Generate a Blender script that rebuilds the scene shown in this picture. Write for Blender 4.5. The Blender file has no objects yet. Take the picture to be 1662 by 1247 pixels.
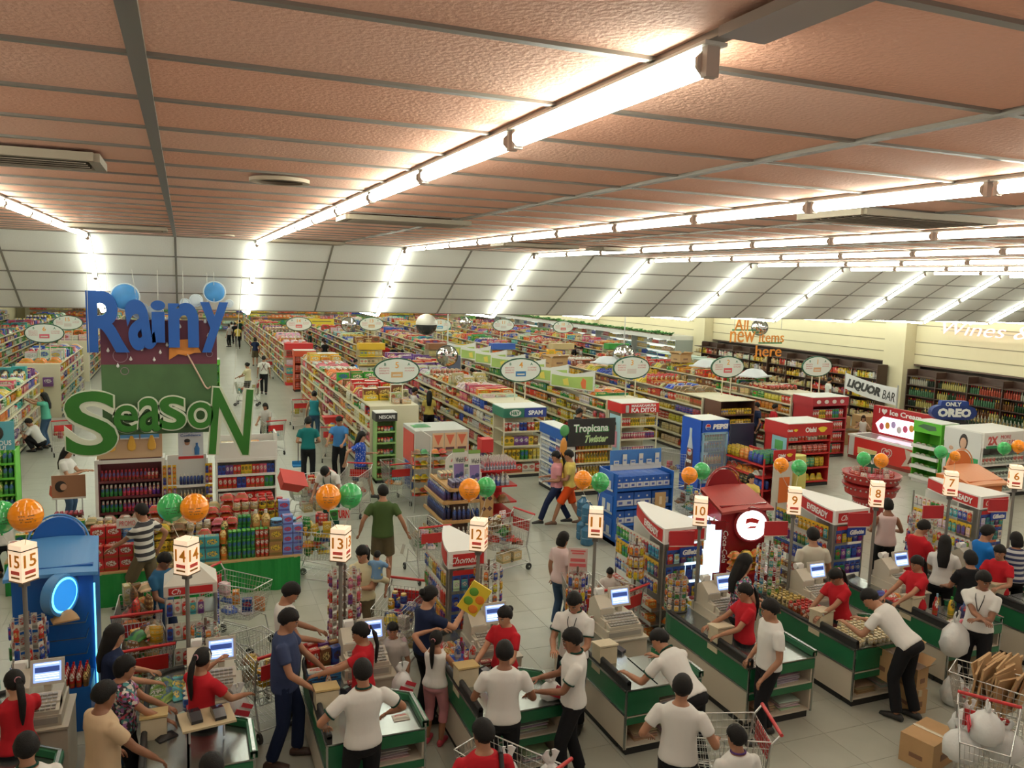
import bpy, math, random
from math import sin, cos, pi, radians, sqrt, atan2, floor
from mathutils import Vector, Matrix
V = Vector
RN = random.Random(11)
SC = bpy.context.scene
COL = SC.collection
# ------------------------------------------------------------------ camera, world, exposure
CAM_H = 5.0
F_PX, YAW, PITCH, ROLL = 1318.35, 0.3859, 0.1233, 0.0306
def cam_axes():
    fwd = V((sin(YAW)*cos(PITCH), cos(YAW)*cos(PITCH), -sin(PITCH)))
    r0 = V((cos(YAW), -sin(YAW), 0)); u0 = r0.cross(fwd)
    return cos(ROLL)*r0 + sin(ROLL)*u0, -sin(ROLL)*r0 + cos(ROLL)*u0, fwd
CR, CU, CF = cam_axes()
cam = bpy.data.objects.new('camera', bpy.data.cameras.new('camera')); COL.objects.link(cam)
cam.data.sensor_fit = 'HORIZONTAL'; cam.data.sensor_width = 36.0
cam.data.lens = 36.0*F_PX/1662.0
cam.data.clip_start = 0.05; cam.data.clip_end = 300
cam.matrix_world = Matrix.Translation((0, 0, CAM_H)) @ Matrix((CR, CU, -CF)).transposed().to_4x4()
SC.camera = cam
SC.view_settings.view_transform = 'Standard'; SC.view_settings.look = 'None'
SC.view_settings.gamma = 1.0; SC.view_settings.use_curve_mapping = False
SC.view_settings.exposure = -0.1
TUBE = 27.0
SC.cycles.max_bounces = 6; SC.cycles.diffuse_bounces = 4; SC.cycles.sample_clamp_indirect = 4.0
SC.cycles.use_denoising = True
w = bpy.data.worlds.new('world'); SC.world = w; w.use_nodes = True
w.node_tree.nodes['Background'].inputs[0].default_value = (1.0, 0.88, 0.76, 1)
w.node_tree.nodes['Background'].inputs[1].default_value = 0.68
def ray(px, py): return CF + CR*((px-831)/F_PX) - CU*((py-623.5)/F_PX)
def at(px, py, z=0.0):
    d = ray(px, py); t = (z-CAM_H)/d.z
    return V((t*d.x, t*d.y, z))
def aty(px, py, Y):
    d = ray(px, py); t = Y/d.y
    return V((t*d.x, Y, CAM_H+t*d.z))
# ------------------------------------------------------------------ materials
MC = {}
def nodes(name):
    m = bpy.data.materials.new(name); m.use_nodes = True
    nt = m.node_tree; return m, nt, nt.nodes['Principled BSDF']
def mat(name, c, rough=.5, metal=0., emit=0., bump=0., bscale=40., alpha=1., var=0., spec=.5, trans=0.):
    if name in MC: return MC[name]
    m, nt, b = nodes(name); L = nt.links
    b.inputs['Base Color'].default_value = (*c, 1); b.inputs['Roughness'].default_value = rough
    b.inputs['Metallic'].default_value = metal; b.inputs['Alpha'].default_value = alpha
    b.inputs['Specular IOR Level'].default_value = spec; b.inputs['Transmission Weight'].default_value = trans
    if emit: b.inputs['Emission Color'].default_value = (*c, 1); b.inputs['Emission Strength'].default_value = emit
    if bump or var:
        n = nt.nodes.new('ShaderNodeTexNoise'); n.inputs['Scale'].default_value = bscale; n.inputs['Detail'].default_value = 3
        tc = nt.nodes.new('ShaderNodeTexCoord'); L.new(tc.outputs['Object'], n.inputs['Vector'])
        if bump:
            bp = nt.nodes.new('ShaderNodeBump'); bp.inputs['Strength'].default_value = bump; bp.inputs['Distance'].default_value = .01
            L.new(n.outputs[0], bp.inputs['Height']); L.new(bp.outputs[0], b.inputs['Normal'])
        if var:
            mx = nt.nodes.new('ShaderNodeMix'); mx.data_type = 'RGBA'
            mx.inputs['A'].default_value = (*[x*(1-var) for x in c], 1); mx.inputs['B'].default_value = (*[min(1, x*(1+var)) for x in c], 1)
            L.new(n.outputs[0], mx.inputs['Factor']); L.new(mx.outputs['Result'], b.inputs['Base Color'])
    MC[name] = m; return m
def attr_mat(name, rough=.45, printed=False, metal=0., spec=.5, transp=0.):
    """colour read from the mesh attribute; printed adds a logo oval and text lines in uv space"""
    if name in MC: return MC[name]
    m, nt, b = nodes(name); L = nt.links; N = nt.nodes.new
    a = N('ShaderNodeAttribute'); a.attribute_name = 'col'
    b.inputs['Roughness'].default_value = rough; b.inputs['Metallic'].default_value = metal
    b.inputs['Specular IOR Level'].default_value = spec
    if transp: b.inputs['Alpha'].default_value = 1-transp
    src = a.outputs['Color']
    if printed:
        uv = N('ShaderNodeUVMap'); sp = N('ShaderNodeSeparateXYZ'); L.new(uv.outputs[0], sp.inputs[0])
        def mth(op, x, y=None, c=None):
            q = N('ShaderNodeMath'); q.operation = op
            for i, v in enumerate((x, y, c)):
                if v is None: continue
                if isinstance(v, (int, float)): q.inputs[i].default_value = v
                else: L.new(v, q.inputs[i])
            return q.outputs[0]
        fu = mth('FRACT', sp.outputs[0]); fv = mth('FRACT', sp.outputs[1])
        du = mth('MULTIPLY', mth('SUBTRACT', fu, .5), 2.6); dv = mth('MULTIPLY', mth('SUBTRACT', fv, .62), 4.4)
        r = mth('SQRT', mth('ADD', mth('MULTIPLY', du, du), mth('MULTIPLY', dv, dv)))
        oval = mth('LESS_THAN', r, 1.0)
        band = mth('MULTIPLY', mth('LESS_THAN', fv, .26), mth('GREATER_THAN', fv, .08))
        nz = N('ShaderNodeTexNoise'); nz.inputs['Scale'].default_value = 9; nz.inputs['Detail'].default_value = 1
        L.new(uv.outputs[0], nz.inputs['Vector'])
        blot = mth('GREATER_THAN', nz.outputs[0], .53)
        wn = N('ShaderNodeTexWhiteNoise'); wn.noise_dimensions = '3D'; L.new(src, wn.inputs['Vector'])
        cr = N('ShaderNodeValToRGB'); cr.color_ramp.interpolation = 'CONSTANT'; L.new(wn.outputs['Value'], cr.inputs[0])
        pal = [(.62, .60, .52), (.60, .42, .04), (.50, .03, .02), (.60, .56, .44), (.03, .08, .30), (.66, .50, .20), (.05, .03, .02), (.62, .60, .55)]
        el = cr.color_ramp.elements
        while len(el) < len(pal): el.new(.9)
        for k, c in enumerate(pal): el[k].position = k/len(pal); el[k].color = (*c, 1)
        hs = N('ShaderNodeHueSaturation'); L.new(src, hs.inputs['Color']); hs.inputs['Hue'].default_value = .535; hs.inputs['Value'].default_value = .55
        def mix(f, A, B):
            q = N('ShaderNodeMix'); q.data_type = 'RGBA'
            L.new(f, q.inputs['Factor'])
            for k, v in (('A', A), ('B', B)):
                if isinstance(v, tuple): q.inputs[k].default_value = v
                else: L.new(v, q.inputs[k])
            return q.outputs['Result']
        c1 = mix(band, src, hs.outputs[0])
        inner = mix(blot, cr.outputs[0], hs.outputs[0])
        src = mix(oval, c1, inner)
    L.new(src, b.inputs['Base Color'])
    MC[name] = m; return m
PAINT = attr_mat('painted_surface', .5); GLOSS = attr_mat('glossy_plastic', .18)
PACK = attr_mat('printed_package', .38, True); CLOTH = attr_mat('woven_cloth', .9, spec=.15)
METAL = attr_mat('polished_metal', .3, metal=1.)
CHROME = mat('chrome_wire', (.62, .62, .6), .28, 1.)
STEEL = mat('brushed_steel', (.40, .42, .40), .22, .9, bump=.05, bscale=90)
CREAM = mat('cream_enamel', (.62, .56, .40), .5); BEIGE = mat('beige_laminate', (.60, .53, .42), .45)
GREEN = mat('green_laminate', (.012, .13, .05), .4); BLACK = mat('black_rubber', (.015, .015, .015), .6)
WHITE = mat('white_enamel', (.75, .74, .70), .5); RED = mat('red_enamel', (.50, .02, .02), .35)
BLUE = mat('blue_enamel', (.01, .07, .42), .35); WOOD = mat('pale_wood', (.50, .33, .14), .55, var=.2, bscale=12)
CARTON = mat('brown_cardboard', (.42, .26, .12), .8, var=.12, bscale=6)
# ------------------------------------------------------------------ mesh builder
class MB:
    def __init__(s): s.v = []; s.f = []; s.c = []; s.uv = []; s.sm = []; s.mi = []; s.M = None
    def add(s, vs, fs, col=(.5, .5, .5), uv=None, smooth=False, mi=0):
        o = len(s.v)
        if s.M is not None: vs = [s.M @ V(p) for p in vs]
        s.v += [tuple(p) for p in vs]
        for k, f in enumerate(fs):
            s.f.append([i+o for i in f]); s.c.append(col); s.sm.append(smooth); s.mi.append(mi)
            if uv: s.uv += uv[k]
            else: s.uv += [(0, 0), (1, 0), (1, 1), (0, 1)] if len(f) == 4 else [(.02, .02)]*len(f)
    def box(s, x, y, z, w, d, h, col=(.5, .5, .5), rz=0., top=None, mi=0, bot=True):
        """centre x,y; base z"""
        a, b = w/2, d/2
        P = [(-a, -b), (a, -b), (a, b), (-a, b)]
        if rz: cc, ss = cos(rz), sin(rz); P = [(p*cc-q*ss, p*ss+q*cc) for p, q in P]
        vs = [(x+p, y+q, z) for p, q in P]+[(x+p, y+q, z+h) for p, q in P]
        s.add(vs, [(0, 1, 5, 4), (1, 2, 6, 5), (2, 3, 7, 6), (3, 0, 4, 7)], col, mi=mi)
        s.add(vs[4:], [(0, 1, 2, 3)], top or col, mi=mi)
        if bot: s.add(vs[:4], [(3, 2, 1, 0)], col, mi=mi)
    def bar(s, a, b, r, col=(.5, .5, .5), n=4, r2=None, smooth=None, caps=False):
        a, b = V(a), V(b); d = b-a
        if d.length < 1e-6: return
        d.normalize(); u = d.orthogonal().normalized()
        if abs(d.z) < .9: u = d.cross(V((0, 0, 1))).normalized()
        v = d.cross(u); r2 = r if r2 is None else r2
        A = [a+(u*cos(2*pi*(k+.5)/n)+v*sin(2*pi*(k+.5)/n))*r for k in range(n)]
        B = [b+(u*cos(2*pi*(k+.5)/n)+v*sin(2*pi*(k+.5)/n))*r2 for k in range(n)]
        s.add(A+B, [(k, (k+1) % n, n+(k+1) % n, n+k) for k in range(n)], col, smooth=n > 4 if smooth is None else smooth)
        if caps or n > 4: s.add(A+B, [tuple(range(n))[::-1], tuple(range(n, 2*n))], col)
    def path(s, pts, r, col=(.5, .5, .5), n=5):
        for a, b in zip(pts[:-1], pts[1:]): s.bar(a, b, r, col, n)
    def lathe(s, x, y, z, prof, n=10, cols=None, col=(.5, .5, .5), smooth=True, sx=1., sy=1., cap=True):
        """prof: list of (r, z); cols: colour per segment"""
        vs = [(x+r*cos(2*pi*k/n)*sx, y+r*sin(2*pi*k/n)*sy, z+h) for r, h in prof for k in range(n)]
        o = len(prof)
        zs = [h for _, h in prof]; z0, z1 = min(zs), max(zs)
        for j in range(o-1):
            c = cols[j] if cols else col
            v0 = (prof[j][1]-z0)/(z1-z0+1e-9); v1 = (prof[j+1][1]-z0)/(z1-z0+1e-9)
            base = len(s.v)
            uv = [[(k/n*2, v0), ((k+1)/n*2, v0), ((k+1)/n*2, v1), (k/n*2, v1)] for k in range(n)]
            s.add(vs[j*n:(j+2)*n], [(k, (k+1) % n, n+(k+1) % n, n+k) for k in range(n)], c, uv=uv, smooth=smooth)
        if cap:
            s.add(vs[-n:], [tuple(range(n))], cols[-1] if cols else col); s.add(vs[:n], [tuple(range(n))[::-1]], cols[0] if cols else col)
    def sphere(s, c, r, col=(.5, .5, .5), n=10, m=7, sc=(1, 1, 1)):
        vs = []; fs = []
        for j in range(m+1):
            t = -pi/2+pi*j/m
            for k in range(n): vs.append((c[0]+r*sc[0]*cos(t)*cos(2*pi*k/n), c[1]+r*sc[1]*cos(t)*sin(2*pi*k/n), c[2]+r*sc[2]*sin(t)))
        for j in range(m):
            for k in range(n): fs.append((j*n+k, j*n+(k+1) % n, (j+1)*n+(k+1) % n, (j+1)*n+k))
        s.add(vs, fs, col, smooth=True)
    def loft(s, rings, col=(.5, .5, .5), n=12, smooth=True, cap=True):
        """rings: (centre, u, v) half-axis vectors"""
        vs = []
        for c, u, v in rings:
            c, u, v = V(c), V(u), V(v)
            vs += [c+u*cos(2*pi*k/n)+v*sin(2*pi*k/n) for k in range(n)]
        fs = [(j*n+k, j*n+(k+1) % n, (j+1)*n+(k+1) % n, (j+1)*n+k) for j in range(len(rings)-1) for k in range(n)]
        s.add(vs, fs, col, smooth=smooth)
        if cap: s.add(vs[:n], [tuple(range(n))[::-1]], col, smooth=smooth); s.add(vs[-n:], [tuple(range(n))], col, smooth=smooth)
    def prism(s, outline, y0, y1, col, axis='y', side=None):
        """outline of (a, z) points; extruded along axis"""
        n = len(outline)
        f = (lambda a, z, t: (a, t, z)) if axis == 'y' else ((lambda a, z, t: (t, a, z)) if axis == 'x' else (lambda a, z, t: (a, z, t)))
        A = [f(a, z, y0) for a, z in outline]; B = [f(a, z, y1) for a, z in outline]
        s.add(A+B, [tuple(range(n)), tuple(range(n, 2*n))[::-1]], col)
        s.add(A+B, [(k+n, (k+1) % n+n, (k+1) % n, k) for k in range(n)], side or col)
    def mesh(s, name, mats):
        me = bpy.data.meshes.new(name); me.from_pydata(s.v, [], s.f)
        a = me.attributes.new('col', 'FLOAT_COLOR', 'FACE')
        flat = []
        for c in s.c: flat += (c[0], c[1], c[2], 1.)
        a.data.foreach_set('color', flat)
        uvl = me.uv_layers.new(name='UVMap')
        flat = []
        for u in s.uv: flat += u
        uvl.data.foreach_set('uv', flat)
        me.polygons.foreach_set('use_smooth', s.sm)
        for m in (mats if isinstance(mats, (list, tuple)) else [mats]): me.materials.append(m)
        if any(s.mi): me.polygons.foreach_set('material_index', s.mi)
        me.update(); return me
def put(mb, name, m, parent=None, loc=None, kind=None, label=None):
    me = mb.mesh(name, m) if isinstance(mb, MB) else mb
    o = bpy.data.objects.new(name, me); COL.objects.link(o)
    if parent: o.parent = parent
    if loc is not None: o.location = loc
    if kind: o['kind'] = kind
    if label: o['label'] = label
    return o
def tag(o, label, cat, group=None, kind=None):
    o['label'] = label; o['category'] = cat
    if group: o['group'] = group
    if kind: o['kind'] = kind
    return o
def thing(name, label, cat, loc=(0, 0, 0), rz=0., group=None):
    o = bpy.data.objects.new(name, None); o.empty_display_size = .2; COL.objects.link(o)
    o.location = loc; o.rotation_euler = (0, 0, rz)
    return tag(o, label, cat, group)
KIDS = {}
def dup(root, loc, rz=0., label=None, group=None):
    def cp(o, par):
        c = o.copy(); COL.objects.link(c); c.parent = par
        for ch in o.children: cp(ch, c)
        return c
    r = cp(root, None); r.location = loc; r.rotation_euler = (0, 0, rz)
    if label: r['label'] = label
    if group: r['group'] = group
    return r
def one(mb, name, m, label, cat, loc=(0, 0, 0), rz=0., group=None):
    o = put(mb, name, m, None, loc); o.rotation_euler = (0, 0, rz); return tag(o, label, cat, group)
TC = {}
WS = bpy.data.scenes.new('workshop')   # a scratch scene, removed at the end: evaluating it stays quick
def baked(ob):
    WS.collection.objects.link(ob); vl = WS.view_layers[0]; vl.update(); dg = vl.depsgraph
    me = bpy.data.meshes.new_from_object(ob.evaluated_get(dg), depsgraph=dg)
    WS.collection.objects.unlink(ob); return me
def text_on(s, o, u, v, w, h, m, parent, depth=.004, bold=.0, shear=0., name='lettering', label=None, fit='both'):
    """writes s centred at o, along u, up v, fitted into w by h"""
    key = (s, bold, shear)
    if key not in TC:
        cu = bpy.data.curves.new('lettering', 'FONT'); cu.body = s; cu.size = 1; cu.resolution_u = 6 if h > .4 else 2
        cu.offset = bold; cu.shear = shear; cu.extrude = .5
        ob = bpy.data.objects.new('lettering', cu); me = baked(ob)
        vs = [tuple(p.co) for p in me.vertices]; fs = [tuple(p.vertices) for p in me.polygons]
        bpy.data.objects.remove(ob); bpy.data.curves.remove(cu); bpy.data.meshes.remove(me)
        TC[key] = (vs, fs)
    vs, fs = TC[key]
    x0 = min(p[0] for p in vs); x1 = max(p[0] for p in vs); y0 = min(p[1] for p in vs); y1 = max(p[1] for p in vs)
    u, v, o = V(u).normalized(), V(v).normalized(), V(o); n = u.cross(v)
    sx = w/(x1-x0) if w else None; sy = h/(y1-y0) if h else sx
    if sx is None: sx = sy
    me = bpy.data.meshes.new(name)
    me.from_pydata([o+u*((p[0]-(x0+x1)/2)*sx)+v*((p[1]-(y0+y1)/2)*sy)+n*(p[2]*2*depth/2+depth/2) for p in vs], [], fs)
    me.materials.append(m); me.update()
    return put(me, name, None, parent, label=label) if parent else put(me, name, None)
# ------------------------------------------------------------------ structure: floor, ceilings, walls
HC, Y1C, Y2C, HL = 5.565, 13.85, 15.94, 4.345
X0T, ST, TP = -1.32, 2.44, 1.2076
def floor_mat():
    m, nt, b = nodes('vinyl_floor'); L = nt.links
    tc = nt.nodes.new('ShaderNodeTexCoord'); br = nt.nodes.new('ShaderNodeTexBrick')
    br.offset = 0; br.inputs['Scale'].default_value = 1; br.inputs['Brick Width'].default_value = .61; br.inputs['Row Height'].default_value = .61
    br.inputs['Mortar Size'].default_value = .004
    br.inputs['Color1'].default_value = (.395, .40, .335, 1); br.inputs['Color2'].default_value = (.37, .375, .315, 1); br.inputs['Mortar'].default_value = (.30, .29, .25, 1)
    L.new(tc.outputs['Object'], br.inputs['Vector'])
    n = nt.nodes.new('ShaderNodeTexNoise'); n.inputs['Scale'].default_value = 1.2; n.inputs['Detail'].default_value = 6
    L.new(tc.outputs['Object'], n.inputs['Vector'])
    mx = nt.nodes.new('ShaderNodeMix'); mx.data_type = 'RGBA'; mx.blend_type = 'MULTIPLY'; mx.inputs['Factor'].default_value = .25
    L.new(br.outputs[0], mx.inputs['A']); L.new(n.outputs[0], mx.inputs['B'])
    L.new(mx.outputs['Result'], b.inputs['Base Color']); b.inputs['Roughness'].default_value = .32
    return m
FLOORM = floor_mat()
def struct(name, mb, m, parent=None): return put(mb, name, m, parent, kind=None if parent else 'structure')
mb = MB(); mb.box(10, 38, -.12, 46, 80, .115); flo = struct('floor', mb, FLOORM)
tm = MB(); tm.box(0, 0, -.006, .606, .606, .006)
TILEM = mat('vinyl_tile', (.365, .37, .31), .3, var=.10, bscale=3, bump=.02)
TILEM2 = mat('vinyl_tile_worn', (.35, .355, .295), .32, var=.10, bscale=3, bump=.02)
tme = tm.mesh('tile', TILEM); tme2 = tm.mesh('tile', TILEM2)
nt_ = 0
cand = sorted([(abs(i*.61+.3-3.5)*.6+abs(j*.61-7), i, j) for i in range(-8, 24) for j in range(8, 28)])
used = set()
for _, i, j in cand[:300]:
    put(tme if RN.random() < .7 else tme2, 'tile', None, flo, loc=(i*.61+.305, j*.61+.305, 0)); used.add((i, j))
mb = MB()
for i in range(-32, 52):
    for j in range(3, 50):
        if (i, j) not in used: mb.box(i*.61+.305, j*.61+.305, -.006, .606, .606, .006, bot=False)
put(mb, 'tile_field', TILEM, flo, kind='stuff')
mb = MB(); mb.box(10, 55, -.006, 46, 50, .0055, bot=False); put(mb, 'far_floor', FLOORM, flo)
# ceilings
SAL = mat('salmon_ceiling_tile', (.86, .45, .31), .75, bump=.5, bscale=60, var=.05)
SAL2 = mat('salmon_ceiling_tile_faded', (.86, .50, .37), .75, bump=.5, bscale=60, var=.05)
PALE = mat('pale_ceiling_tile', (.80, .79, .73), .7, bump=.15, bscale=50, var=.06)
TEE = mat('ceiling_grid_metal', (.24, .22, .19), .4, .4)
mb = MB(); mb.box(10, (Y1C-5)/2-2.5, HC+.03, 46, Y1C+5+5, .1); cei = struct('ceiling', mb, mat('ceiling_void', (.1, .09, .08), .9))
DT = .5837; YT0 = 2.4178 - 6*DT
def slab(w, d, mt):
    q = MB(); q.box(0, 0, 0, w-.03, d-.025, .02); return q.mesh('panel', mt)
pa, pb = slab(1.22, DT, SAL), slab(1.22, DT, SAL2)
xs = [X0T+k*1.22 for k in range(-7, 24)]
rows = int((Y1C-YT0)/DT)+1
cand = []
for i, x in enumerate(xs):
    for j in range(rows):
        y = YT0+j*DT
        cand.append(((x+.6)**2+(y)**2*1.0, i, j))
cand.sort(); near = set((i, j) for _, i, j in cand[:300])
rest = MB()
for i, x in enumerate(xs):
    for j in range(rows):
        y0 = YT0+j*DT; y1 = min(y0+DT, Y1C)
        if y1-y0 < .1: continue
        if (i, j) in near and y1-y0 > DT-.01:
            tilt = RN.uniform(-.004, .004)
            p = put(pa if RN.random() < .6 else pb, 'panel', None, cei, loc=(x+.61, (y0+y1)/2, HC+.004)); p.rotation_euler = (tilt, tilt*.5, 0)
        else: rest.box(x+.61, (y0+y1)/2, HC+.002, 1.19, y1-y0-.025, .02, top=None)
put(rest, 'panel_field', SAL2, cei, kind='stuff')
mb = MB()
for k, x in enumerate(xs+[xs[-1]+1.22]): mb.box(x, (Y1C+YT0)/2, HC-.012, .045, Y1C-YT0, .02)
put(mb, 'main_tee', TEE, cei)
mb = MB()
for j in range(rows): mb.box((xs[0]+xs[-1])/2+.6, YT0+j*DT, HC-.006, xs[-1]-xs[0]+1.22, .028, .012)
put(mb, 'cross_tee', TEE, cei)
# sloped part
SLA = atan2(HL-HC, Y2C-Y1C); SL = sqrt((HC-HL)**2+(Y2C-Y1C)**2)
mb = MB(); mb.box(10, SL/2, .035, 46, SL, .06)
slo = struct('ceiling', mb, PALE); slo.location = (0, Y1C, HC); slo.rotation_euler = (SLA, 0, 0)
pw = slab(1.22, SL/4, PALE)
for i, x in enumerate(xs):
    for j in range(4): put(pw, 'panel', None, slo, loc=(x+.61, (j+.5)*SL/4, .006))
mb = MB()
for x in xs: mb.box(x, SL/2, -.006, .032, SL, .016)
for j in range(5): mb.box((xs[0]+xs[-1])/2+.6, j*SL/4, -.004, xs[-1]-xs[0]+1.22, .022, .014)
put(mb, 'grid_tee', TEE, slo)
mb = MB(); mb.box(10, 47, HL, 46, 62.1, .1); struct('ceiling', mb, PALE)
# walls
WX = 26.2
WALLM = mat('cream_wall', (.74, .66, .44), .75, var=.03, bscale=2)
mb = MB(); mb.box(WX+.35, 38, 2.35, .3, 80, 3.3)
wr = struct('wall_right', mb, WALLM)
for k, z in enumerate((2.72, 3.2, 3.85)): mb = MB(); mb.box(WX+.195, 38, z, .02, 80, .035); put(mb, 'groove', mat('groove_shadow', (.30, .26, .16), .8), wr)
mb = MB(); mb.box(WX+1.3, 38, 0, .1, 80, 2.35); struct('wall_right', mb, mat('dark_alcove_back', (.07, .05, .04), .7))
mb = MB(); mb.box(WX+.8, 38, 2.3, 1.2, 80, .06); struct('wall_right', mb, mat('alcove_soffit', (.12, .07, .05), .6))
for y in (9, 23.9, 37, 50): 
    mb = MB(); mb.box(WX+.1, y, 0, .9, 1.0, HL); struct('wall_right', mb, WALLM)
mb = MB(); mb.box(10, 78, 0, 46, .2, HL); struct('wall_back', mb, WALLM)
mb = MB(); mb.box(-12.9, 38, 0, .2, 80, HC); struct('wall_left', mb, WALLM)
# ------------------------------------------------------------------ fluorescent lights
EM = mat('lit_tube', (.96, 1., .86), .5, emit=TUBE)
EM2 = mat('lit_tube_row', (.96, 1., .86), .5, emit=TUBE*1.25)
BATW = mat('batten_glow_tone', (.62, .6, .54), .4)  # grey batten whitened: brightness from the tube is put into its colour
BAT = mat('batten_metal', (.30, .27, .24), .35, .5)
SOCK = mat('tube_socket', (.45, .36, .30), .5)
def fixture(tilt=False):
    t = thing('fluorescent_light', '', 'light')
    q = MB(); q.box(0, 0, -.008, .06, TP-.012, .008); put(q, 'batten', BATW, t)
    q = MB(); q.bar((0, -TP/2+.045, -.040), (0, TP/2-.045, -.040), .029, n=8); put(q, 'tube', EM, t)
    for s_ in (-1, 1):
        q = MB(); q.box(0, s_*(TP/2-.026), -.075, .034, .022, .068); q.bar((0, s_*(TP/2-.036), -.040), (0, s_*(TP/2-.046), -.040), .030, n=8); put(q, 'socket', SOCK, t)
    return t
proto = fixture(); first = [proto]
ORD = ['first', 'second', 'third', 'fourth', 'fifth', 'sixth', 'seventh', 'eighth', 'ninth', 'tenth', 'eleventh', 'twelfth']
ROWN = ['far left row', 'leftmost visible row', 'row that ends in the blank batten', 'row touching the photo edge', 'fourth row', 'fifth row', 'sixth row', 'seventh row', 'eighth row', 'ninth row', 'tenth row', 'rightmost row']
def TL(i, n): return 'ceiling tube light, %s from the slope in the %s' % (ORD[n], ROWN[i+1])
def fx(loc, rx, label, group):
    if first: o = first.pop(); o['label'] = label; o['group'] = group; o.location = loc
    else: o = dup(proto, loc, 0, label, group)
    o.rotation_euler = (rx, 0, 0)
offs = {0: 1.2, 1: 1.588, 2: 2.807, 3: 5.24, 4: 5.24, 5: 5.24, 6: 5.24, 7: 5.24, 8: 5.24}
for i in range(-1, 10):
    x = X0T+i*ST; o0 = {1: 1.588, 2: 2.807-TP}.get(i, 5.24-3*TP)
    y = 13.67-TP/2; n = 0
    while y-TP/2 > (1.5 if i < 5 else 1.5):
        gname = 'tube lights of ceiling row with a blank fixture' if i == 1 else 'tube lights in the ceiling row over aisle %d' % (i+5)
        fx((x, y, HC-.012), 0, TL(i, n), gname)
        y -= TP; n += 1
    for j in range(2):
        d = .035+(j+.5)*SL/2
        fx((x, Y1C+cos(SLA)*d, HC+sin(SLA)*d-.012), SLA, '%s tube light on the pale ceiling slope, %s' % (('upper', 'lower')[j], ROWN[i+1]), 'tube lights on the sloping ceiling')
t = thing('empty_light_batten', 'grey fluorescent batten without a tube at the end of its row', 'light', (X0T+ST, 0, HC-.012))
q = MB(); q.box(0, .46, -.022, .12, 2.1, .022); put(q, 'batten', BAT, t)
for i in range(-2, 12):
    x = X0T+i*ST
    q = MB(); q.bar((x, Y2C+.05, HL-.06), (x, 76, HL-.06), .022, n=6)
    one(q, 'fluorescent_light_row', EM2, 'long row of tube lights under the low rear ceiling', 'light', group='rear ceiling light rows')
def louvre(px, py, w, d, z=HC):
    c = at(px, py, z); t = thing('ceiling_vent', '', 'vent', (c.x, c.y, z-.012))
    q = MB()
    for a, b, ww, dd in ((0, -d/2, w, .05), (0, d/2, w, .05), (-w/2, 0, .05, d), (w/2, 0, .05, d)): q.box(a, b, -.04, ww, dd, .04, (.35, .3, .22))
    put(q, 'frame', PAINT, t)
    q = MB(); q.box(0, 0, -.008, w-.06, d-.06, .006, (.03, .025, .02)); put(q, 'duct_opening', PAINT, t)
    k = int(d/.07)
    for j in range(1, k):
        q = MB(); q.M = Matrix.Translation((0, -d/2+j*d/k, -.03)) @ Matrix.Rotation(.6, 4, 'X'); q.box(0, 0, -.003, w-.08, .045, .005, (.3, .25, .19)); put(q, 'slat', PAINT, t)
    return t
for (px, py, w, d, lab) in ((-22, 240, .95, .42, 'louvred ceiling vent at the edge by the salmon tiles'), (190, 366, 1.1, .55, 'small louvred vent beside the leftmost tube row'),
        (655, 354, 1.1, .5, 'ceiling vent between the empty-batten row and its neighbour'), (1455, 349, 1.2, .6, 'ceiling vent behind the long tube row that reaches the photo edge'),
        (495, 390, 1.1, .5, 'far ceiling vent just above the sloping ceiling'), (868, 396, 1.1, .5, 'far ceiling vent next to the fourth tube row'), (1020, 403, 1.1, .5, 'ceiling vent near the fifth tube row')):
    v_ = louvre(px, py, w, d); v_['label'] = lab
for (px, py, lab) in ((454, 291, 'round recessed ceiling opening with a pale rim'), (360, 381, 'small far round ceiling opening by the slope')):
    c = at(px, py, HC-.01); t = thing('ceiling_downlight', lab, 'light', c)
    q = MB(); q.lathe(0, 0, -.02, [(.13, .0), (.17, 0), (.17, .02), (.13, .02)], n=20, col=(.5, .4, .28), cap=False); put(q, 'rim', PAINT, t)
    q = MB(); q.lathe(0, 0, -.004, [(.13, 0), (.13, .003)], n=20, col=(.04, .02, .01)); put(q, 'recess', PAINT, t)
# ------------------------------------------------------------------ goods
P_RED, P_YEL, P_ORG, P_GRN, P_BLU, P_WHT, P_PNK, P_PUR, P_BRN, P_CRM, P_TEAL, P_BLK = (.45, .015, .015), (.62, .38, .02), (.62, .15, .015), (.03, .22, .03), (.02, .07, .32), (.58, .56, .49), (.52, .09, .16), (.13, .04, .20), (.18, .07, .025), (.52, .38, .19), (.05, .32, .34), (.03, .03, .035)
PAL = [P_RED, P_BRN, (.30, .02, .02), (.35, .12, .02), P_YEL, P_ORG, P_GRN, P_BLU, P_WHT, P_PNK, P_PUR, P_BRN, P_CRM, P_CRM, P_WHT, P_YEL, P_RED, P_TEAL]
def jit(c, a=.2): return tuple(max(0, min(1, x*(1+RN.uniform(-a, a)))) for x in c)
def g_carton(q, x, y, z, w, d, h, c, rz=0., c2=None): q.box(x, y, z, w, d, h, c, rz, top=c2)
def g_can(q, x, y, z, w, d, h, c, rz=0., c2=None):
    r = w/2; c2 = c2 or (.5, .48, .42); q.lathe(x, y, z, [(r*.95, 0), (r, .004), (r, h-.006), (r*.93, h)], 8, [c2, c, c2])
def g_jar(q, x, y, z, w, d, h, c, rz=0., c2=None):
    r = w/2; c2 = c2 or (.62, .45, .12); q.lathe(x, y, z, [(r*.9, 0), (r, .01), (r, h*.72), (r*.78, h*.8), (r*.82, h*.8), (r*.82, h)], 9, [c, c, c, c2, c2])
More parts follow.
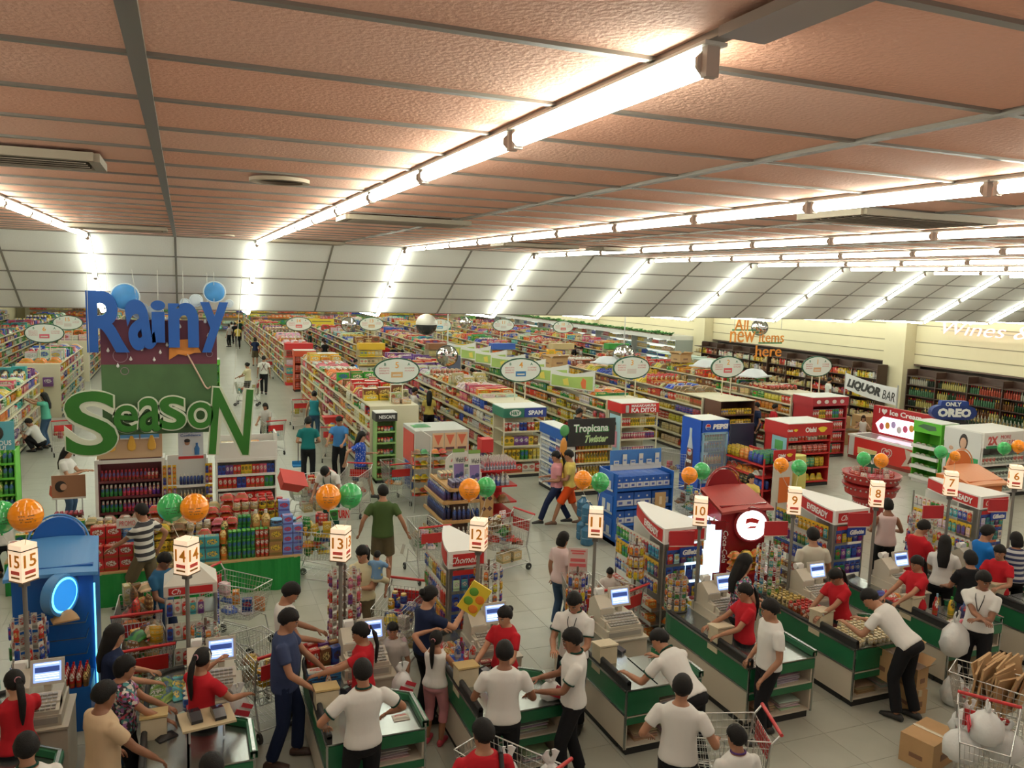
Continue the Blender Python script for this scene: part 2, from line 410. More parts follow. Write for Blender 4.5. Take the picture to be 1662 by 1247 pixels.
def g_bottle(q, x, y, z, w, d, h, c, rz=0., c2=None):
    r = w/2; c2 = c2 or P_WHT; q.lathe(x, y, z, [(r*.9, 0), (r, .01), (r, h*.55), (r*.85, h*.68), (r*.36, h*.84), (r*.38, h*.84), (r*.36, h)], 8, [c, c, c, c, c2, c2])
def g_shampoo(q, x, y, z, w, d, h, c, rz=0., c2=None):
    r = w/2; c2 = c2 or tuple(k*.6 for k in c); q.lathe(x, y, z, [(r*.8, 0), (r, h*.1), (r*.95, h*.45), (r*.72, h*.72), (r*.55, h*.76), (r*.5, h)], 8, [c, c, c, c2, c2], sy=.55)
def g_pouch(q, x, y, z, w, d, h, c, rz=0., c2=None):
    """stand-up or lying bag with sealed top and bottom edges"""
    rings = []
    for t, k in ((0, .25), (.12, .85), (.5, 1), (.82, .75), (1, .12)):
        rings.append(((x, y, z+h*t), (w/2*cos(rz)*(1 if 0 < t < 1 else .96), w/2*sin(rz), 0), (-d/2*k*sin(rz), d/2*k*cos(rz), 0)))
    o = len(q.f); q.loft(rings, c, n=8)
    # uv on the bag
    i = 0
def g_bag(q, x, y, z, w, d, h, c, rz=0., c2=None):
    """bag lying flat"""
    cc, ss = cos(rz), sin(rz); vs = []; nx, ny = 4, 3
    for j in range(ny+1):
        for i in range(nx+1):
            u, v = i/nx-.5, j/ny-.5; b = (1-(2*u)**4)*(1-(2*v)**2)
            vs.append((x+u*w*cc-v*d*ss, y+u*w*ss+v*d*cc, z+h*.15+h*.85*b))
    n = len(vs); vs += [(p[0], p[1], z) for p in vs]
    fs = []; uv = []
    for j in range(ny):
        for i in range(nx):
            a = j*(nx+1)+i; fs.append((a, a+1, a+nx+2, a+nx+1)); uv.append([(i/nx, j/ny), ((i+1)/nx, j/ny), ((i+1)/nx, (j+1)/ny), (i/nx, (j+1)/ny)])
    q.add(vs, fs, c, uv=uv, smooth=True)
    ring = [i for i in range(nx+1)]+[(j+1)*(nx+1)-1 for j in range(1, ny+1)]+[ny*(nx+1)+i for i in range(nx-1, -1, -1)]+[j*(nx+1) for j in range(ny-1, 0, -1)]
    q.add(vs, [(ring[k]+n, ring[(k+1) % len(ring)]+n, ring[(k+1) % len(ring)], ring[k]) for k in range(len(ring))], c)
def g_card(q, x, y, z, w, d, h, c, rz=0., c2=None):
    """thin hanging pack on a card"""
    q.box(x, y, z, w, .003, h, c2 or P_WHT, rz); 
    cc, ss = cos(rz), sin(rz); q.box(x+ss*.012, y-cc*.012, z+h*.06, w*.78, .018, h*.66, c, rz)
def g_pack6(q, x, y, z, w, d, h, c, rz=0., c2=None):
    """shrink-wrapped stack of cans"""
    for a in (-1, 0, 1):
        for b in (-.5, .5): g_can(q, x+a*w/3, y+b*d/2, z, w/3.1, d/2, h, c, 0, c2)
SHAPE = dict(box=g_carton, can=g_can, jar=g_jar, bottle=g_bottle, shampoo_bottle=g_shampoo, pouch=g_pouch, snack_bag=g_bag, hanging_pack=g_card, can_pack=g_pack6)
GC = {}
def gmesh(kind, w, d, h, c, c2=None, m=None):
    key = (kind, w, d, h, c, c2, m.name if m else '')
    if key not in GC:
        q = MB(); SHAPE[kind](q, 0, 0, 0, w, d, h, c, 0., c2); GC[key] = q.mesh(kind, m or PACK)
    return GC[key]
NG = 0
def good(kind, loc, w, d, h, c, label, group, c2=None, rz=0., cat=None, name=None, m=None, rx=0., ry=0.):
    lw = set(label.replace('-', ' ').split())
    if not lw & CWORDS and len(label.split()) < 16:
        cn = min(CN, key=lambda k: sum((a**.5-b**.5)**2 for a, b in zip(CN[k], c))); label = cn+' '+label; group = cn+' '+group
    QUEUE.append((name or kind, kind, V(loc), w, d, h, c, label, group, c2, rz, cat, m))
QUEUE = []
CN = {'red': (.45, .02, .02), 'yellow': (.6, .4, .03), 'orange': (.62, .16, .02), 'green': (.04, .25, .04), 'blue': (.03, .08, .33), 'white': (.58, .56, .5), 'pink': (.52, .1, .17), 'purple': (.13, .04, .2), 'brown': (.18, .08, .03), 'cream': (.52, .38, .2), 'teal': (.05, .32, .34), 'black': (.03, .03, .035), 'pale grey': (.42, .45, .5), 'tan': (.35, .25, .13)}
CWORDS = set('red yellow orange green blue white pink purple brown cream teal black grey tan dark gold clear reddish clear lidded'.split())-{'green', 'clear'} | {'gold'}
def flush_goods(cap=290):
    by = {}
    for g in QUEUE: by.setdefault(g[0], []).append(g)
    for nm, L in by.items():
        L.sort(key=lambda g: (g[2]-V((0, 0, CAM_H))).dot(CF)/max(.02, (g[3]*g[5])**.5))
        for (n_, kind, loc, w, d, h, c, label, group, c2, rz, cat, m) in L[:cap]:
            o = bpy.data.objects.new(nm, gmesh(kind, w, d, h, c, c2, m)); COL.objects.link(o)
            o.location = loc; o.rotation_euler = (0, 0, rz); tag(o, label, cat or nm.replace('_', ' ').split(' ')[-1], group)
        if len(L) > cap:
            q = MB()
            for (n_, kind, loc, w, d, h, c, label, group, c2, rz, cat, m) in L[cap:]:
                q.M = Matrix.Translation(loc) @ Matrix.Rotation(rz, 4, 'Z'); SHAPE[kind](q, 0, 0, 0, w, d, h, c, 0., c2)
            o = put(q, 'farther_'+nm+'_stock', PACK, kind='stuff'); tag(o, 'mass of farther %s goods on the shelves' % nm.replace('_', ' '), 'groceries')
class Frame:
    """local frame: x along the front, -y towards the viewer, z up"""
    def __init__(s, loc, rz=0.): s.l = V(loc); s.rz = rz; s.M = Matrix.Translation(s.l) @ Matrix.Rotation(rz, 4, 'Z')
    def p(s, x, y, z): return s.M @ V((x, y, z))
def row(fr, x0, x1, y, z, kind, w, d, h, cols, label, group, gap=.006, deep=1, c2=None, name=None, jx=.002, m=None, stack=1, block=3, seq=None):
    """a row of single goods standing on a shelf"""
    x = x0+w/2; i = 0; c = cols[0]; k = 0
    while x+w/2 <= x1+.001:
        if seq: c = cols[min(len(cols)-1, int((x-x0)/(x1-x0)*len(cols)))]
        elif i % block == 0: c = cols[k % len(cols)]; k += 1
        for a in range(deep):
            for b in range(stack):
                good(kind, fr.p(x+RN.uniform(-jx, jx), y+a*(d+.005), z+b*(h+.001)), w, d, h, c, label, group, c2, fr.rz, name=name, m=m)
        x += w+gap; i += 1
# ------------------------------------------------------------------ gondolas
SHZ = [.14, .50, .86, 1.20, 1.52]
def gondola(name, label, x0, x1, y0, y1, sides, h=1.8, zs=SHZ, cat='shelving', frame=CREAM, endface=True):
    t = thing(name, label, cat, ((x0+x1)/2, y0, 0)); xc = (x0+x1)/2; L = y1-y0; W = x1-x0
    q = MB(); q.box(0, L/2, 0, .06, L-.04, h); put(q, 'back_panel', BEIGE, t)
    q = MB(); q.box(0, L/2, 0, W-.06, L-.04, .12); put(q, 'plinth', mat('dark_plinth', (.05, .045, .04), .6), t)
    for e in (0, 1):
        q = MB(); q.box(0, (.02, L-.02)[e], 0, W, .035, h); put(q, 'end_panel', frame, t)
    q = MB(); q.box(0, L/2, h, W, L, .03); put(q, 'top_board', frame, t)
    for s in sides:
        for z in zs:
            q = MB(); q.box(s*(W/4), L/2, z-.03, W/2, L-.06, .025); q.box(s*(W/2), L/2, z-.045, .015, L-.06, .05)
            put(q, 'shelf', frame, t)
    return t
def sect(side, x, W, y0, y1, zs, label, group, q, nind=3.2, dens=1., pal=None):
    """goods of one gondola side: single things near its end, one joined mass beyond"""
    pal = pal or PAL
    for li, z in enumerate(zs):
        gap = (zs[li+1]-z if li+1 < len(zs) else .3)-.07
        y = y0+.06
        while y < y1-.15:
            kind = RN.choice(['box', 'can', 'jar', 'bottle', 'pouch', 'box', 'pouch', 'can'])
            far = y > y0+nind
            w = {'box': .14, 'can': .09, 'jar': .10, 'bottle': .085, 'pouch': .16}[kind]*RN.uniform(.85, 1.25)*(1 if not far else 1.25)
            h = min(gap, {'box': .24, 'can': .13, 'jar': .17, 'bottle': .26, 'pouch': .23}[kind]*RN.uniform(.8, 1.1)); d = min(w, .1)
            w, h, d = round(w, 3), round(h, 3), round(d, 3)
            c = jit(RN.choice(pal)); c2 = RN.choice([P_WHT, P_YEL, (.62, .5, .2), P_RED])
            n = RN.randint(2, 5); st = 2 if (kind in ('can',) and gap > 2*h+.02) else 1
            for k in range(n):
                if y+w > y1-.05: break
                if RN.random() < .07: y += w; continue
                cc_ = jit(c, .14); fh = RN.uniform(.82, 1.08)
                xx = x+side*(W/2-.03-d/2-RN.uniform(0, .03))
                for b in range(st):
                    if not far:
                        good(kind, (xx, y+w/2, z+.001+b*h), w, d, h, c, '%s on the %s' % ({'box': 'small packet box', 'can': 'food tin', 'jar': 'lidded jar', 'bottle': 'small bottle', 'pouch': 'soft packet'}[kind], label), group+' '+kind, c2, rz=side*pi/2)
                    else:
                        if kind == 'box': q.box(xx, y+w/2, z, d, w*.93, h*fh, cc_, RN.uniform(-.06, .06), bot=False)
                        elif kind == 'pouch': q.box(xx, y+w/2, z, d*.8, w*.9, h*.9*fh, cc_, RN.uniform(-.25, .25), top=c2, bot=False)
                        else: q.lathe(xx, y+w/2, z+b*h, [(w*.45, 0), (w*.45, h*.72), (w*.25, h)], 6, [cc_, c2], cap=True)
                y += w+.008
def topstock(q, x, W, y0, y1, z, pal=None, hmax=.34):
    pal = pal or PAL
    y = y0+.05
    while y < y1-.3:
        kind = RN.random(); c = jit(RN.choice(pal)); n = RN.randint(1, 4); w = RN.uniform(.10, .24); h = RN.uniform(.08, hmax); c2 = RN.choice([P_WHT, P_YEL, P_RED, P_WHT, P_CRM, c])
        for k in range(n):
            if y+w > y1: break
            for s in (-1, 0, 1):
                xx = x+s*W*.31+RN.uniform(-.03, .03)
                if kind < .4: q.box(xx, y+w/2, z, W*.29, w*.93, h*RN.uniform(.7, 1.2), jit(c), RN.uniform(-.12, .12), top=jit(c2), bot=False)
                elif kind < .8: g_bag(q, xx, y+w/2, z, W*.32, w*1.1, min(h, .16)*RN.uniform(.8, 1.2), c, RN.uniform(-.4, .4))
                else:
                    for a in (-.5, .5): q.lathe(xx+a*W*.14, y+w/2, z, [(min(w, .12)*.45, 0), (min(w, .12)*.45, h*.7), (.03, h)], 6, [c, c2])
            y += w
AISLES = [(4.30, 5.55, 'with sign five'), (7.60, 8.75, 'with sign four'), (11.0, 12.15, 'with sign three'), (14.2, 15.4, 'with sign two'), (17.5, 18.7, 'with sign one')]
YG0, YG1 = 19.95, 33.0
PALS = [[P_ORG, P_RED, P_CRM, P_GRN, P_YEL, P_WHT, P_BRN, P_PNK], [P_RED, P_PNK, P_CRM, P_BLU, P_ORG, P_WHT, P_PUR, P_YEL], [P_CRM, P_YEL, P_GRN, P_RED, P_WHT, P_BRN, P_ORG], [P_BLU, P_YEL, P_RED, P_BRN, P_CRM, P_YEL], [P_RED, P_YEL, P_GRN, P_BRN, P_CRM, P_ORG]]
for k, (x0, x1, lab) in enumerate(AISLES):
    xc = (x0+x1)/2; W = x1-x0
    g = gondola('aisle_gondola', 'long cream shelving run %s above its front end' % lab, x0, x1, YG0, YG1, (-1, 1))
    q = MB(); sect(-1, xc, W, YG0, YG1, SHZ, 'side shelves of the run '+lab, 'goods on the run '+lab, q, nind=(5.5, 3.2, 2.4, 2.4, 1.6)[k], pal=PALS[k])
    o = put(q, 'shelf_goods', PACK, kind='stuff'); tag(o, 'packed groceries along the side shelves of the long run '+lab, 'groceries')
    q = MB(); topstock(q, xc, W, YG0+(.9 if k != 2 else .7), YG1, 1.83, PALS[k], .34 if k != 2 else .2)
    if k == 0: topstock(q, xc+.3, .5, YG0+.2, YG0+1.3, 1.83, [P_WHT, P_CRM])
    o = put(q, 'top_stock', PACK, kind='stuff'); tag(o, 'overstock packs piled on top of the run '+lab, 'groceries')
# rear block
RX = [4.3, 7.7, 11.1, 14.45, 17.8, 21.1]
for k, x in enumerate(RX):
    lab = 'rear gondola run, %s from the main aisle' % ORD[k]
    g = gondola('rear_gondola', lab, x, x+1.25, 39, 66, (-1, 1), zs=SHZ)
    q = MB(); sect(-1, x+.62, 1.25, 39, 66, SHZ, '', '', q, nind=-1); o = put(q, 'shelf_goods', PACK, kind='stuff'); tag(o, 'mixed goods on the '+lab, 'groceries')
    q = MB(); topstock(q, x+.62, 1.2, 39.2, 66, 1.83); o = put(q, 'top_stock', PACK, kind='stuff'); tag(o, 'stock on top of the '+lab, 'groceries')
    # end display
    fr = Frame((x+.62, 38.98, 0)); q = MB(); c = (P_RED, P_YEL, P_BRN, P_BLU, P_CRM, P_GRN)[k]
    q.box(x+.62, 38.6, 0, 1.2, .5, .12, c); q.box(x+.62, 38.6, 1.65, 1.25, .55, .3, c)
    for z in (.5, .9, 1.3): q.box(x+.62, 38.6, z, 1.2, .5, .03, c)
    one(q, 'end_display', PAINT, 'end display shelf in front of the '+lab, 'display')
    for z in (.13, .53, .93, 1.33): row(fr, -.55, .55, -.5, z, 'box', .17, .1, .26, [jit(RN.choice(PAL)), jit(RN.choice(PAL)), P_CRM], 'box on the end display of the '+lab, 'boxes on end display of '+lab, block=2)
q = MB(); q.box(6, 76.9, 0, 36, .6, 3.3, (.40, .36, .26)); bw = one(q, 'wall_shelving', PAINT, 'tall shelving along the far back wall', 'shelving')
q = MB()
for z in (.2, .7, 1.2, 1.7, 2.2, 2.7, 3.3):
    x = -11.5
    while x < 23.5:
        c = jit(RN.choice(PAL)); n = RN.randint(2, 7); w_ = RN.uniform(.18, .34)
        for k in range(n): q.box(x, 76.4, z, w_*.92, .3, RN.uniform(.22, .42), jit(c), bot=False); x += w_
o = put(q, 'back_wall_goods', PACK, kind='stuff'); tag(o, 'goods stacked on the tall shelving of the back wall', 'groceries')
# left side runs
for k, (x0, x1, y0, y1, lab, sd) in enumerate([(-5.4, -4.15, 21.5, 28.5, 'left run beside the squatting man', 1), (-5.2, -3.9, 31, 38, 'left run under sign six', 1), (-8.8, -7.6, 22, 38, 'outer left run with black banner', 1), (-5.2, -4.0, 41, 66, 'far left run under sign fifteen', 1), (-2.0, -.8, 27, 37, 'short run behind the hanging sign', 1), (-2.0, -.8, 41, 66, 'rear run left of the main aisle', 1), (-9, -7.8, 41, 66, 'rear outer left run', 1), (-12.5, -11.3, 22, 66, 'wall-side left run', 1)]):
    gondola('left_gondola', 'cream shelving, '+lab, x0, x1, y0, y1, (sd,))
    pal = [P_WHT, P_PNK, P_TEAL, P_WHT, P_PUR, P_BLU, P_GRN, P_WHT, P_ORG, P_YEL]
    q = MB(); sect(sd, (x0+x1)/2, x1-x0, y0, y1, SHZ, 'shelves of the '+lab, 'goods on the '+lab, q, nind=2.5 if k == 0 else -1, pal=pal)
    o = put(q, 'shelf_goods', PACK, kind='stuff'); tag(o, 'toiletries and goods along the '+lab, 'groceries')
    q = MB(); topstock(q, (x0+x1)/2, x1-x0, y0+.3, y1, 1.83, pal+[P_GRN, P_BLU]); o = put(q, 'top_stock', PACK, kind='stuff'); tag(o, 'stock piled on top of the '+lab, 'groceries')
    for s in range(3 if k in (0, 1) else 0): good('box', ((x0+x1)/2-.3+.3*s, y0-.12, .3+.4*s), .3, .18, .3, jit(RN.choice(pal)), '%s box hung at the end panel of the %s' % (('low', 'middle', 'high')[s], lab), 'end packs of the '+lab)
# ------------------------------------------------------------------ aisle signs
IVORY = mat('ivory_sign_face', (.70, .72, .66), .4); DGREEN = mat('dark_green_rim', (.01, .07, .035), .4)
TXO = mat('orange_print', (.75, .33, .05), .5); TXR = mat('red_print', (.55, .10, .10), .5); TXG = mat('green_print', (.02, .15, .08), .5); TXK = mat('black_print', (.02, .02, .02), .5); TXW = mat('white_print', (.8, .8, .77), .5); TXB = mat('blue_print', (.02, .12, .4), .5)
TXY = mat('yellow_print', (.8, .6, .05), .5)
def oval_sign(px, py, Y, num, logo, zb, wid=1.14, hgt=.60):
    c = aty(px, py, Y); t = thing('aisle_sign', 'white oval aisle sign reading %s with dark green rim' % {'5': 'five', '4': 'four', '3': 'three', '2': 'two', '1': 'one', '14': 'fourteen', '13': 'thirteen', '12': 'twelve', '11': 'eleven', '10': 'ten', '6': 'six', '15': 'fifteen'}[num], 'sign', (c.x, Y, 0), group=None)
    z = c.z
    def ell(a, b, n=28): return [(a*cos(2*pi*k/n), z+b*sin(2*pi*k/n)) for k in range(n)]
    q = MB(); q.prism(ell(wid/2+.035, hgt/2+.035), -.012, .03, (0, 0, 0)); put(q, 'rim', DGREEN, t)
    q = MB(); q.prism(ell(wid/2, hgt/2), -.022, -.012, (0, 0, 0)); f = put(q, 'sign_face', IVORY, t)
    U, W_ = (1, 0, 0), (0, 0, 1)
    text_on(num, (0, -.022, z+.15), U, W_, None, .16, TXO, f, name='aisle_number', bold=.01)
    text_on('B', (-.31, -.022, z+.17), U, W_, None, .07, TXG, f, bold=.02); text_on('A', (.31, -.022, z+.17), U, W_, None, .07, TXG, f, bold=.02)
    for s in (-1, 1):
        for k in range(3 if s < 0 else 2): text_on(('BISCUITS', 'SWEETS', 'SNACKS')[k] if s < 0 else ('COFFEE', 'SUGAR')[k], (s*.33, -.022, z+.07-k*.065), U, W_, .26, .035, TXR, f)
    q = MB(); q.box(0, -.024, z-.17, .3, .004, .14, logo); put(q, 'logo_panel', PAINT, f)
    q = MB(); q.box(0, -.027, z-.13, .22, .004, .04, P_WHT); put(q, 'logo_stripe', PAINT, f)
    for s in (-1, 1):
        q = MB(); q.bar((s*.155, .01, zb), (s*.155, .01, z-hgt/2+.03), .018, n=6); put(q, 'post', CREAM, t)
for px, py, num, lg in ((644, 602, '5', (.6, .35, .15)), (845, 601, '4', (.03, .15, .35)), (1025, 597, '3', (.62, .55, .5)), (1181, 596, '2', (.6, .08, .1)), (1326, 595, '1', (.6, .3, .15))): oval_sign(px, py, 20.3, num, lg, 1.83)
for px, py, num, lg in ((485, 526, '14', (.6, .1, .1)), (603, 526, '13', (.6, .35, .15)), (714, 528, '12', (.05, .3, .5)), (817, 528, '11', (.62, .55, .5)), (914, 531, '10', (.6, .1, .1))): oval_sign(px, py, 39.3, num, lg, 1.83)
oval_sign(72, 541, 31.4, '6', (.6, .1, .15), 1.83); oval_sign(110, 524, 41.3, '15', (.62, .55, .5), 1.83)
# ------------------------------------------------------------------ people
SKIN = mat('warm_brown_skin', (.33, .155, .085), .55, var=.08, bscale=8); SKIN2 = mat('light_brown_skin', (.44, .225, .13), .55, var=.08, bscale=8); SKIN3 = mat('dark_brown_skin', (.22, .095, .05), .55, var=.08, bscale=8)
HAIRM = mat('black_hair', (.006, .005, .0045), .62, bump=.5, bscale=150, spec=.25); HAIRB = mat('dark_brown_hair', (.04, .015, .01), .6, bump=.5, bscale=150, spec=.25)
EYEW = mat('eye_white', (.38, .34, .30), .45); EYED = mat('dark_iris', (.01, .008, .006), .2); LIP = mat('lip', (.34, .09, .07), .45); BROW = mat('brow', (.02, .015, .01), .8)
def cloth(name, c, rough=.85, **k): return mat('cloth_'+name, c, rough, bump=.15, bscale=14, spec=.2, **k)
C_WHT = cloth('white_tee', (.68, .66, .62)); C_RED = cloth('red_polo', (.40, .012, .02)); C_BLK = cloth('black_trousers', (.010, .010, .012)); C_NVY = cloth('navy', (.012, .02, .055))
C_GRN = cloth('olive_green', (.055, .095, .03)); C_KHA = cloth('khaki', (.10, .08, .045)); C_BEI = cloth('beige', (.52, .38, .24)); C_GRY = cloth('grey_tee', (.42, .39, .36)); C_PNK = cloth('pink', (.55, .24, .27)); C_LPK = cloth('pale_pink', (.62, .47, .46))
C_YEL = cloth('yellow', (.62, .48, .12)); C_ORG = cloth('orange_red', (.62, .07, .01)); C_JEA = cloth('jeans', (.035, .07, .13)); C_TEA = cloth('teal', (.01, .13, .13)); C_BLU = cloth('royal_blue', (.01, .14, .45)); C_DGR = cloth('dark_green', (.01, .05, .035)); C_SLATE = cloth('slate_blue', (.035, .05, .11))
C_CRM = cloth('cream', (.62, .56, .36)); C_AQUA = cloth('aqua', (.08, .33, .24)); C_DRED = cloth('deep_red', (.42, .02, .02))
def pattern_cloth(name, kind, c1, c2, scale):
    m, nt, b = nodes('cloth_'+name); L = nt.links; tc = nt.nodes.new('ShaderNodeTexCoord')
    mx = nt.nodes.new('ShaderNodeMix'); mx.data_type = 'RGBA'; mx.inputs['A'].default_value = (*c1, 1); mx.inputs['B'].default_value = (*c2, 1)
    if kind == 'stripe':
        s = nt.nodes.new('ShaderNodeSeparateXYZ'); L.new(tc.outputs['Object'], s.inputs[0])
        a = nt.nodes.new('ShaderNodeMath'); a.operation = 'MULTIPLY'; a.inputs[1].default_value = scale; L.new(s.outputs[2], a.inputs[0])
        f = nt.nodes.new('ShaderNodeMath'); f.operation = 'FRACT'; L.new(a.outputs[0], f.inputs[0])
        g = nt.nodes.new('ShaderNodeMath'); g.operation = 'GREATER_THAN'; g.inputs[1].default_value = .5; L.new(f.outputs[0], g.inputs[0]); fac = g.outputs[0]
    else:
        v = nt.nodes.new('ShaderNodeTexVoronoi'); v.inputs['Scale'].default_value = scale; L.new(tc.outputs['Object'], v.inputs['Vector'])
        if kind == 'dots':
            g = nt.nodes.new('ShaderNodeMath'); g.operation = 'LESS_THAN'; g.inputs[1].default_value = .28; L.new(v.outputs['Distance'], g.inputs[0]); fac = g.outputs[0]
        else:
            cr = nt.nodes.new('ShaderNodeValToRGB'); L.new(v.outputs['Color'], cr.inputs[0]); cr.color_ramp.interpolation = 'CONSTANT'
            cols = [(.03, .02, .03), (.35, .05, .08), (.55, .5, .45), (.05, .2, .2), (.3, .12, .3), (.02, .02, .03)]
            el = cr.color_ramp.elements
            while len(el) < len(cols): el.new(.5)
            for k, c in enumerate(cols): el[k].position = .18+k*.115; el[k].color = (*c, 1)
            L.new(cr.outputs[0], b.inputs['Base Color']); b.inputs['Roughness'].default_value = .85; return m
    L.new(fac, mx.inputs['Factor']); L.new(mx.outputs['Result'], b.inputs['Base Color']); b.inputs['Roughness'].default_value = .85
    return m
C_STR = pattern_cloth('black_white_stripes', 'stripe', (.03, .03, .035), (.6, .58, .52), 9); C_NST = pattern_cloth('navy_stripes', 'stripe', (.02, .03, .09), (.5, .5, .5), 13)
C_FLO = pattern_cloth('floral', 'floral', (0, 0, 0), (1, 1, 1), 42); C_DOT = pattern_cloth('blue_dots', 'dots', (.01, .06, .38), (.6, .62, .65), 26); C_PLD = pattern_cloth('baby_plaid', 'dots', (.15, .3, .5), (.5, .42, .15), 14)
def ik(a, t, l1, l2, pole):
    """two-bone chain from a to t; returns middle, end"""
    a, t, pole = V(a), V(t), V(pole); d = t-a; L = min(d.length, (l1+l2)*.995); L = max(L, abs(l1-l2)+.02)
    d.normalize(); e = a+d*L
    x = (l1*l1-l2*l2+L*L)/(2*L); h = sqrt(max(0, l1*l1-x*x))
    p = pole-d*pole.dot(d)
    if p.length < 1e-4: p = d.orthogonal()
    return a+d*x+p.normalized()*h, e
def limb(q, a, b, ra, rb, n=10, flat=1., mid=None):
    a, b = V(a), V(b); d = (b-a).normalized(); u = d.orthogonal().normalized(); v = d.cross(u)
    rm = mid if mid else (ra+rb)/2
    R = [(a-d*ra*.5, ra*.55), (a, ra), ((a+b)/2, rm), (b, rb), (b+d*rb*.4, rb*.6)]
    q.loft([(c, u*r, v*r) for c, r in R], n=n)
def sleeve(q, a, b, ra, rb, n=10):
    a, b = V(a), V(b); d = (b-a).normalized(); u = d.orthogonal().normalized(); v = d.cross(u)
    q.loft([(a-d*ra*.45, u*ra*.6, v*ra*.6), (a, u*ra*.96, v*ra*.96), ((a+b)/2, u*(ra+rb)/2, v*(ra+rb)/2), (b, u*rb, v*rb)], n=n)
def remesh(q, vox):
    me = bpy.data.meshes.new('tmp'); me.from_pydata(q.v, [], q.f); me.update()
    ob = bpy.data.objects.new('tmp', me)
    md = ob.modifiers.new('r', 'REMESH'); md.mode = 'VOXEL'; md.voxel_size = vox; md.use_smooth_shade = True
    sm = ob.modifiers.new('s', 'SMOOTH'); sm.factor = .5; sm.iterations = 3
    m2 = baked(ob)
    vs = [tuple(v.co) for v in m2.vertices]; fs = [tuple(p.vertices) for p in m2.polygons]
    bpy.data.objects.remove(ob); bpy.data.meshes.remove(me); bpy.data.meshes.remove(m2)
    return vs, fs
NP = 0
def person(label, loc, h=1.65, face=0., lean=0., leanx=0., armL=None, armR=None, fL=None, fR=None, hip=None, hyaw=0., hpitch=.25,
           top=C_WHT, bottom=C_BLK, shoe=(.012, .012, .012), hair='short', hairm=None, skin=SKIN, fem=False, sleeves='short', legs='long', vox=.017,
           hemz=.86, trim=None, belly=1., head=True, group=None, twist=0., curl=.7, elbow=None, detail=True, cat='person'):
    """x right, y forward; arm targets in the body frame (for a 1.65 m body)"""
    global NP; NP += 1
    k = h/1.65; t = thing('person', label, cat, loc, face, group)
    HZ = hip if hip else .90
    hipc = V((0, 0, HZ)); th = -lean; T = Matrix.Rotation(th, 3, 'X') @ Matrix.Rotation(leanx, 3, 'Y') @ Matrix.Rotation(twist, 3, 'Z')
    if lean > .5: hipc = hipc + V((0, -.16*sin(lean), 0))
    def sp(x, y, z): return hipc+T @ V((x, y, z-.90))
    sw = .150 if fem else .172; bw = .90 if fem else 1.
    # torso rings: z, half width, half depth, forward offset
    TR = [(.80, .145*(1.03 if fem else .98), .105, -.005), (.90, .155*(1.05 if fem else 1), .112, -.008), (1.00, .135*bw*belly, .098*belly, .004), (1.10, .128*bw*belly, .10*belly, .008), (1.22, .150*bw, .108, .004), (1.30, .158*bw, .10, -.004), (1.35, .118*bw, .078, -.012), (1.40, .06, .058, -.012)]
    X, Y = T @ V((1, 0, 0)), T @ V((0, 1, 0))
    q = MB()
    q.loft([(sp(0, f, z), X*a, Y*b) for z, a, b, f in TR], n=14)
    shL, shR = sp(-sw, -.005, 1.305), sp(sw, -.005, 1.305)
    neck0, neck1 = sp(0, -.012, 1.37), sp(0, .0, 1.45)
    limb(q, neck0, neck1, .054, .05)
    # head
    Hm = T @ Matrix.Rotation(-hyaw, 3, 'Z') @ Matrix.Rotation(-hpitch, 3, 'X')
    ch = sp(0, .015, 1.435)
    def hp(x, y, z): return ch+Hm @ V((x, y, z-.03))
    HR = [(-.005, .026, .024, .052), (.02, .046, .045, .036), (.05, .060, .066, .018), (.085, .068, .082, .004), (.12, .073, .091, -.006), (.155, .074, .092, -.010), (.185, .066, .080, -.012), (.205, .048, .058, -.012), (.218, .022, .028, -.012)]
    HX, HY, HZv = Hm @ V((1, 0, 0)), Hm @ V((0, 1, 0)), Hm @ V((0, 0, 1))
    q.loft([(hp(0, f, z), HX*a, HY*b) for z, a, b, f in HR], n=14)
    if detail:
        q.loft([(hp(0, .086, .115), HX*.008, HZv*.010), (hp(0, .103, .082), HX*.013, HZv*.012), (hp(0, .09, .066), HX*.014, HZv*.005)], n=6)
        for s in (-1, 1): q.loft([(hp(s*.066, -.004, .09), HY*.018, HZv*.026), (hp(s*.083, -.014, .093), HY*.016, HZv*.028)], n=6)
    # legs
    ll = (HZ-.09)/2 if HZ < .8 else .415
    fL = fL or (-.10, .0); fR = fR or (.10, .0); pts = {}
    for s, f in ((-1, fL), (1, fR)):
        a = hipc+V((s*.085, 0, -.03)); an = V((f[0], f[1], f[2] if len(f) > 2 else .085))
        kn, an2 = ik(a, an, .405, .40, (s*.12, 1, .1)); pts[s] = (a, kn, an2)
        limb(q, a, kn, .082, .054, mid=.07); limb(q, kn, an2, .053, .036, mid=.05)
        q.loft([(an2+V((0, -.05, -.045)), V((.032, 0, 0)), V((0, 0, .03))), (an2+V((0, .02, -.05)), V((.04, 0, 0)), V((0, 0, .032))), (an2+V((s*.01, .12, -.062)), V((.044, 0, 0)), V((0, 0, .02))), (an2+V((s*.012, .165, -.068)), V((.032, 0, 0)), V((0, 0, .012)))], n=8)
    # arms
    armL = armL or (-.25, .06, .80); armR = armR or (.25, .06, .80)
    hands = []
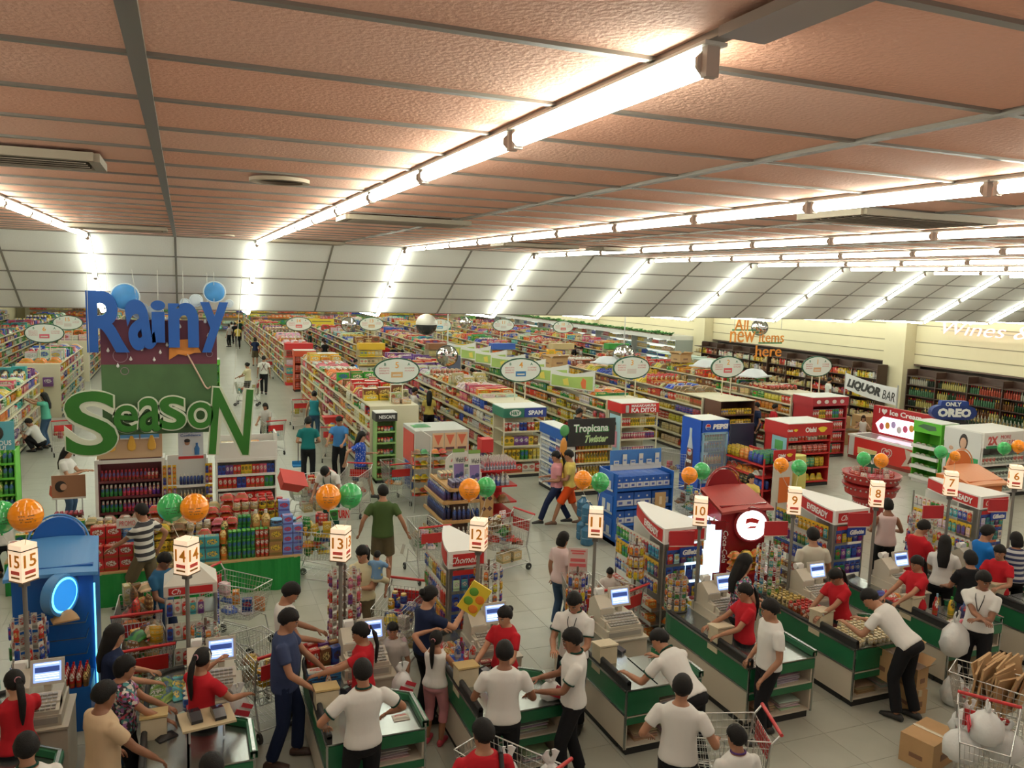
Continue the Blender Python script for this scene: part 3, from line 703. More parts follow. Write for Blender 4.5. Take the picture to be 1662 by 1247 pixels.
    for s, sh, tg in ((-1, shL, armL), (1, shR, armR)):
        po = elbow[0 if s < 0 else 1] if elbow else (s*.5, -.8, -.5)
        el, wr = ik(sh, tg, .28, .25, po); pts[('a', s)] = (sh, el, wr)
        limb(q, sh+(el-sh)*.06, el, .040 if fem else .044, .037, mid=.044); limb(q, el, wr, .038, .026, mid=.036)
        d = (wr-el).normalized(); side = d.cross(V((0, 0, 1)))
        if side.length < .2: side = V((0, 1, 0)) if s > 0 else V((0, 1, 0))
        side.normalize(); nrm = side.cross(d).normalized()
        if abs(d.z) > .8: nrm = V((-s, 0, 0)); side = d.cross(nrm).normalized()
        # palm
        q.loft([(wr-d*.01, side*.026, nrm*.018), (wr+d*.03, side*.038, nrm*.017), (wr+d*.085, side*.040, nrm*.014), (wr+d*.095, side*.034, nrm*.010)], n=8)
        hands.append((s, wr, d, side, nrm))
    vs, fs = remesh(q, vox)
    b = MB(); b.add(vs, fs, smooth=True)
    for s, wr, d, side, nrm in hands:
        bend = -nrm if nrm.z > 0 or abs(d.z) > .8 else nrm
        for i, (o, L) in enumerate(((-.030, .068), (-.010, .078), (.010, .074), (.029, .058))):
            p0 = wr+d*.075+side*o; p1 = p0+(d*cos(curl*.35)+bend*sin(curl*.35)+side*o*1.2).normalized()*L*.5; p2 = p1+(d*cos(curl)+bend*sin(curl)).normalized()*L*.5
            b.bar(p0, p1, .0095, n=6, r2=.009, caps=True); b.bar(p1, p2, .009, n=6, r2=.006, caps=True)
        tp = wr+d*.03-side*.03 if (side.dot(V((-s, 0, 0))) < 0) else wr+d*.03+side*.03
        td = (tp-wr-d*.03).normalized()
        p1 = tp+(d*.7+td*.6+bend*.3).normalized()*.035; b.bar(tp, p1, .011, n=6, r2=.010, caps=True); b.bar(p1, p1+(d*.9+td*.2+bend*.4).normalized()*.028, .010, n=6, r2=.007, caps=True)
    sc = Matrix.Scale(k, 4)
    def fin(m): m.v = [(p[0]*k, p[1]*k, p[2]*k) for p in m.v]; return m
    bo = put(fin(b), 'body', skin, t)
    if detail:
        e = MB(); e2 = MB(); br = MB(); lp = MB()
        for s in (-1, 1):
            c = hp(s*.029, .0745, .108); e.sphere(c, .0095, n=8, m=5, sc=(1.15, 1, .6)); e2.sphere(c+HY*.0068, .0058, n=6, m=4)
            br.bar(hp(s*.014, .0885, .126), hp(s*.046, .074, .127), .004, n=5)
        lp.loft([(hp(-.024, .072, .043), HZv*.003, HY*.01), (hp(0, .086, .044), HZv*.0085, HY*.012), (hp(.024, .072, .043), HZv*.003, HY*.01)], n=6)
        put(fin(e), 'eye', EYEW, bo); put(fin(e2), 'iris', EYED, bo); put(fin(br), 'eyebrow', BROW, bo); put(fin(lp), 'mouth', LIP, bo)
    # shirt
    g = .021
    if top:
        q = MB(); R = [(z, a, bb, f) for z, a, bb, f in TR if z >= hemz-.001]
        R = [(hemz, TR[1][1]*1.0+.004, TR[1][2]+.004, -.004)]+[r for r in R if r[0] > hemz+.03]
        if sleeves == 'none': R = R[:-2]+[(1.34, .10, .085, -.008)]
        else: R = R[:-1]+[(1.385, .072, .066, -.012)]
        q.loft([(sp(0, f, z), X*(a+g), Y*(bb+g)) for z, a, bb, f in R], n=16)
        for s in (-1, 1):
            sh, el, wr = pts[('a', s)]
            if sleeves == 'short': sleeve(q, sh, sh+(el-sh)*.62, .064, .062)
            elif sleeves == 'long': sleeve(q, sh, el, .064, .055); sleeve(q, el, wr-(wr-el)*.05, .054, .042)
            elif sleeves == 'cap': sleeve(q, sh, sh+(el-sh)*.3, .064, .060)
        if sleeves == 'none':
            for s in (-1, 1): q.loft([(sp(s*.085, .088, 1.28), X*.02, Y*.01), (sp(s*.088, .02, 1.385), X*.02, Y*.03), (sp(s*.085, -.10, 1.28), X*.02, Y*.01)], n=6)
        vs, fs = remesh(q, vox*1.05); m_ = MB(); m_.add(vs, fs, smooth=True)
        shirt = put(fin(m_), 'shirt', top, t)
        if trim:
            q = MB(); cc = sp(0, -.010, 1.398); n = 14
            pr = [cc+X*.068*cos(2*pi*j/n)+Y*.066*sin(2*pi*j/n)+V((0, 0, .010*sin(2*pi*j/n-pi))) for j in range(n+1)]
            q.path(pr, .010, n=6); put(fin(q), 'collar', trim, shirt)
            for s in (-1, 1):
                sh, el, wr = pts[('a', s)]; c0 = sh+(el-sh)*.62; d = (el-sh).normalized(); u = d.orthogonal().normalized(); v = d.cross(u)
                q = MB(); q.path([c0+u*.060*cos(2*pi*j/12)+v*.060*sin(2*pi*j/12) for j in range(13)], .008, n=5); put(fin(q), 'sleeve_cuff', trim, shirt)
    # trousers
    if bottom:
        q = MB(); fr = {'long': 1, 'shorts': .0, 'capri': .55}[legs if legs in ('long', 'shorts', 'capri') else 'long']
        w_ = [(.955, .146*belly, .106*belly, .0), (.90, TR[1][1], TR[1][2], -.008), (.82, TR[0][1]+.014, TR[0][2]+.016, -.005), (.765, .10, .085, -.005)]
        q.loft([(sp(0, f, z), X*(a+.007), Y*(bb+.007)) for z, a, bb, f in w_], n=14)
        for s in (-1, 1):
            a, kn, an = pts[s]
            if legs == 'shorts': sleeve(q, a, a+(kn-a)*1.0, .098, .092)
            elif legs == 'skirtish': pass
            else:
                sleeve(q, a, kn, .098, .072); end = kn+(an-kn)*(.97 if legs == 'long' else .45)
                limb(q, kn-(kn-a)*.05, kn+(an-kn)*.1, .070, .068); sleeve(q, kn, end, .071, .066 if legs == 'long' else .064)
        vs, fs = remesh(q, vox*1.05); m_ = MB(); m_.add(vs, fs, smooth=True); put(fin(m_), 'trousers' if legs != 'shorts' else 'shorts', bottom, t)
    for s in (-1, 1):
        an = pts[s][2]; q = MB()
        if shoe is None: continue
        q.loft([(an+V((0, -.075, -.055)), V((.028, 0, 0)), V((0, 0, .026))), (an+V((0, -.05, -.045)), V((.042, 0, 0)), V((0, 0, .042))), (an+V((0, .03, -.043)), V((.046, 0, 0)), V((0, 0, .042))), (an+V((s*.01, .12, -.056)), V((.050, 0, 0)), V((0, 0, .029))), (an+V((s*.012, .18, -.064)), V((.036, 0, 0)), V((0, 0, .019)))], shoe, n=10)
        put(fin(q), 'shoe', PAINT, t)
    # hair
    hm = hairm or HAIRM; q = MB(); n, m = 20, 14
    cz = .122; long_ = hair in ('long', 'bob')
    vs = []
    for j in range(m+1):
        ph = -pi/2+pi*j/m
        for i in range(n):
            th_ = 2*pi*i/n; dx, dy, dz = cos(ph)*cos(th_), cos(ph)*sin(th_), sin(ph)
            r = 1.0
            lim = (.20 if dy > .45 else (-.55 if dy < -.15 else .20-(.45-dy)/.60*.75))
            if hair in ('bob', 'long', 'short_f') and dy < .55: lim = min(lim, -.35 if dy < .35 else .05)
            r = .80 if dz < lim else min(1, .90+.5*(dz-lim))
            rough = 1.035+.018*sin(7*th_+3*j)+.012*sin(13*th_-5*j)
            vs.append(hp(dx*.087*r*rough, dy*.104*r*rough-.012, cz+dz*.112*r*rough))
    q.add(vs, [(j*n+i, j*n+(i+1) % n, (j+1)*n+(i+1) % n, (j+1)*n+i) for j in range(m) for i in range(n)], smooth=True)
    back = -Y
    if hair == 'long':
        L = .30; b0 = hp(0, -.075, .12); D = V((0, 0, -1))
        q.loft([(hp(0, -.045, .17), HX*.062, HY*.055), (hp(0, -.062, .10), HX*.085, HY*.055), (hp(0, -.075, .03), HX*.088, HY*.045), (sp(0, -.115, 1.30)-V((0, 0, 0)), X*.088, Y*.035), (sp(0, -.125, 1.16), X*.06, Y*.022)], n=12)
        for s in (-1, 1): q.loft([(hp(s*.055, .0, .16), HX*.022, HY*.04), (hp(s*.078, -.02, .09), HX*.018, HY*.045), (hp(s*.075, -.035, .02), HX*.02, HY*.045), (sp(s*.07, -.07, 1.33), X*.02, Y*.03)], n=8)
    elif hair == 'bob':
        q.loft([(hp(0, -.03, .17), HX*.07, HY*.07), (hp(0, -.045, .09), HX*.094, HY*.07), (hp(0, -.05, .02), HX*.09, HY*.055), (hp(0, -.045, -.01), HX*.07, HY*.04)], n=12)
    elif hair == 'short_f':
        q.loft([(hp(0, -.03, .19), HX*.065, HY*.075), (hp(0, -.035, .12), HX*.094, HY*.09), (hp(0, -.045, .05), HX*.085, HY*.06), (hp(0, -.05, .02), HX*.06, HY*.04)], n=12)
    elif hair == 'ponytail':
        q.loft([(hp(0, -.10, .15), HX*.022, HZv*.022), (hp(0, -.135, .14), HX*.028, HZv*.028), (hp(0, -.15, .06), HX*.036, HY*.028), (sp(0, -.155, 1.36), X*.034, Y*.022), (sp(0, -.145, 1.24), X*.026, Y*.02), (sp(0, -.14, 1.15), X*.008, Y*.008)], n=9)
    elif hair == 'bun': q.sphere(hp(0, -.118, .14), .042, n=10, m=7)
    ho = put(fin(q), 'hair', hm, bo)
    if hair == 'ponytail':
        q = MB(); q.path([hp(.026*cos(2*pi*i/8), -.112, .145+.026*sin(2*pi*i/8)) for i in range(9)], .007, n=5); put(fin(q), 'hair_tie', C_PNK, ho)
    t['_'] = 0; del t['_']
    return t, dict(sp=sp, hp=hp, pts=pts, k=k, X=X, Y=Y, T=T)
def hpos(px, py, h, lean=0.): 
    """ground point under a head top seen at this pixel"""
    p = at(px, py, h); return V((p.x, p.y, 0))
# ------------------------------------------------------------------ checkouts
SCREEN = mat('lit_screen', (.30, .45, .95), .3, emit=1.2); SCRT = mat('lit_screen_text', (.9, .92, 1.), .3, emit=1.5); SCRP = mat('lit_screen_band', (.04, .09, .35), .3, emit=.4)
REGM = mat('aged_register_plastic', (.50, .46, .37), .45, var=.05, bscale=8); REGD = mat('register_keys', (.32, .31, .27), .5)
LAMPM = mat('lit_lamp_panel', (1., .76, .54), .5, emit=.62); BOXW = mat('lane_box_wood', (.58, .50, .34), .6, var=.1, bscale=10); LIDW = mat('lane_box_lid', (.46, .33, .13), .5)
YF = 7.05; CT = .75
NW = {15: 'fifteen', 14: 'fourteen', 13: 'thirteen', 12: 'twelve', 11: 'eleven', 10: 'ten', 9: 'nine', 8: 'eight', 7: 'seven', 6: 'six'}
LANES = {15: -2.0, 14: -.42, 13: 1.15, 12: 2.62, 11: 4.29, 10: 5.88, 9: 7.44, 8: 9.01, 7: 10.60, 6: 12.2}
CW = .93
def checkout(num):
    x0 = LANES[num]; L = 2.0
    t = thing('checkout_counter', 'green and beige checkout counter of lane %s with steel top' % NW[num], 'counter', (x0, YF, 0))
    q = MB(); q.box(CW/2, .32, .0, CW-.06, .58, .08); q.box(.20, 1.05, 0, .36, 1.7, .08); put(q, 'plinth', BLACK, t)
    # left side beige panel and green band, rounded at the back
    def side(z0, z1, o):
        q = MB(); pts = [(-o, 0), (-o, L-.38)]+[(.36-(.36+o)*cos(a), L-.38+(.38+o)*sin(a)) for a in [pi/2*k/6 for k in range(1, 7)]]+[(.40, L-.38+.38), (.40, 0)]
        q.prism(pts, z0, z1, (.5, .5, .5), axis='z'); return q
    q = MB(); q.box(.01, .85, .08, .02, 1.7, .38); put(q, 'side_panel', BEIGE, t)
    put(side(.46, .72, 0), 'green_band', GREEN, t)
    q = MB(); q.box(.38/2+.01, L-.30, .08, .34, .3, .38); q.box(.38, 1.2, .08, .02, 1.1, .38); put(q, 'inner_panel', BEIGE, t)
    q = MB(); q.box(-.004, .82, .455, .018, 1.66, .02)
    for a, b in zip([pi/2*k/5 for k in range(5)], [pi/2*k/5 for k in range(1, 6)]): q.bar((.36-.37*cos(a), L-.38+.39*sin(a), .465), (.36-.37*cos(b), L-.38+.39*sin(b), .465), .011)
    q.box(-.002, .006, .08, .02, .02, .66); q.box(CW, .006, .08, .02, .02, .72); put(q, 'steel_trim', STEEL, t)
    # worktop
    q = side(.72, CT, .012); put(q, 'worktop', STEEL, t)
    q = MB(); q.prism([(.38, 0), (CW, 0), (CW, .55), (.75, .68), (.38, .68)], .72, CT, (.4, .4, .4), axis='z'); put(q, 'bagging_top', STEEL, t)
    # right fence
    q = MB(); q.bar((CW, 0, CT+.04), (CW, .55, CT+.04), .045, n=4); q.bar((CW, .55, CT+.04), (.72, .70, CT+.04), .045, n=4); q.box(CW, .28, .46, .02, .56, .27); put(q, 'green_fence', GREEN, t)
    q = MB(); q.box(CW, .275, CT+.075, .03, .57, .012); q.bar((CW, .55, CT+.08), (.70, .71, CT+.08), .012); q.box(CW/2, -.002, CT-.006, CW, .02, .014); put(q, 'steel_cap', STEEL, t)
    # front with open shelves
    q = MB(); q.box(CW/2, -.006, .62, CW-.02, .02, .115); q.box(CW/2, .006, .36, CW-.02, .02, .07); put(q, 'green_fascia', GREEN, t)
    q = MB(); q.box(CW/2, .20, .43, CW-.04, .38, .015); q.box(CW/2, .20, .09, CW-.04, .38, .02); q.box(CW/2, .40, .09, CW-.04, .015, .60); q.box(CW*.42, .2, .44, .015, .38, .19); q.box(CW-.02, .3, .09, .02, .58, .62); put(q, 'shelf', BEIGE, t)
    # bumper and rims
    q = MB(); q.box(.02, .30, CT, .05, .60, .08); q.bar((.02, 0, CT+.08), (.02, .6, CT+.08), .028, n=8, caps=True); put(q, 'bumper', BLACK, t)
    q = MB(); pr = [(.01, .6, CT+.01), (.01, L-.38, CT+.01)]+[(.36-.35*cos(a), L-.38+.37*sin(a), CT+.01) for a in [pi/2*k/7 for k in range(1, 8)]]; q.path(pr, .028, n=6); put(q, 'rubber_rim', BLACK, t)
    # register shelf
    q = MB(); q.box(.66, 1.42, .08, .52, .62, .66); put(q, 'register_cabinet', BEIGE, t)
    q = MB(); q.box(.64, 1.42, .735, .58, .66, .02); put(q, 'register_shelf', REGM, t)
    return t
LANEC = {}
for num in LANES: LANEC[num] = checkout(num)
def register(num):
    x0 = LANES[num]; t = thing('cash_register', 'beige cash register with screen and receipt printer on lane %s' % NW[num], 'register', (x0+.62, YF+1.42, .755))
    q = MB(); q.box(0, .0, 0, .50, .56, .11); put(q, 'cash_drawer', REGM, t)
    q = MB(); q.box(0, -.284, .03, .44, .006, .06); put(q, 'drawer_front', REGD, t)
    q = MB(); q.box(.0, .04, .11, .46, .44, .09); put(q, 'terminal_base', REGM, t)
    q = MB(); q.prism([(-.27, .11), (-.03, .11), (-.03, .23), (-.27, .15)], -.21, .23, (.5, .5, .5), axis='x'); kb = put(q, 'keyboard', REGM, t)
    q = MB()
    for i in range(9):
        for j in range(5): q.box(-.17+i*.044, -.245+j*.042, .160+j*.0145, .036, .034, .014)
    put(q, 'keys', REGD, kb, kind='stuff')
    q = MB(); q.prism([(-.05, .20), (.24, .20), (.24, .34), (.12, .42), (-.05, .30)], -.23, -.04, (.5, .5, .5), axis='x'); pr = put(q, 'receipt_printer', REGM, t)
    q = MB(); q.bar((-.19, .18, .44), (-.08, .18, .44), .045, n=10, caps=True); q.box(-.135, .12, .385, .09, .004, .10); put(q, 'paper_roll', WHITE, pr)
    q = MB(); q.box(-.135, -.03, .302, .14, .03, .006, (.3, .3, .32)); put(q, 'printer_slot', PAINT, pr)
    q = MB(); q.box(.10, .08, .20, .06, .08, .08); q.M = Matrix.Translation((.10, .04, .27)) @ Matrix.Rotation(-.28, 4, 'X'); q.box(0, 0, 0, .29, .035, .24); mo = put(q, 'monitor', REGM, t)
    q = MB(); q.M = Matrix.Translation((.10, .04, .27)) @ Matrix.Rotation(-.28, 4, 'X'); q.box(0, -.020, .03, .235, .004, .18); put(q, 'screen', SCREEN, mo)
    q = MB(); q.M = Matrix.Translation((.10, .04, .27)) @ Matrix.Rotation(-.28, 4, 'X')
    for z in (.05, .075, .095, .19): q.box(0, -.023, z, .20, .003, .010)
    put(q, 'screen_lines', SCRT, mo)
    q = MB(); q.M = Matrix.Translation((.10, .04, .27)) @ Matrix.Rotation(-.28, 4, 'X'); q.box(0, -.0225, .12, .21, .003, .05); put(q, 'screen_band', SCRP, mo)
    return t
for num in LANES: register(num)
LNUM = mat('lane_number_orange', (.70, .27, .02), .5)
def lane_lamp(num, px, py, rz, base=True):
    c = aty(px, py, 8.7); z = c.z-.155
    t = thing('lane_lamp', 'lit square lane lamp of lane %s on its pole' % NW[num], 'lamp', (c.x, 8.7, 0), rz)
    q = MB(); q.box(0, 0, z, .175, .175, .30); lb = put(q, 'lamp_shade', LAMPM, t)
    q = MB(); q.box(0, 0, z+.30, .185, .185, .008, (.04, .03, .02)); q.box(0, 0, z-.01, .185, .185, .012, (.2, .15, .1)); put(q, 'frame', PAINT, t)
    q = MB(); q.box(0, 0, z+.307, .17, .17, .05); put(q, 'lamp_top', LAMPM, t)
    q = MB(); q.bar((0, 0, CT if base else 0), (0, 0, z), .022, (.16, .15, .13), n=8); q.box(0, 0, z-.07, .07, .07, .07, (.12, .11, .1)); put(q, 'pole', PAINT, t)
    for u, n_ in (((1, 0, 0), (0, -.089, 0)), ((0, 1, 0), (.089, 0, 0)), ((0, -1, 0), (-.089, 0, 0))):
        n_ = V(n_); text_on(str(num), n_+V((0, 0, z+.20)), u, (0, 0, 1), .075 if num < 10 else .13, .125, LNUM, lb, name='lane_number', bold=.012)
        q = MB(); d = (.11, .003) if u[0] else (.003, .11); q.box(n_.x, n_.y, z+.07, d[0], d[1], .035, (.75, .10, .08)); q.box(n_.x, n_.y, z+.03, d[0], d[1], .018, (.25, .12, .02)); put(q, 'lamp_label', PAINT, lb)
for num, px, py, rz in ((15, 38, 915, -.75), (14, 303, 905, -.72), (13, 553, 885, -.55), (12, 777, 870, -.6), (11, 967, 850, -.50), (10, 1137, 832, -.64), (9, 1289, 815, -.66), (8, 1423, 804, -.62), (7, 1543, 787, -.72), (6, 1648, 776, -.75)): lane_lamp(num, px, py, rz)
BALO = mat('orange_balloon', (.95, .30, .015), .12, spec=.6); BALG = mat('green_balloon', (.05, .42, .12), .12, spec=.6); STRM = mat('pale_string', (.6, .58, .5), .7)
def balloon(px, py, d, green, num, side):
    c = aty(px, py, 8.7+(.06 if green else -.06)); r = d/2/F_PX*9.2*1.02
    t = thing('balloon', '%s balloon with small print tied above the lane %s lamp' % ('green' if green else 'orange', NW[num]), 'balloon', c)
    q = MB(); pr = [(0.001, -r*1.08), (r*.12, -r*1.03)]+[(r*cos(a)*(1-.10*max(0, -sin(a))), r*sin(a)*1.06) for a in [(-.43+.93*k/11)*pi for k in range(12)]]; q.lathe(0, 0, 0, pr, 22, cap=False); put(q, 'balloon_skin', BALG if green else BALO, t)
    q = MB(); q.lathe(0, 0, -r*1.17, [(.014, 0), (.006, .016), (.01, .03)], 8); put(q, 'knot', BALG if green else BALO, t)
    q = MB(); tx = LAMPX.get(num, c.x); q.path([V((0, 0, -r*1.15)), V(((tx-c.x)*.4, 0, -.3)), V((tx-c.x, 8.7-c.y, 2.22-c.z))], .0028, n=4); put(q, 'string', STRM, t)
    d_ = (V((0, 0, CAM_H))-c).normalized()
    for k in range(3):
        z = .03-.028*k; rr = sqrt(r*r-z*z); a0 = atan2(-c.y, -c.x)
        q = MB(); 
        for j in range(7):
            if (j+k) % 4 != 3: a = a0-.42+j*.13+.05*k; q.bar((rr*1.005*cos(a), rr*1.005*sin(a), z), (rr*1.005*cos(a+.09), rr*1.005*sin(a+.09), z), .0035, (.03, .05, .02), 4)
        put(q, 'printed_line', PAINT, t)
LAMPX = {15: aty(38, 915, 8.7).x, 14: aty(303, 905, 8.7).x, 13: aty(553, 885, 8.7).x, 12: aty(777, 870, 8.7).x, 11: aty(967, 850, 8.7).x, 10: aty(1137, 832, 8.7).x, 9: aty(1289, 815, 8.7).x, 8: aty(1423, 804, 8.7).x, 7: aty(1543, 787, 8.7).x, 6: aty(1648, 776, 8.7).x}
for num, g, o in ((15, (2, 840, 42), (42, 837, 43)), (14, (278, 824, 39), (316, 825, 40)), (13, (568, 805, 38), (533, 807, 38)), (12, (789, 791, 33), (762, 795, 35)), (11, (974, 783, 33), (946, 779, 31)), (10, (1139, 765, 31), (1119, 772, 30)), (9, (1297, 759, 30), (1268, 755, 28)), (8, (1402, 745, 28), (1430, 748, 29)), (7, (1527, 734, 27), (1550, 741, 22)), (6, (1630, 728, 28), (1653, 725, 28))):
    balloon(*g, True, num, 0); balloon(*o, False, num, 1)
for num in LANES:
    x0 = LANES[num]; t = thing('coin_box', 'small beige wooden box with hinged lid on the rail of lane %s' % NW[num], 'box', (x0+.10, YF+.70, CT-.10))
    q = MB(); q.box(0, 0, 0, .22, .19, .30); put(q, 'box_body', BOXW, t)
    q = MB(); q.M = Matrix.Translation((0, 0, .30)) @ Matrix.Rotation(-.12, 4, 'X'); q.box(0, 0, 0, .24, .22, .018); put(q, 'lid', LIDW if num > 11 else BOXW, t)
# paper bags and supplies stored in the counter shelves
for num in LANES:
    x0 = LANES[num]
    for k, (a, z, w, c) in enumerate(((.2, .446, .26, P_WHT), (.62, .446, .34, (.55, .5, .5)), (.3, .112, .3, (.45, .33, .2)), (.68, .112, .3, P_WHT))):
        q = MB()
        for j in range(4): g_bag(q, RN.uniform(-.01, .01), 0, j*.028, w, .26, .04, jit(c), RN.uniform(-.08, .08))
        one(q, 'folded_bag_bundle', PAINT, 'bundle of folded bags on the %s shelf %s of lane %s' % ('upper' if z > .3 else 'lower', 'by the rail' if k % 2 == 0 else 'under the fence', NW[num]), 'bags', (x0+a, YF+.2, z))
# candy racks
def rack(x0, y0, num, wid=.60, dep=1.3, label='', txt='EVEREADY', hc=RED):
    t = thing('candy_rack', 'impulse goods rack with red %s header behind lane %s' % ('lettered' if txt else 'plain', NW[num]), 'rack', (x0, y0, 0))
    H = 1.5
    q = MB()
    for a, b in ((0, 0), (wid, 0), (0, dep), (wid, dep)): q.bar((a, b, 0), (a, b, H), .014, (.5, .5, .48), n=6)
    put(q, 'post', METAL, t)
    q = MB(); q.box(wid/2, dep/2, 0, wid, dep, .10); put(q, 'base', mat('dark_plinth', (.05, .045, .04), .6), t)
    q = MB(); q.box(wid/2, dep/2, .1, .03, dep, H-.1); q.box(wid/2, dep*.3, .1, wid, .02, H-.1); put(q, 'pegboard', mat('pegboard', (.5, .5, .46), .6), t)
    # header: curved side
    cur = [(-.03+.36*(k/8)**1.5*(wid/.6), dep*(k/8)) for k in range(9)]
    out = [(-.03, -.05)]+[(x, y) for x, y in cur]+[(wid*.75, dep), (wid+.05, .35), (wid+.05, -.05)]
    q = MB(); q.prism(out, H, H+.22, (.5, .02, .02), axis='z'); hd = put(q, 'header', WHITE, t)
    q = MB()
    for (a, b), (c, d) in zip(cur[:-1], cur[1:]): q.add([(a-.006, b, H+.02), (c-.006, d, H+.02), (c-.006, d, H+.20), (a-.006, b, H+.20)], [(0, 3, 2, 1)], (.45, .015, .015))
    q.box(wid/2+.02, -.055, H+.03, wid-.02, .008, .15, (.45, .015, .015)); put(q, 'header_band', PAINT, hd)
    if txt: text_on(txt, (.022, dep*.30, H+.11), (-.24, -1, 0), (0, 0, 1), .62, .10, TXW, hd, bold=.03)
    text_on('Chomeli', (wid/2-.04, -.062, H+.105), (1, 0, 0), (0, 0, 1), .36, .085, TXW, hd, shear=.4)
    q = MB(); q.box(wid*.5, -.02, H-.24, wid*.8, .01, .20); put(q, 'sign_board', RED, t)
    fl = Frame((x0-.02, y0+dep, 0), -pi/2)   # left face, x runs from back to front
    ff = Frame((x0, y0-.02, 0))
    lab = 'the rack behind lane %s' % NW[num]
    cols = [jit(c) for c in (P_WHT, P_TEAL, P_RED, P_BLU, P_GRN, P_WHT, P_PUR, P_YEL, P_BLU)]
    for j, (z, h_) in enumerate(((1.24, .2), (.98, .22), (.74, .2))):
        for dd in (0,):
            row(fl, .04, dep-.02, dd, z, 'hanging_pack', .085, .02, h_, [jit(RN.choice(cols)) for _ in range(7)], '%s row hanging pack on the side of %s' % (('top', 'middle', 'third')[j], lab), 'hanging packs row %d on %s' % (j, lab), block=2, c2=RN.choice([P_WHT, P_YEL, P_BLU, P_WHT]))
        row(ff, .03, wid-.02, -.01, z-.04, 'hanging_pack', .10, .02, h_, [jit(RN.choice(cols)) for _ in range(5)], '%s row hanging pack on the front of %s' % (('top', 'middle', 'third')[j], lab), 'front hanging packs on '+lab, block=1, c2=P_BLU)
    for j, z in enumerate((.12, .34, .54)):
        q = MB(); q.box(-.02, dep/2, z-.02, .26, dep, .015, (.5, .5, .5)); q.box(-.15, dep/2, z-.02, .008, dep, .05, (.5, .5, .5)); put(q, 'shelf', METAL, t)
        row(fl, .03, dep-.02, -.06, z, 'box', .085, .13, .10, [P_RED, P_BRN, (.3, .02, .02), P_WHT, P_ORG, P_BLK], 'small sweets box on shelf %s of %s' % (('low', 'middle', 'upper')[j], lab), 'sweets boxes on '+lab, block=3)
        row(ff, .05, wid-.02, .03, z, 'snack_bag', .12, .12, .08, [P_ORG, P_RED, P_BLU, P_YEL], 'snack bag on the front %s shelf of %s' % (('low', 'middle', 'upper')[j], lab), 'front snack bags on '+lab, block=1)
    return t
rack(6.10, 9.25, 10); rack(9.15, 9.3, 8); rack(12.25, 9.3, 6); 
rack(2.98, 9.2, 12, wid=.42, dep=1.0, txt='')
# tiered pyramid rack behind lane 14
t = thing('pyramid_rack', 'slim rack with white peaked canopy and red bands behind lane 14', 'rack', (.02, 9.62, 0))
q = MB(); q.add([(-.28, -.22, 1.55), (.28, -.22, 1.55), (.28, .22, 1.55), (-.28, .22, 1.55), (0, 0, 1.80)], [(0, 1, 4), (1, 2, 4), (2, 3, 4), (3, 0, 4)], P_WHT); q.box(0, 0, 1.43, .56, .44, .12, P_WHT); q.bar((0, 0, 1.75), (0, 0, 1.95), .02, P_WHT, 6, r2=.005); cn = put(q, 'canopy', PAINT, t)
q = MB(); q.box(0, -.225, 1.45, .46, .008, .08, (.45, .015, .015)); q.box(.285, 0, 1.45, .008, .36, .08, (.45, .015, .015)); put(q, 'red_band', PAINT, cn)
text_on('Ch', (-.15, -.231, 1.49), (1, 0, 0), (0, 0, 1), None, .06, TXW, cn, shear=.3)
q = MB()
for a in (-.26, .26):
    for b in (-.2, .2): q.bar((a, b, 0), (a, b, 1.45), .012, (.5, .5, .5), 6)
for z in (.3, .6, .9, 1.2): q.box(0, 0, z, .52, .4, .012, (.5, .5, .5))
put(q, 'post', METAL, t)
ff = Frame((-.24, 9.40, 0)); fr_ = Frame((.30, 9.44, 0), pi/2)
for j, z in enumerate((.32, .62, .92, 1.2)):
    row(ff, 0, .46, .0, z, 'hanging_pack', .075, .02, .2, [P_BLU, P_WHT, P_RED, P_TEAL, P_PUR], '%s tier hanging pack on the peaked rack of lane 14' % ORD[j], 'packs on peaked rack', block=1)
    row(fr_, 0, .4, .0, z, 'hanging_pack', .075, .02, .2, [P_BLU, P_BLU, P_PUR], '%s tier pack on the right side of the peaked rack' % ORD[j], 'side packs on peaked rack', block=1)
# spinner rack lane 13
def spinner(x, y, z0, z1, lab, r=.14, cols=None, n=9, tiers=5, base=True):
    t = thing('spinner_rack', lab, 'rack', (x, y, 0))
    q = MB(); q.bar((0, 0, 0 if base else z0), (0, 0, z1+.08), .015, (.12, .08, .06), 6); q.lathe(0, 0, 0 if base else z0, [(.16, 0), (.16, .02), (.03, .04)], 12, col=(.1, .1, .1)); put(q, 'pole', PAINT, t)
    q = MB()
    for k in range(tiers):
        z = z0+(z1-z0)*(k+1)/tiers
        for j in range(n): a = 2*pi*j/n; q.bar((0, 0, z), (r*cos(a), r*sin(a), z), .004, (.6, .6, .6))
    put(q, 'hook', METAL, t, kind='stuff')
    for k in range(tiers):
        z = z0+(z1-z0)*(k+1)/tiers
        for j in range(n):
            a = 2*pi*j/n; c = jit(RN.choice(cols or PAL)); hh = round((z1-z0)/tiers*.85, 2)
            good('hanging_pack', (x+r*cos(a), y+r*sin(a), z-hh), .06, .02, hh, c, '%s tier small pack on the %s' % (ORD[k], lab), 'packs on the '+lab, P_WHT, rz=a+pi/2)
spinner(1.66, 9.0, .75, 1.68, 'spinner rack of trinkets by the lane 13 lamp', cols=[P_PNK, P_RED, P_CRM, P_WHT, P_PUR, P_BRN], r=.17)
spinner(3.42, 9.0, .80, 1.55, 'wire candy tree beside the lane 12 lamp', cols=[P_YEL, P_BLU, P_ORG, P_WHT], r=.16)
spinner(.16, 8.95, .76, 1.25, 'small white wire candy stand by lane 14', cols=[P_TEAL, P_WHT, P_ORG], r=.13)
spinner(6.02, 8.78, .76, 1.2, 'small wire candy stand on counter ten', cols=[P_ORG, P_YEL, P_GRN, P_WHT], r=.13, base=False)
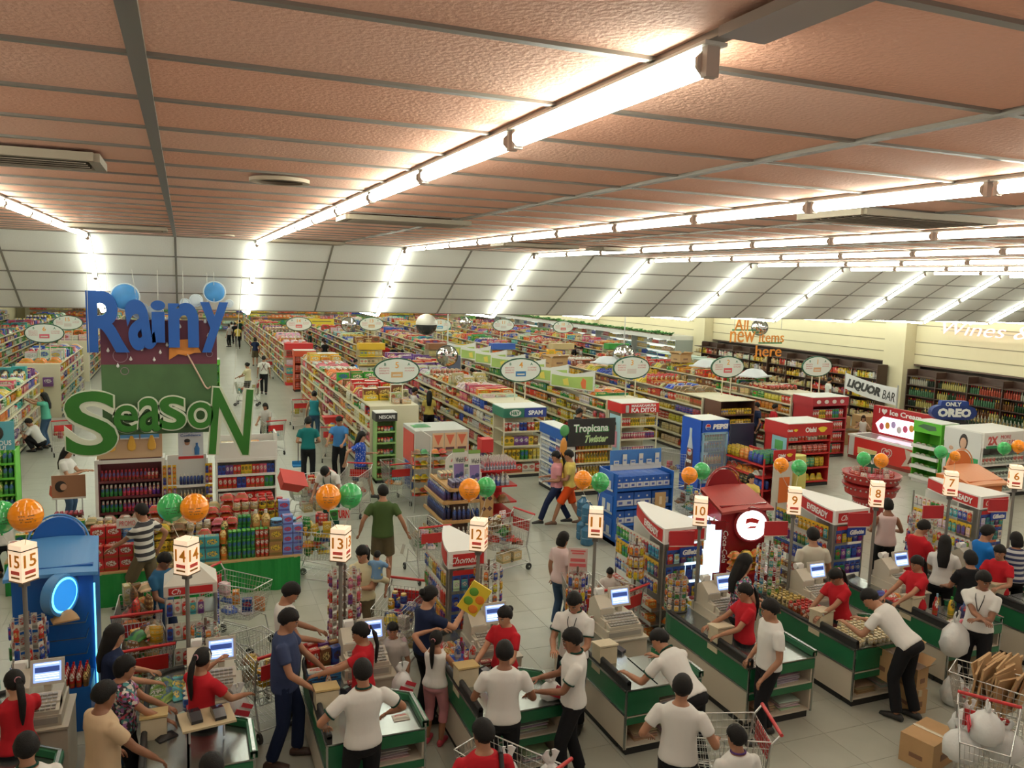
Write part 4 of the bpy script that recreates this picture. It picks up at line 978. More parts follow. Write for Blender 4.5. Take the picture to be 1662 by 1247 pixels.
spinner(7.58, 8.85, .78, 1.45, 'stepped candy stand by the lane 9 lamp', cols=[P_TEAL, P_BLU, P_YEL, P_WHT, P_GRN], r=.16, base=False)
spinner(11.0, 9.3, .4, 1.5, 'wire stand with yellow packs left of lane 7', cols=[P_YEL, P_YEL, P_RED, P_BLU, P_WHT], r=.2)
spinner(4.75, 9.2, .3, 1.25, 'slim stand of snack packs by the lane 11 lamp', cols=[P_ORG, P_BLU, P_PUR, P_YEL], r=.12)
spinner(5.72, 9.35, 1.0, 1.5, 'hanging bunch of yellow snack strips at the rack behind lane 10', cols=[P_YEL, P_YEL, P_ORG], r=.10, tiers=3)
spinner(-1.55, 9.3, .3, 1.4, 'rack of bags under the lane 15 lamp', cols=[P_GRN, P_BLU, P_RED, P_BLU], r=.16)
spinner(-1.95, 9.0, .3, 1.1, 'dark spinner with blue packs at the far left lane', cols=[P_BLU, P_RED, P_TEAL], r=.16)
# coolers
def cooler(name, label, x0, y, w_, m1, m2, face, discsize=.24, zt=1.72, side_lit=None, disc_on_side=False):
    t = thing('drinks_cooler', label, 'cooler', (x0, y, 0))
    q = MB(); q.box(w_/2, .35, .0, w_, .7, zt); put(q, 'cabinet', m1, t)
    n = 10; out = [(-.04, -.10), (-.0, .0)]
    q = MB(); pts = [(-.05+(w_+.1)*k/n, -.12-.16*sin(pi*k/n)*0) for k in range(n+1)]
    # canopy: sloped, bowed front
    vs = []; fs = []
    for k in range(n+1):
        u = k/n; bow = .10*sin(pi*u)
        vs += [(-.06+(w_+.12)*u, -.10, zt-.06+bow*.2), (-.02+(w_+.04)*u, .55, zt+.16+bow*.3), (-.06+(w_+.12)*u, -.10, zt-.10+bow*.2), (-.02+(w_+.04)*u, .55, zt+.10+bow*.3)]
    for k in range(n):
        a = k*4; b = a+4; fs += [(a, b, b+1, a+1), (a+2, a+3, b+3, b+2), (a, a+2, b+2, b), (a+1, b+1, b+3, a+3)]
    q.add(vs, fs, smooth=False); put(q, 'canopy', m2, t)
    q = MB(); q.prism([(w_/2+w_*.36*cos(pi*k/16), zt+.08+w_*.42*sin(pi*k/16)) for k in range(17)], .56, .62, (.5, .5, .5)); put(q, 'crest_disc', m1, t)
    q = MB(); q.path([(w_/2+w_*.40*cos(pi*k/16), .56, zt+.08+w_*.46*sin(pi*k/16)) for k in range(17)], .012, n=5); put(q, 'crest_rim', m2, t)
    return t
BLUEC = mat('cooler_blue', (.006, .10, .40), .3); BLUEC2 = mat('cooler_sky_blue', (.07, .24, .52), .35); REDC = mat('cooler_red', (.22, .008, .012), .22); REDC2 = mat('cooler_brick', (.33, .045, .04), .4)
LITW = mat('lit_white_disc', (1, .98, .96), .4, emit=2.2); LITB = mat('lit_cyan_ring', (.15, .75, 1.), .4, emit=2.5); LITC = mat('lit_cold_interior', (.65, .85, 1.), .4, emit=1.6)
ORC = mat('cooler_orange', (.62, .17, .04), .35); ORC2 = mat('cooler_pale_orange', (.68, .30, .14), .4)
t = cooler('b', 'blue open drinks cooler with round crest and glowing ring at lane 15', -1.80, 9.92, .80, BLUEC, BLUEC2, None)
def round_sign(t, x, y, z, r, ax, rimm, facem, ringm=None, tilt=0.):
    q = MB(); q.M = Matrix.Translation((x, y, z)) @ Matrix.Rotation(ax, 4, 'Z') @ Matrix.Rotation(pi/2, 4, 'X')
    q.lathe(0, 0, -.10, [(r*1.2, 0), (r*1.22, .02), (r*1.22, .12), (r*1.08, .125), (r*1.05, .11), (.001, .11)], 28, cap=False); put(q, 'round_housing', rimm, t)
    q = MB(); q.M = Matrix.Translation((x, y, z)) @ Matrix.Rotation(ax, 4, 'Z') @ Matrix.Rotation(pi/2, 4, 'X'); q.lathe(0, 0, .012, [(.001, 0), (r*1.02, 0), (r*1.02, .005), (.001, .006)], 28, cap=False); f = put(q, 'lit_face', facem, t)
    return f
f = round_sign(t, .52, -.16, 1.45, .19, 1.0, BLUEC2, LITB)
q = MB(); q.M = Matrix.Translation((.52, -.16, 1.45)) @ Matrix.Rotation(1.0, 4, 'Z') @ Matrix.Rotation(pi/2, 4, 'X'); q.lathe(0, 0, .020, [(.001, 0), (.172, 0), (.172, .004), (.001, .005)], 28, cap=False); put(q, 'blue_face', mat('lit_blue_face', (.02, .25, .75), .4, emit=.8), t)
q = MB(); q.box(.81, -.01, .2, .015, .015, 1.3); put(q, 'light_strip', LITB, t)
q = MB(); q.box(.40, -.25, 0, .78, .46, .50); put(q, 'open_bin', BLUEC, t)
q = MB()
for z in (.62, .80, .98, 1.16): q.path([(.32, -.02, z), (.32, -.28, z), (.74, -.28, z), (.74, -.02, z)], .006, (.2, .22, .25), 4)
put(q, 'wire_shelf', METAL, t)
q = MB(); g_bag(q, 0, 0, 0, .26, .16, .12, P_CRM, .3); one(q, 'paper_parcel', CARTON, 'folded brown paper parcel on the wire shelf of the blue cooler', 'parcel', (-1.27, 9.74, 1.17))
row(Frame((-1.75, 9.47, 0)), 0, .72, .0, .505, 'bottle', .06, .06, .20, [P_RED, P_BRN, P_ORG, P_RED], 'small drink bottle in the blue cooler bin', 'bottles in the blue cooler', deep=4, block=2, c2=P_RED)
t = cooler('r', 'dark red drinks cooler with brick canopy and lit round sign by lane 10', 7.55, 9.95, .85, REDC, REDC2, None)
f = round_sign(t, .50, -.10, 1.42, .23, -.35, REDC, LITW)
q = MB(); q.M = Matrix.Translation((.50, -.10, 1.42)) @ Matrix.Rotation(-.35, 4, 'Z'); q.prism([(-.10, .02), (-.03, .05), (.09, .03), (.11, .09), (.0, .12), (-.09, .10)], -.024, -.019, (.6, .02, .02)); q.prism([(-.08, -.05), (.05, -.04), (.08, -.01), (-.02, -.015)], -.024, -.019, (.6, .02, .02)); put(q, 'sign_bottle_print', PAINT, t)
q = MB(); q.box(-.20, .1, .5, .34, .5, 1.0, (.9, .9, .9)); put(q, 'lit_interior', LITC, t)
q = MB(); out = [(-.05, -.20), (-.20, -.16), (-.33, -.02), (-.38, .2), (-.34, .2), (-.30, .0), (-.19, -.12), (-.04, -.15)]; q.prism([(a, b) for a, b in out], 1.42, 1.55, (.5, .02, .02), axis='z'); q.prism(out[:3]+out[5:], .1, .75, (.5, .02, .02), axis='z'); q.box(-.03, -.16, .1, .12, .03, 1.42); put(q, 'curved_side', REDC, t)
text_on('Coca-Cola', (-.03, -.178, 1.15), (0, 0, -1), (1, 0, 0), .5, .09, TXW, t, shear=.3)
for k in range(3):
    for j in range(3): good('bottle', (7.36-.09*k, 9.86, .9+.25*j-.02), .065, .065, .22, (P_BRN, P_BLU, P_ORG)[k], 'cold bottle in the lit side of the red cooler', 'bottles in the red cooler', P_WHT)
t = cooler('o', 'orange drinks cooler with round crest behind lane 6', 13.0, 10.1, .85, ORC, ORC2, None)
row(Frame((12.98, 9.95, 0)), 0, .8, .0, .75, 'hanging_pack', .09, .02, .22, [P_RED, P_YEL, P_GRN], 'pack clipped to the front of the orange cooler', 'packs on orange cooler', block=1)
row(Frame((7.62, 9.8, 0)), 0, .8, -.02, .76, 'snack_bag', .2, .18, .1, [P_ORG, P_YEL, P_ORG, P_YEL], 'orange snack bag piled in front of the red cooler', 'snack bags at red cooler', stack=3, block=1)
q = MB(); q.box(8.02, 9.72, 0, .8, .3, .75); one(q, 'snack_bin', REDC, 'red snack bin in front of the red cooler', 'bin')
# ------------------------------------------------------------------ mid-store displays
U, W_ = (1, 0, 0), (0, 0, 1)
def pm(name, c, r=.45): return mat(name, c, r)
def display(label, x, y, w, d, h, zs, m, rz=0., head=0., hm=None, name='shelf_display', side='both', back=True, base=None):
    t = thing(name, label, 'display', (x, y, 0), rz)
    q = MB()
    q.box(w/2, d-.015, .08, w, .03, h-.08); put(q, 'back_panel', m, t)
    for a in (.012, w-.012):
        if side == 'posts':
            q = MB(); q.box(a, .015, 0, .03, .03, h); q.box(a, d-.03, 0, .03, .03, h)
        else: q = MB(); q.box(a, d/2, 0, .024, d, h)
        put(q, 'side_panel', m, t)
    for z in zs:
        q = MB(); q.box(w/2, d/2, z-.025, w-.05, d-.03, .02); q.box(w/2, .004, z-.04, w-.05, .012, .045); put(q, 'shelf', m, t)
    q = MB(); q.box(w/2, d/2, 0, w, d, .08); put(q, 'base', base or BLACK, t)
    if head:
        q = MB(); q.box(w/2, d/2, h, w+.02, d+.02, .02); put(q, 'top_board', WHITE, t)
        q = MB(); q.box(w/2, -.012, h-head, w+.03, .02, head); q.box(-.012, d/2, h-head, .02, d, head); q.box(w+.012, d/2, h-head, .02, d, head); put(q, 'header', hm or m, t)
    return t, Frame((x, y, 0), rz)
def fill(fr, w, d, rows_, lab, grp):
    """rows_: (z, kind, goods width, height, colours, cap colour, depth count)"""
    for j, (z, kind, gw, gh, cols, c2, dc) in enumerate(rows_):
        row(fr, .035, w-.035, .03+gw*.3, z+.001, kind, gw, min(gw*.8, .12), gh, cols, '%s on the %s shelf of the %s' % (RN.choice(['packs'])[:-1] if False else {'box': 'box', 'can': 'can', 'jar': 'jar', 'bottle': 'bottle', 'shampoo_bottle': 'shampoo bottle', 'pouch': 'pouch', 'snack_bag': 'snack bag', 'hanging_pack': 'hanging pack'}[kind], ORD[j], lab), '%s, %s shelf' % (grp, ORD[j]), deep=dc, c2=c2, seq=True)
WDK = pm('dark_maroon_shelf', (.10, .02, .025)); SKYP = pm('sky_print', (.12, .35, .62)); SAND = pm('sand_print', (.55, .36, .2))
# toiletries wall behind the promo table
t, fr = display('white toiletries display with maroon shelves of red, green and pink bottles', -1.42, 15.3, 1.02, .4, 1.72, [.28, .55, .83, 1.11, 1.39], WDK, base=WHITE)
q = MB(); q.box(-.02, .2, 0, .05, .42, 1.76); q.box(1.04, .2, 0, .05, .42, 1.76); q.box(.51, .0, 1.70, 1.06, .03, .06); put(q, 'white_frame', WHITE, t)
DR, MG, VI = (.33, .015, .03), (.52, .04, .12), (.13, .04, .35)
fill(fr, 1.02, .4, [(.28, 'box', .12, .17, [P_GRN, P_GRN, (.2, .35, .1)], None, 1), (.55, 'shampoo_bottle', .085, .20, [P_GRN, P_GRN, P_GRN, P_BLK, P_GRN], None, 2), (.83, 'shampoo_bottle', .062, .19, [P_GRN, P_GRN, P_GRN, MG, MG, MG, P_PNK, VI, VI], P_WHT, 2), (1.11, 'shampoo_bottle', .062, .19, [P_GRN, P_GRN, P_GRN, MG, MG, MG, P_PNK, VI], P_WHT, 2), (1.39, 'shampoo_bottle', .056, .17, [DR, DR, DR, DR, (.5, .05, .05)], DR, 2)], 'toiletries display', 'toiletries')
q = MB(); q.M = Matrix.Translation((0, .06, 1.77)) @ Matrix.Rotation(-.18, 4, 'X'); q.box(.51, 0, 0, 1.04, .02, .62)
hd = put(q, 'poster_board', SAND, t)
for k in range(3):
    q = MB(); q.M = Matrix.Translation((0, .045, 1.77)) @ Matrix.Rotation(-.18, 4, 'X'); q.box(.19+.32*k, -.004, .34, .30, .004, .26, (.12, .35, .62)); q.box(.19+.32*k, -.006, .33, .30, .004, .02, (.7, .7, .68)); q.lathe(.22+.32*k, -.012, .12, [(.0, 0), (.06, .03), (.07, .1), (.045, .2), (.02, .27)], 10, col=(.75, .42, .05), sy=.1); put(q, 'poster', PAINT, hd)
t, fr = display('narrow white mouthwash display with dark bottles and poster', -.34, 15.3, .70, .4, 1.72, [.3, .62, .94, 1.24], WHITE)
q = MB(); q.box(.35, .39, .1, .62, .01, 1.6, (.05, .01, .015)); put(q, 'dark_back', PAINT, t)
row(fr, .22, .62, .05, .945, 'bottle', .052, .05, .18, [(.02, .04, .10)], 'dark mouthwash bottle, lower row', 'mouthwash lower row', c2=P_WHT, deep=2); row(fr, .22, .62, .05, 1.245, 'bottle', .052, .05, .18, [(.02, .04, .12)], 'dark mouthwash bottle, top row', 'mouthwash top row', c2=P_WHT, deep=2)
row(fr, .2, .65, .05, .305, 'box', .1, .08, .2, [P_PNK, P_RED], 'red pack low on the mouthwash display', 'red packs mouthwash'); row(fr, .2, .65, .05, .625, 'box', .1, .08, .2, [P_PUR, P_RED], 'violet pack on the mouthwash display', 'violet packs mouthwash')
for x_ in (-.02, .06, .14, .68, .74):
    for z in (.72, .92, 1.12, 1.32, 1.5): good('hanging_pack', fr.p(x_, -.04, z-.05), .06, .02, .18, RN.choice([P_RED, P_ORG, P_BLU, P_PUR]), 'toothbrush pack strip beside the mouthwash', 'toothbrush strips', P_YEL, name='toothbrush_pack')
q = MB(); q.box(.42, .1, 1.72, .42, .015, .60, (.66, .72, .75)); q.box(.42, .09, 1.70, .42, .02, .05, (.5, .02, .02)); pb = put(q, 'poster_board', PAINT, t)
for k, s_ in enumerate(('Long Lasting', 'Fresh Breath', 'Confidence')): text_on(s_, (.42, .09, 2.25-.06*k), U, W_, .34, .045, TXB, pb)
q = MB(); q.sphere((.36, .085, 2.0), .045, (.42, .24, .15), sc=(1, .2, 1.2)); q.sphere((.36, .083, 2.03), .05, (.02, .02, .02), sc=(1, .2, .8)); q.box(.36, .086, 1.78, .15, .008, .17, (.7, .7, .7)); q.lathe(.52, .08, 1.77, [(.04, 0), (.045, .12), (.02, .17), (.02, .22)], 8, col=(.03, .15, .4), sy=.2); put(q, 'poster_print', PAINT, pb)
t, fr = display('white toothpaste shelf of red and blue boxes right of the mouthwash', .50, 15.4, 1.06, .45, 1.6, [.25, .53, .82, 1.10, 1.36], WHITE)
fill(fr, 1.06, .4, [(.25, 'box', .16, .2, [P_WHT, P_WHT, P_GRN], None, 1), (.53, 'box', .15, .2, [P_WHT, P_WHT, P_PNK, P_RED], None, 1), (.82, 'box', .15, .19, [P_WHT, P_WHT, P_RED, P_RED], None, 1), (1.10, 'box', .075, .2, [P_RED, P_RED, P_BLU, P_RED, P_RED, P_GRN], None, 1), (1.36, 'box', .06, .17, [P_BLU, P_PUR, P_RED, P_YEL, P_RED, P_PNK, P_BLU], None, 1)], 'toothpaste shelf', 'toothpaste')
q = MB(); q.box(.53, .2, 1.6, 1.08, .42, .06); q.box(.53, .02, 1.6, 1.08, .03, .36); q.box(.53, .44, 1.6, 1.08, .03, .42); q.box(1.06, .24, 1.6, .03, .44, .5); put(q, 'white_tray', WHITE, t)
row(fr, .1, .9, .15, 1.665, 'box', .16, .2, .28, [P_CRM, P_ORG, P_WHT], 'box in the white tray above the toothpaste', 'tray boxes')
# cream head display with red pots
t = thing('counter_stand', 'small stand with brown hair poster and dark red pots beside the oil bottles', 'display', (-1.9, 15.6, 0))
q = MB(); q.box(0, 0, 0, .5, .4, .6); put(q, 'stand_body', WHITE, t)
q = MB(); q.box(0, .0, 1.05, .52, .03, .42, (.30, .15, .08)); q.box(0, -.018, 1.05, .52, .004, .03, (.7, .7, .65)); q.bar((-.2, .02, .6), (-.2, .02, 1.05), .01); q.bar((.2, .02, .6), (.2, .02, 1.05), .01); q.sphere((-.12, -.018, 1.28), .09, (.015, .012, .01), sc=(1, .06, 1.1)); q.sphere((-.08, -.022, 1.27), .055, (.5, .3, .2), sc=(1, .06, 1.1)); put(q, 'poster', PAINT, t)
row(Frame((-2.13, 15.42, 0)), 0, .46, 0, .601, 'jar', .07, .07, .12, [(.22, .01, .03)], 'dark red lidded pot on the small hair poster stand', 'dark red pots', deep=3, stack=2, c2=(.3, .01, .04))
# promo table
FOIL = mat('green_foil', (.015, .26, .05), .22, .35, bump=.6, bscale=9)
def foil_table(label, x0, x1, y0, y1, h):
    t = thing('promo_table', label, 'table', ((x0+x1)/2, y0, 0)); w = x1-x0
    q = MB(); q.box(0, (y1-y0)/2, h-.03, w, y1-y0, .03); put(q, 'table_top', WOOD, t)
    q = MB(); n = int(w/.05)
    for k in range(n):
        a, b = -w/2+w*k/n, -w/2+w*(k+1)/n; f = lambda s, i: .018*sin(s*9+i)+.012*sin(s*31)
        q.add([(a, f(a, 0), 0), (b, f(b, 0), 0), (b, .4*f(b, 1)-.01, h-.02), (a, .4*f(a, 1)-.01, h-.02)], [(0, 1, 2, 3)], smooth=True)
    for sx in (-1, 1):
        for k in range(8):
            a, b = (y1-y0)*k/8, (y1-y0)*(k+1)/8; q.add([(sx*w/2, a, 0), (sx*w/2, b, 0), (sx*w/2, b, h-.02), (sx*w/2, a, h-.02)], [(0, 1, 2, 3)])
    put(q, 'foil_skirt', FOIL, t)
    for a in (-w/2+.06, w/2-.06):
        for b in (.06, y1-y0-.06): q = MB(); q.bar((a, b, 0), (a, b, h-.03), .02, n=6); put(q, 'leg', METAL, t)
    return t
foil_table('long promotion table with a shiny green foil skirt', -1.40, 1.68, 13.0, 14.75, .54)
foil_table('side promotion table left of the foil-skirted table, behind the blue cooler', -2.60, -1.45, 13.9, 15.1, .54)
def heap(x0, x1, y, z, items, lab, grp):
    x = x0; k = 0
    while x < x1-.03:
        kind, w, d, h, c, c2, st = items[min(len(items)-1, int((x-x0)/(x1-x0)*len(items)))]
        for s in range(st):
            if RN.random() < .06 and s == st-1: continue
            good(kind, (x+w/2+RN.uniform(-.005, .005), y+RN.uniform(-.01, .01), z+s*(h+.002)), w, d, h, c, lab % ({'snack_bag': 'bag', 'can_pack': 'shrink-wrapped can bundle', 'box': 'box', 'bottle': 'bottle', 'jar': 'jar', 'can': 'can', 'pouch': 'pouch'}[kind]), grp, c2, RN.uniform(-.06, .06))
        x += w+.01; k += 1
B_ = 'snack_bag'
heap(-1.36, 1.66, 13.14, .541, [('box', .19, .14, .19, P_RED, None, 2), ('box', .19, .14, .19, P_RED, None, 3), ('box', .18, .14, .18, (.55, .45, .1), None, 2), (B_, .2, .2, .1, P_CRM, None, 2), ('can_pack', .2, .13, .13, P_BRN, (.5, .48, .42), 3), ('box', .2, .15, .2, P_TEAL, None, 2), ('bottle', .11, .1, .26, P_ORG, P_GRN, 2), ('can_pack', .2, .13, .15, P_GRN, (.1, .35, .05), 3), ('can_pack', .2, .13, .15, P_RED, P_GRN, 3), ('box', .2, .16, .22, (.28, .15, .05), None, 2), ('box', .15, .14, .16, (.15, .25, .6), None, 4)], '%s in the front row of the green foil table', 'front row on the foil table')
heap(-1.36, 1.5, 13.42, .541, [('box', .2, .15, .2, P_RED, None, 3), ('pouch', .22, .12, .3, (.1, .3, .6), P_WHT, 2), ('pouch', .22, .12, .3, (.2, .45, .7), P_WHT, 2), ('pouch', .2, .1, .28, P_YEL, None, 1), (B_, .2, .2, .11, P_WHT, None, 3), (B_, .2, .2, .11, P_RED, None, 4), ('bottle', .12, .1, .3, P_BRN, P_RED, 2), ('can_pack', .2, .13, .15, P_GRN, P_GRN, 4), ('bottle', .14, .12, .34, (.6, .3, .1), P_WHT, 2), ('can', .2, .2, .1, (.15, .4, .65), (.2, .45, .7), 5)], '%s in the second row of the green foil table', 'second row on the foil table')
heap(-1.36, 1.55, 13.75, .541, [('can_pack', .2, .13, .13, P_RED, (.5, .45, .3), 4), (B_, .22, .2, .12, P_CRM, None, 4), (B_, .22, .2, .12, P_YEL, None, 4), (B_, .22, .2, .12, P_BRN, None, 4), ('jar', .12, .12, .16, P_CRM, P_WHT, 3), (B_, .2, .2, .1, P_PNK, None, 5), (B_, .2, .2, .1, P_RED, None, 5), (B_, .2, .2, .1, P_GRN, None, 4), ('box', .18, .16, .18, (.15, .25, .6), None, 4)], '%s in the third row of the green foil table', 'third row on the foil table')
heap(-1.36, 1.5, 14.1, .541, [('jar', .12, .12, .18, P_BRN, P_WHT, 3), (B_, .22, .22, .12, (.4, .2, .15), None, 5), (B_, .22, .22, .12, P_CRM, None, 5), (B_, .2, .2, .1, P_BLU, None, 6), (B_, .2, .2, .1, P_RED, None, 6), ('jar', .13, .12, .17, P_CRM, P_RED, 4), ('jar', .13, .12, .17, P_YEL, P_RED, 4)], '%s in the fourth row of the green foil table', 'fourth row on the foil table')
heap(-1.3, 1.5, 14.45, .541, [(B_, .22, .22, .12, (.35, .15, .12), None, 4), (B_, .22, .22, .12, P_RED, None, 5), (B_, .22, .22, .12, P_CRM, None, 5), (B_, .22, .22, .12, P_RED, None, 6), ('jar', .13, .12, .17, (.5, .35, .3), P_RED, 4)], '%s in the back row of the green foil table', 'back row on the foil table')
heap(-2.55, -1.5, 14.0, .541, [('box', .14, .2, .14, P_WHT, None, 2), ('box', .14, .2, .14, P_WHT, None, 3)], 'white %s on the side promotion table', 'white boxes on the side table')
heap(-2.5, -1.5, 14.28, .541, [('box', .13, .12, .16, P_GRN, P_YEL, 3)], 'green %s on the side promotion table', 'green boxes on the side table')
heap(-2.4, -1.5, 14.58, .541, [(B_, .2, .2, .11, (.4, .12, .12), None, 4), (B_, .2, .2, .11, P_CRM, None, 4)], 'reddish %s on the side promotion table', 'bags on the side table')
for j in (14.85, 14.97): row(Frame((-2.4, j, 0)), 0, .95, 0, .541, 'bottle', .085, .085, .36, [(.60, .48, .05)], 'yellow cooking oil bottle behind the side promotion table', 'yellow oil bottles', c2=P_WHT, name='oil_bottle')
q = MB(); q.box(0, 0, 0, .3, .01, .15, P_WHT); o = one(q, 'price_card', PAINT, 'white card with red writing propped on the foil table goods', 'card', (-.85, 13.3, 1.12)); text_on('PROMO', (0, -.006, .075), U, W_, .22, .08, TXR, o)
# ------------------------------------------------------------------ hanging letters
SGB = mat('letter_blue', (.008, .085, .36), .5, var=.3, bscale=1.2); SGG = mat('letter_green', (.022, .15, .012), .5, var=.35, bscale=1.5); SGW = mat('letter_cream_edge', (.62, .66, .52), .5)
YS = 14.72
def lbox(ch, x0, y0, x1, y1, m, depth, y, outline=0, rot=0., bold=.05, name='letter', par=None, cord=True, lab='', cat='letter', cordz=None):
    a, b = aty(x0, y1, y), aty(x1, y0, y); c = (a+b)/2; w, h = b.x-a.x, b.z-a.z
    t = thing(name, lab, cat, c)
    t.rotation_euler = (0, rot, 0)
    if outline:
        text_on(ch, (0, .012, 0), U, W_, w, h, SGW, t, depth=.03, bold=min(.055, bold+.03), name='cream_border')
        text_on(ch, (0, -.008, 0), U, W_, w-outline*2, h-outline*2, m, t, depth=.02, bold=.012, name='green_face')
    else: text_on(ch, (0, 0, 0), U, W_, w, h, m, t, depth=depth, bold=bold, name='blue_face')
    zc = HC-(YS+.02-Y1C)*((HC-HL)/(Y2C-Y1C))-.01
    if cord:
        q = MB(); q.bar((0, .02, h*.4), (0, .02, zc-c.z), .004, n=4); put(q, 'cord', STRM, t)
    return t
rain = [('R', 142, 473, 208, 572, 0, .06), ('a', 207, 486, 248, 568, -.12, .06), ('i', 246, 488, 268, 556, 0, .05), ('n', 274, 492, 322, 564, 0, .07), ('y', 326, 491, 370, 572, 0, .06)]
for ch, a, b, c, d, r, bo in rain: lbox(ch, a, b, c, d, SGB, .05, YS, rot=r, bold=bo*.55, name='blue_letter', lab='blue hanging letter %s of the word Rainy' % ch)
seas = [('S', 105, 632, 191, 743, 0, .07), ('e', 183, 655, 226, 704, .1, .07), ('a', 224, 643, 264, 703, 0, .07), ('s', 257, 641, 303, 700, 0, .07), ('o', 303, 650, 348, 698, 0, .09), ('N', 341, 628, 409, 741, .08, .06)]
for ch, a, b, c, d, r, bo in seas: lbox(ch, a, b, c, d, SGG, .03, YS-.10, outline=.022, rot=r, bold=bo, name='green_letter', cord=(ch in 'SN'), lab='green cream-edged hanging letter %s of the word Season' % {'s': 'small s', 'S': 'capital S'}.get(ch, ch))
a, b = aty(166, 655, YS+.06), aty(352, 560, YS+.06)
t = thing('hanging_mural', 'painted backdrop of maroon rain sky over green ground behind the letters', 'mural', ((a.x+b.x)/2, YS+.07, 0)); w = b.x-a.x; zb, zt = aty(260, 705, YS).z, aty(260, 520, YS).z
q = MB(); q.box(0, 0, zb, w, .02, zt-zb); mu = put(q, 'board', mat('mural_maroon', (.13, .03, .055), .6, var=.25, bscale=2), t)
zm = aty(260, 592, YS).z
q = MB(); q.box(0, -.014, zb, w, .01, zm-zb); put(q, 'green_ground', mat('mural_green', (.06, .14, .05), .6, var=.3, bscale=2), t)
for i, (px, py) in enumerate(((175, 569), (212, 583), (260, 572), (250, 584), (191, 594), (271, 560), (292, 530), (333, 522), (338, 545), (230, 567))):
    c = aty(px, py, YS); q = MB(); q.lathe(c.x-t.location.x, -.03, c.z-.035, [(.001, 0), (.02, .012), (.024, .03), (.012, .055), (.001, .08)], 8, col=(.7, .7, .68), sy=.4); put(q, 'raindrop', PAINT, t)
for (px, py, r) in ((195, 578, .11), (202, 603, .06), (340, 575, .05)):
    c = aty(px, py, YS); q = MB(); pts = [(c.x-t.location.x+r*cos(k*pi/10), -.02, c.z+r*sin(k*pi/10)) for k in range(21)]; q.path(pts, .006, (.3, .2, .25), 4); put(q, 'painted_ring', PAINT, t)
q = MB(); c = aty(300, 575, YS); ux = c.x-t.location.x
q.add([(ux-.25, -.04, c.z-.10), (ux-.10, -.06, c.z-.0), (ux+.02, -.06, c.z-.03), (ux+.15, -.06, c.z+.02), (ux+.26, -.04, c.z+.02), (ux+.14, -.05, c.z+.26), (ux-.08, -.05, c.z+.24), (ux-.24, -.04, c.z+.1)], [(0, 1, 2, 3, 4, 5, 6, 7)], (.62, .22, .03)); put(q, 'orange_umbrella', PAINT, t)
q = MB(); c2_ = aty(333, 628, YS); q.path([(ux+.04, -.05, c.z), (c2_.x-t.location.x, -.05, c2_.z), (c2_.x-t.location.x+.04, -.05, c2_.z-.04), (c2_.x-t.location.x+.09, -.05, c2_.z)], .014, (.62, .42, .33), 6); put(q, 'umbrella_handle', PAINT, t)
for s in (-1, 1): q = MB(); q.bar((s*w*.42, .0, zt), (s*w*.42, 0, HC-(YS-Y1C)*.574-.05), .004); put(q, 'cord', STRM, t)
BUB = mat('bubble_blue', (.05, .24, .55), .35, var=.4, bscale=5); BUBW = mat('bubble_white', (.60, .68, .72), .4)
for i, (px, py, r, lab) in enumerate(((203, 482, .21, 'large blue bubble above the letter R'), (348, 474, .17, 'blue bubble above the letter y'), (318, 488, .10, 'pale bubble left of the top bubble'), (372, 493, .06, 'smallest bubble at the upper end'), (300, 492, .07, 'small bubble beside the letter n'), (252, 507, .12, 'pale bubble behind the letter i'), (228, 505, .13, 'grey blue bubble behind the letter a'))):
    c = aty(px, py, YS+.04); t = thing('foam_bubble', lab, 'decoration', c)
    q = MB(); q.sphere((0, 0, 0), r, n=18, m=12, sc=(1, .18, 1)); put(q, 'bubble', BUB if i < 2 else BUBW, t)
    q = MB(); q.path([(r*1.02*cos(k*pi/12), -.0, r*1.02*sin(k*pi/12)) for k in range(25)], .012, n=5); put(q, 'rim', BUBW, t)
# ------------------------------------------------------------------ centre displays
def solid_box_unit(label, x, y, w, d, h, m, name='display_unit', rz=0.):
    t = thing(name, label, 'display', (x, y, 0), rz); q = MB(); q.box(w/2, d/2, 0, w, d, h); put(q, 'unit_body', m, t); return t
DKG = pm('forest_header', (.02, .13, .08)); NVB = pm('navy_header', (.02, .04, .22)); BLKB = pm('black_banner', (.02, .02, .02)); SKB = pm('case_blue', (.01, .09, .38), .35)
# g5 end: nescafe stand and posters
t, fr = display('slim coffee stand with dark lettered header at the end of the run with sign five', 4.32, 19.35, .5, .4, 1.75, [.12, .42, .72, 1.02, 1.30], pm('coffee_green', (.22, .38, .12)), head=.20, hm=BLKB)
text_on('NESCAFE', (.26, -.024, 1.66), U, W_, .40, .085, TXW, t, bold=.02)
fill(fr, .5, .3, [(z, 'jar', .075, .11, [P_BRN, P_WHT, P_GRN], P_RED, 2) for z in (.12, .42, .72, 1.02, 1.30)], 'coffee stand', 'coffee jars')
t = solid_box_unit('large grey panel unit with cone posters beside the aisle of sign five', 4.72, 17.2, 1.25, 1.1, 1.68, pm('grey_panel', (.46, .46, .42)))
for k in range(3):
    q = MB(); q.box(.52+.28*k, -.01, 1.2, .26, .012, .42, (.62, .42, .25)); q.add([(.42+.28*k, -.02, 1.58), (.62+.28*k, -.02, 1.58), (.52+.28*k, -.02, 1.34)], [(0, 2, 1)], (.55, .12, .06)); q.box(.52+.28*k, -.02, 1.24, .2, .01, .06, (.1, .04, .05)); put(q, 'cone_poster', PAINT, t)
q = MB(); q.box(-.012, .55, .9, .012, .9, .70, (.5, .06, .04)); q.box(-.02, .45, .3, .02, .7, .6, (.06, .1, .3)); put(q, 'side_poster', PAINT, t)
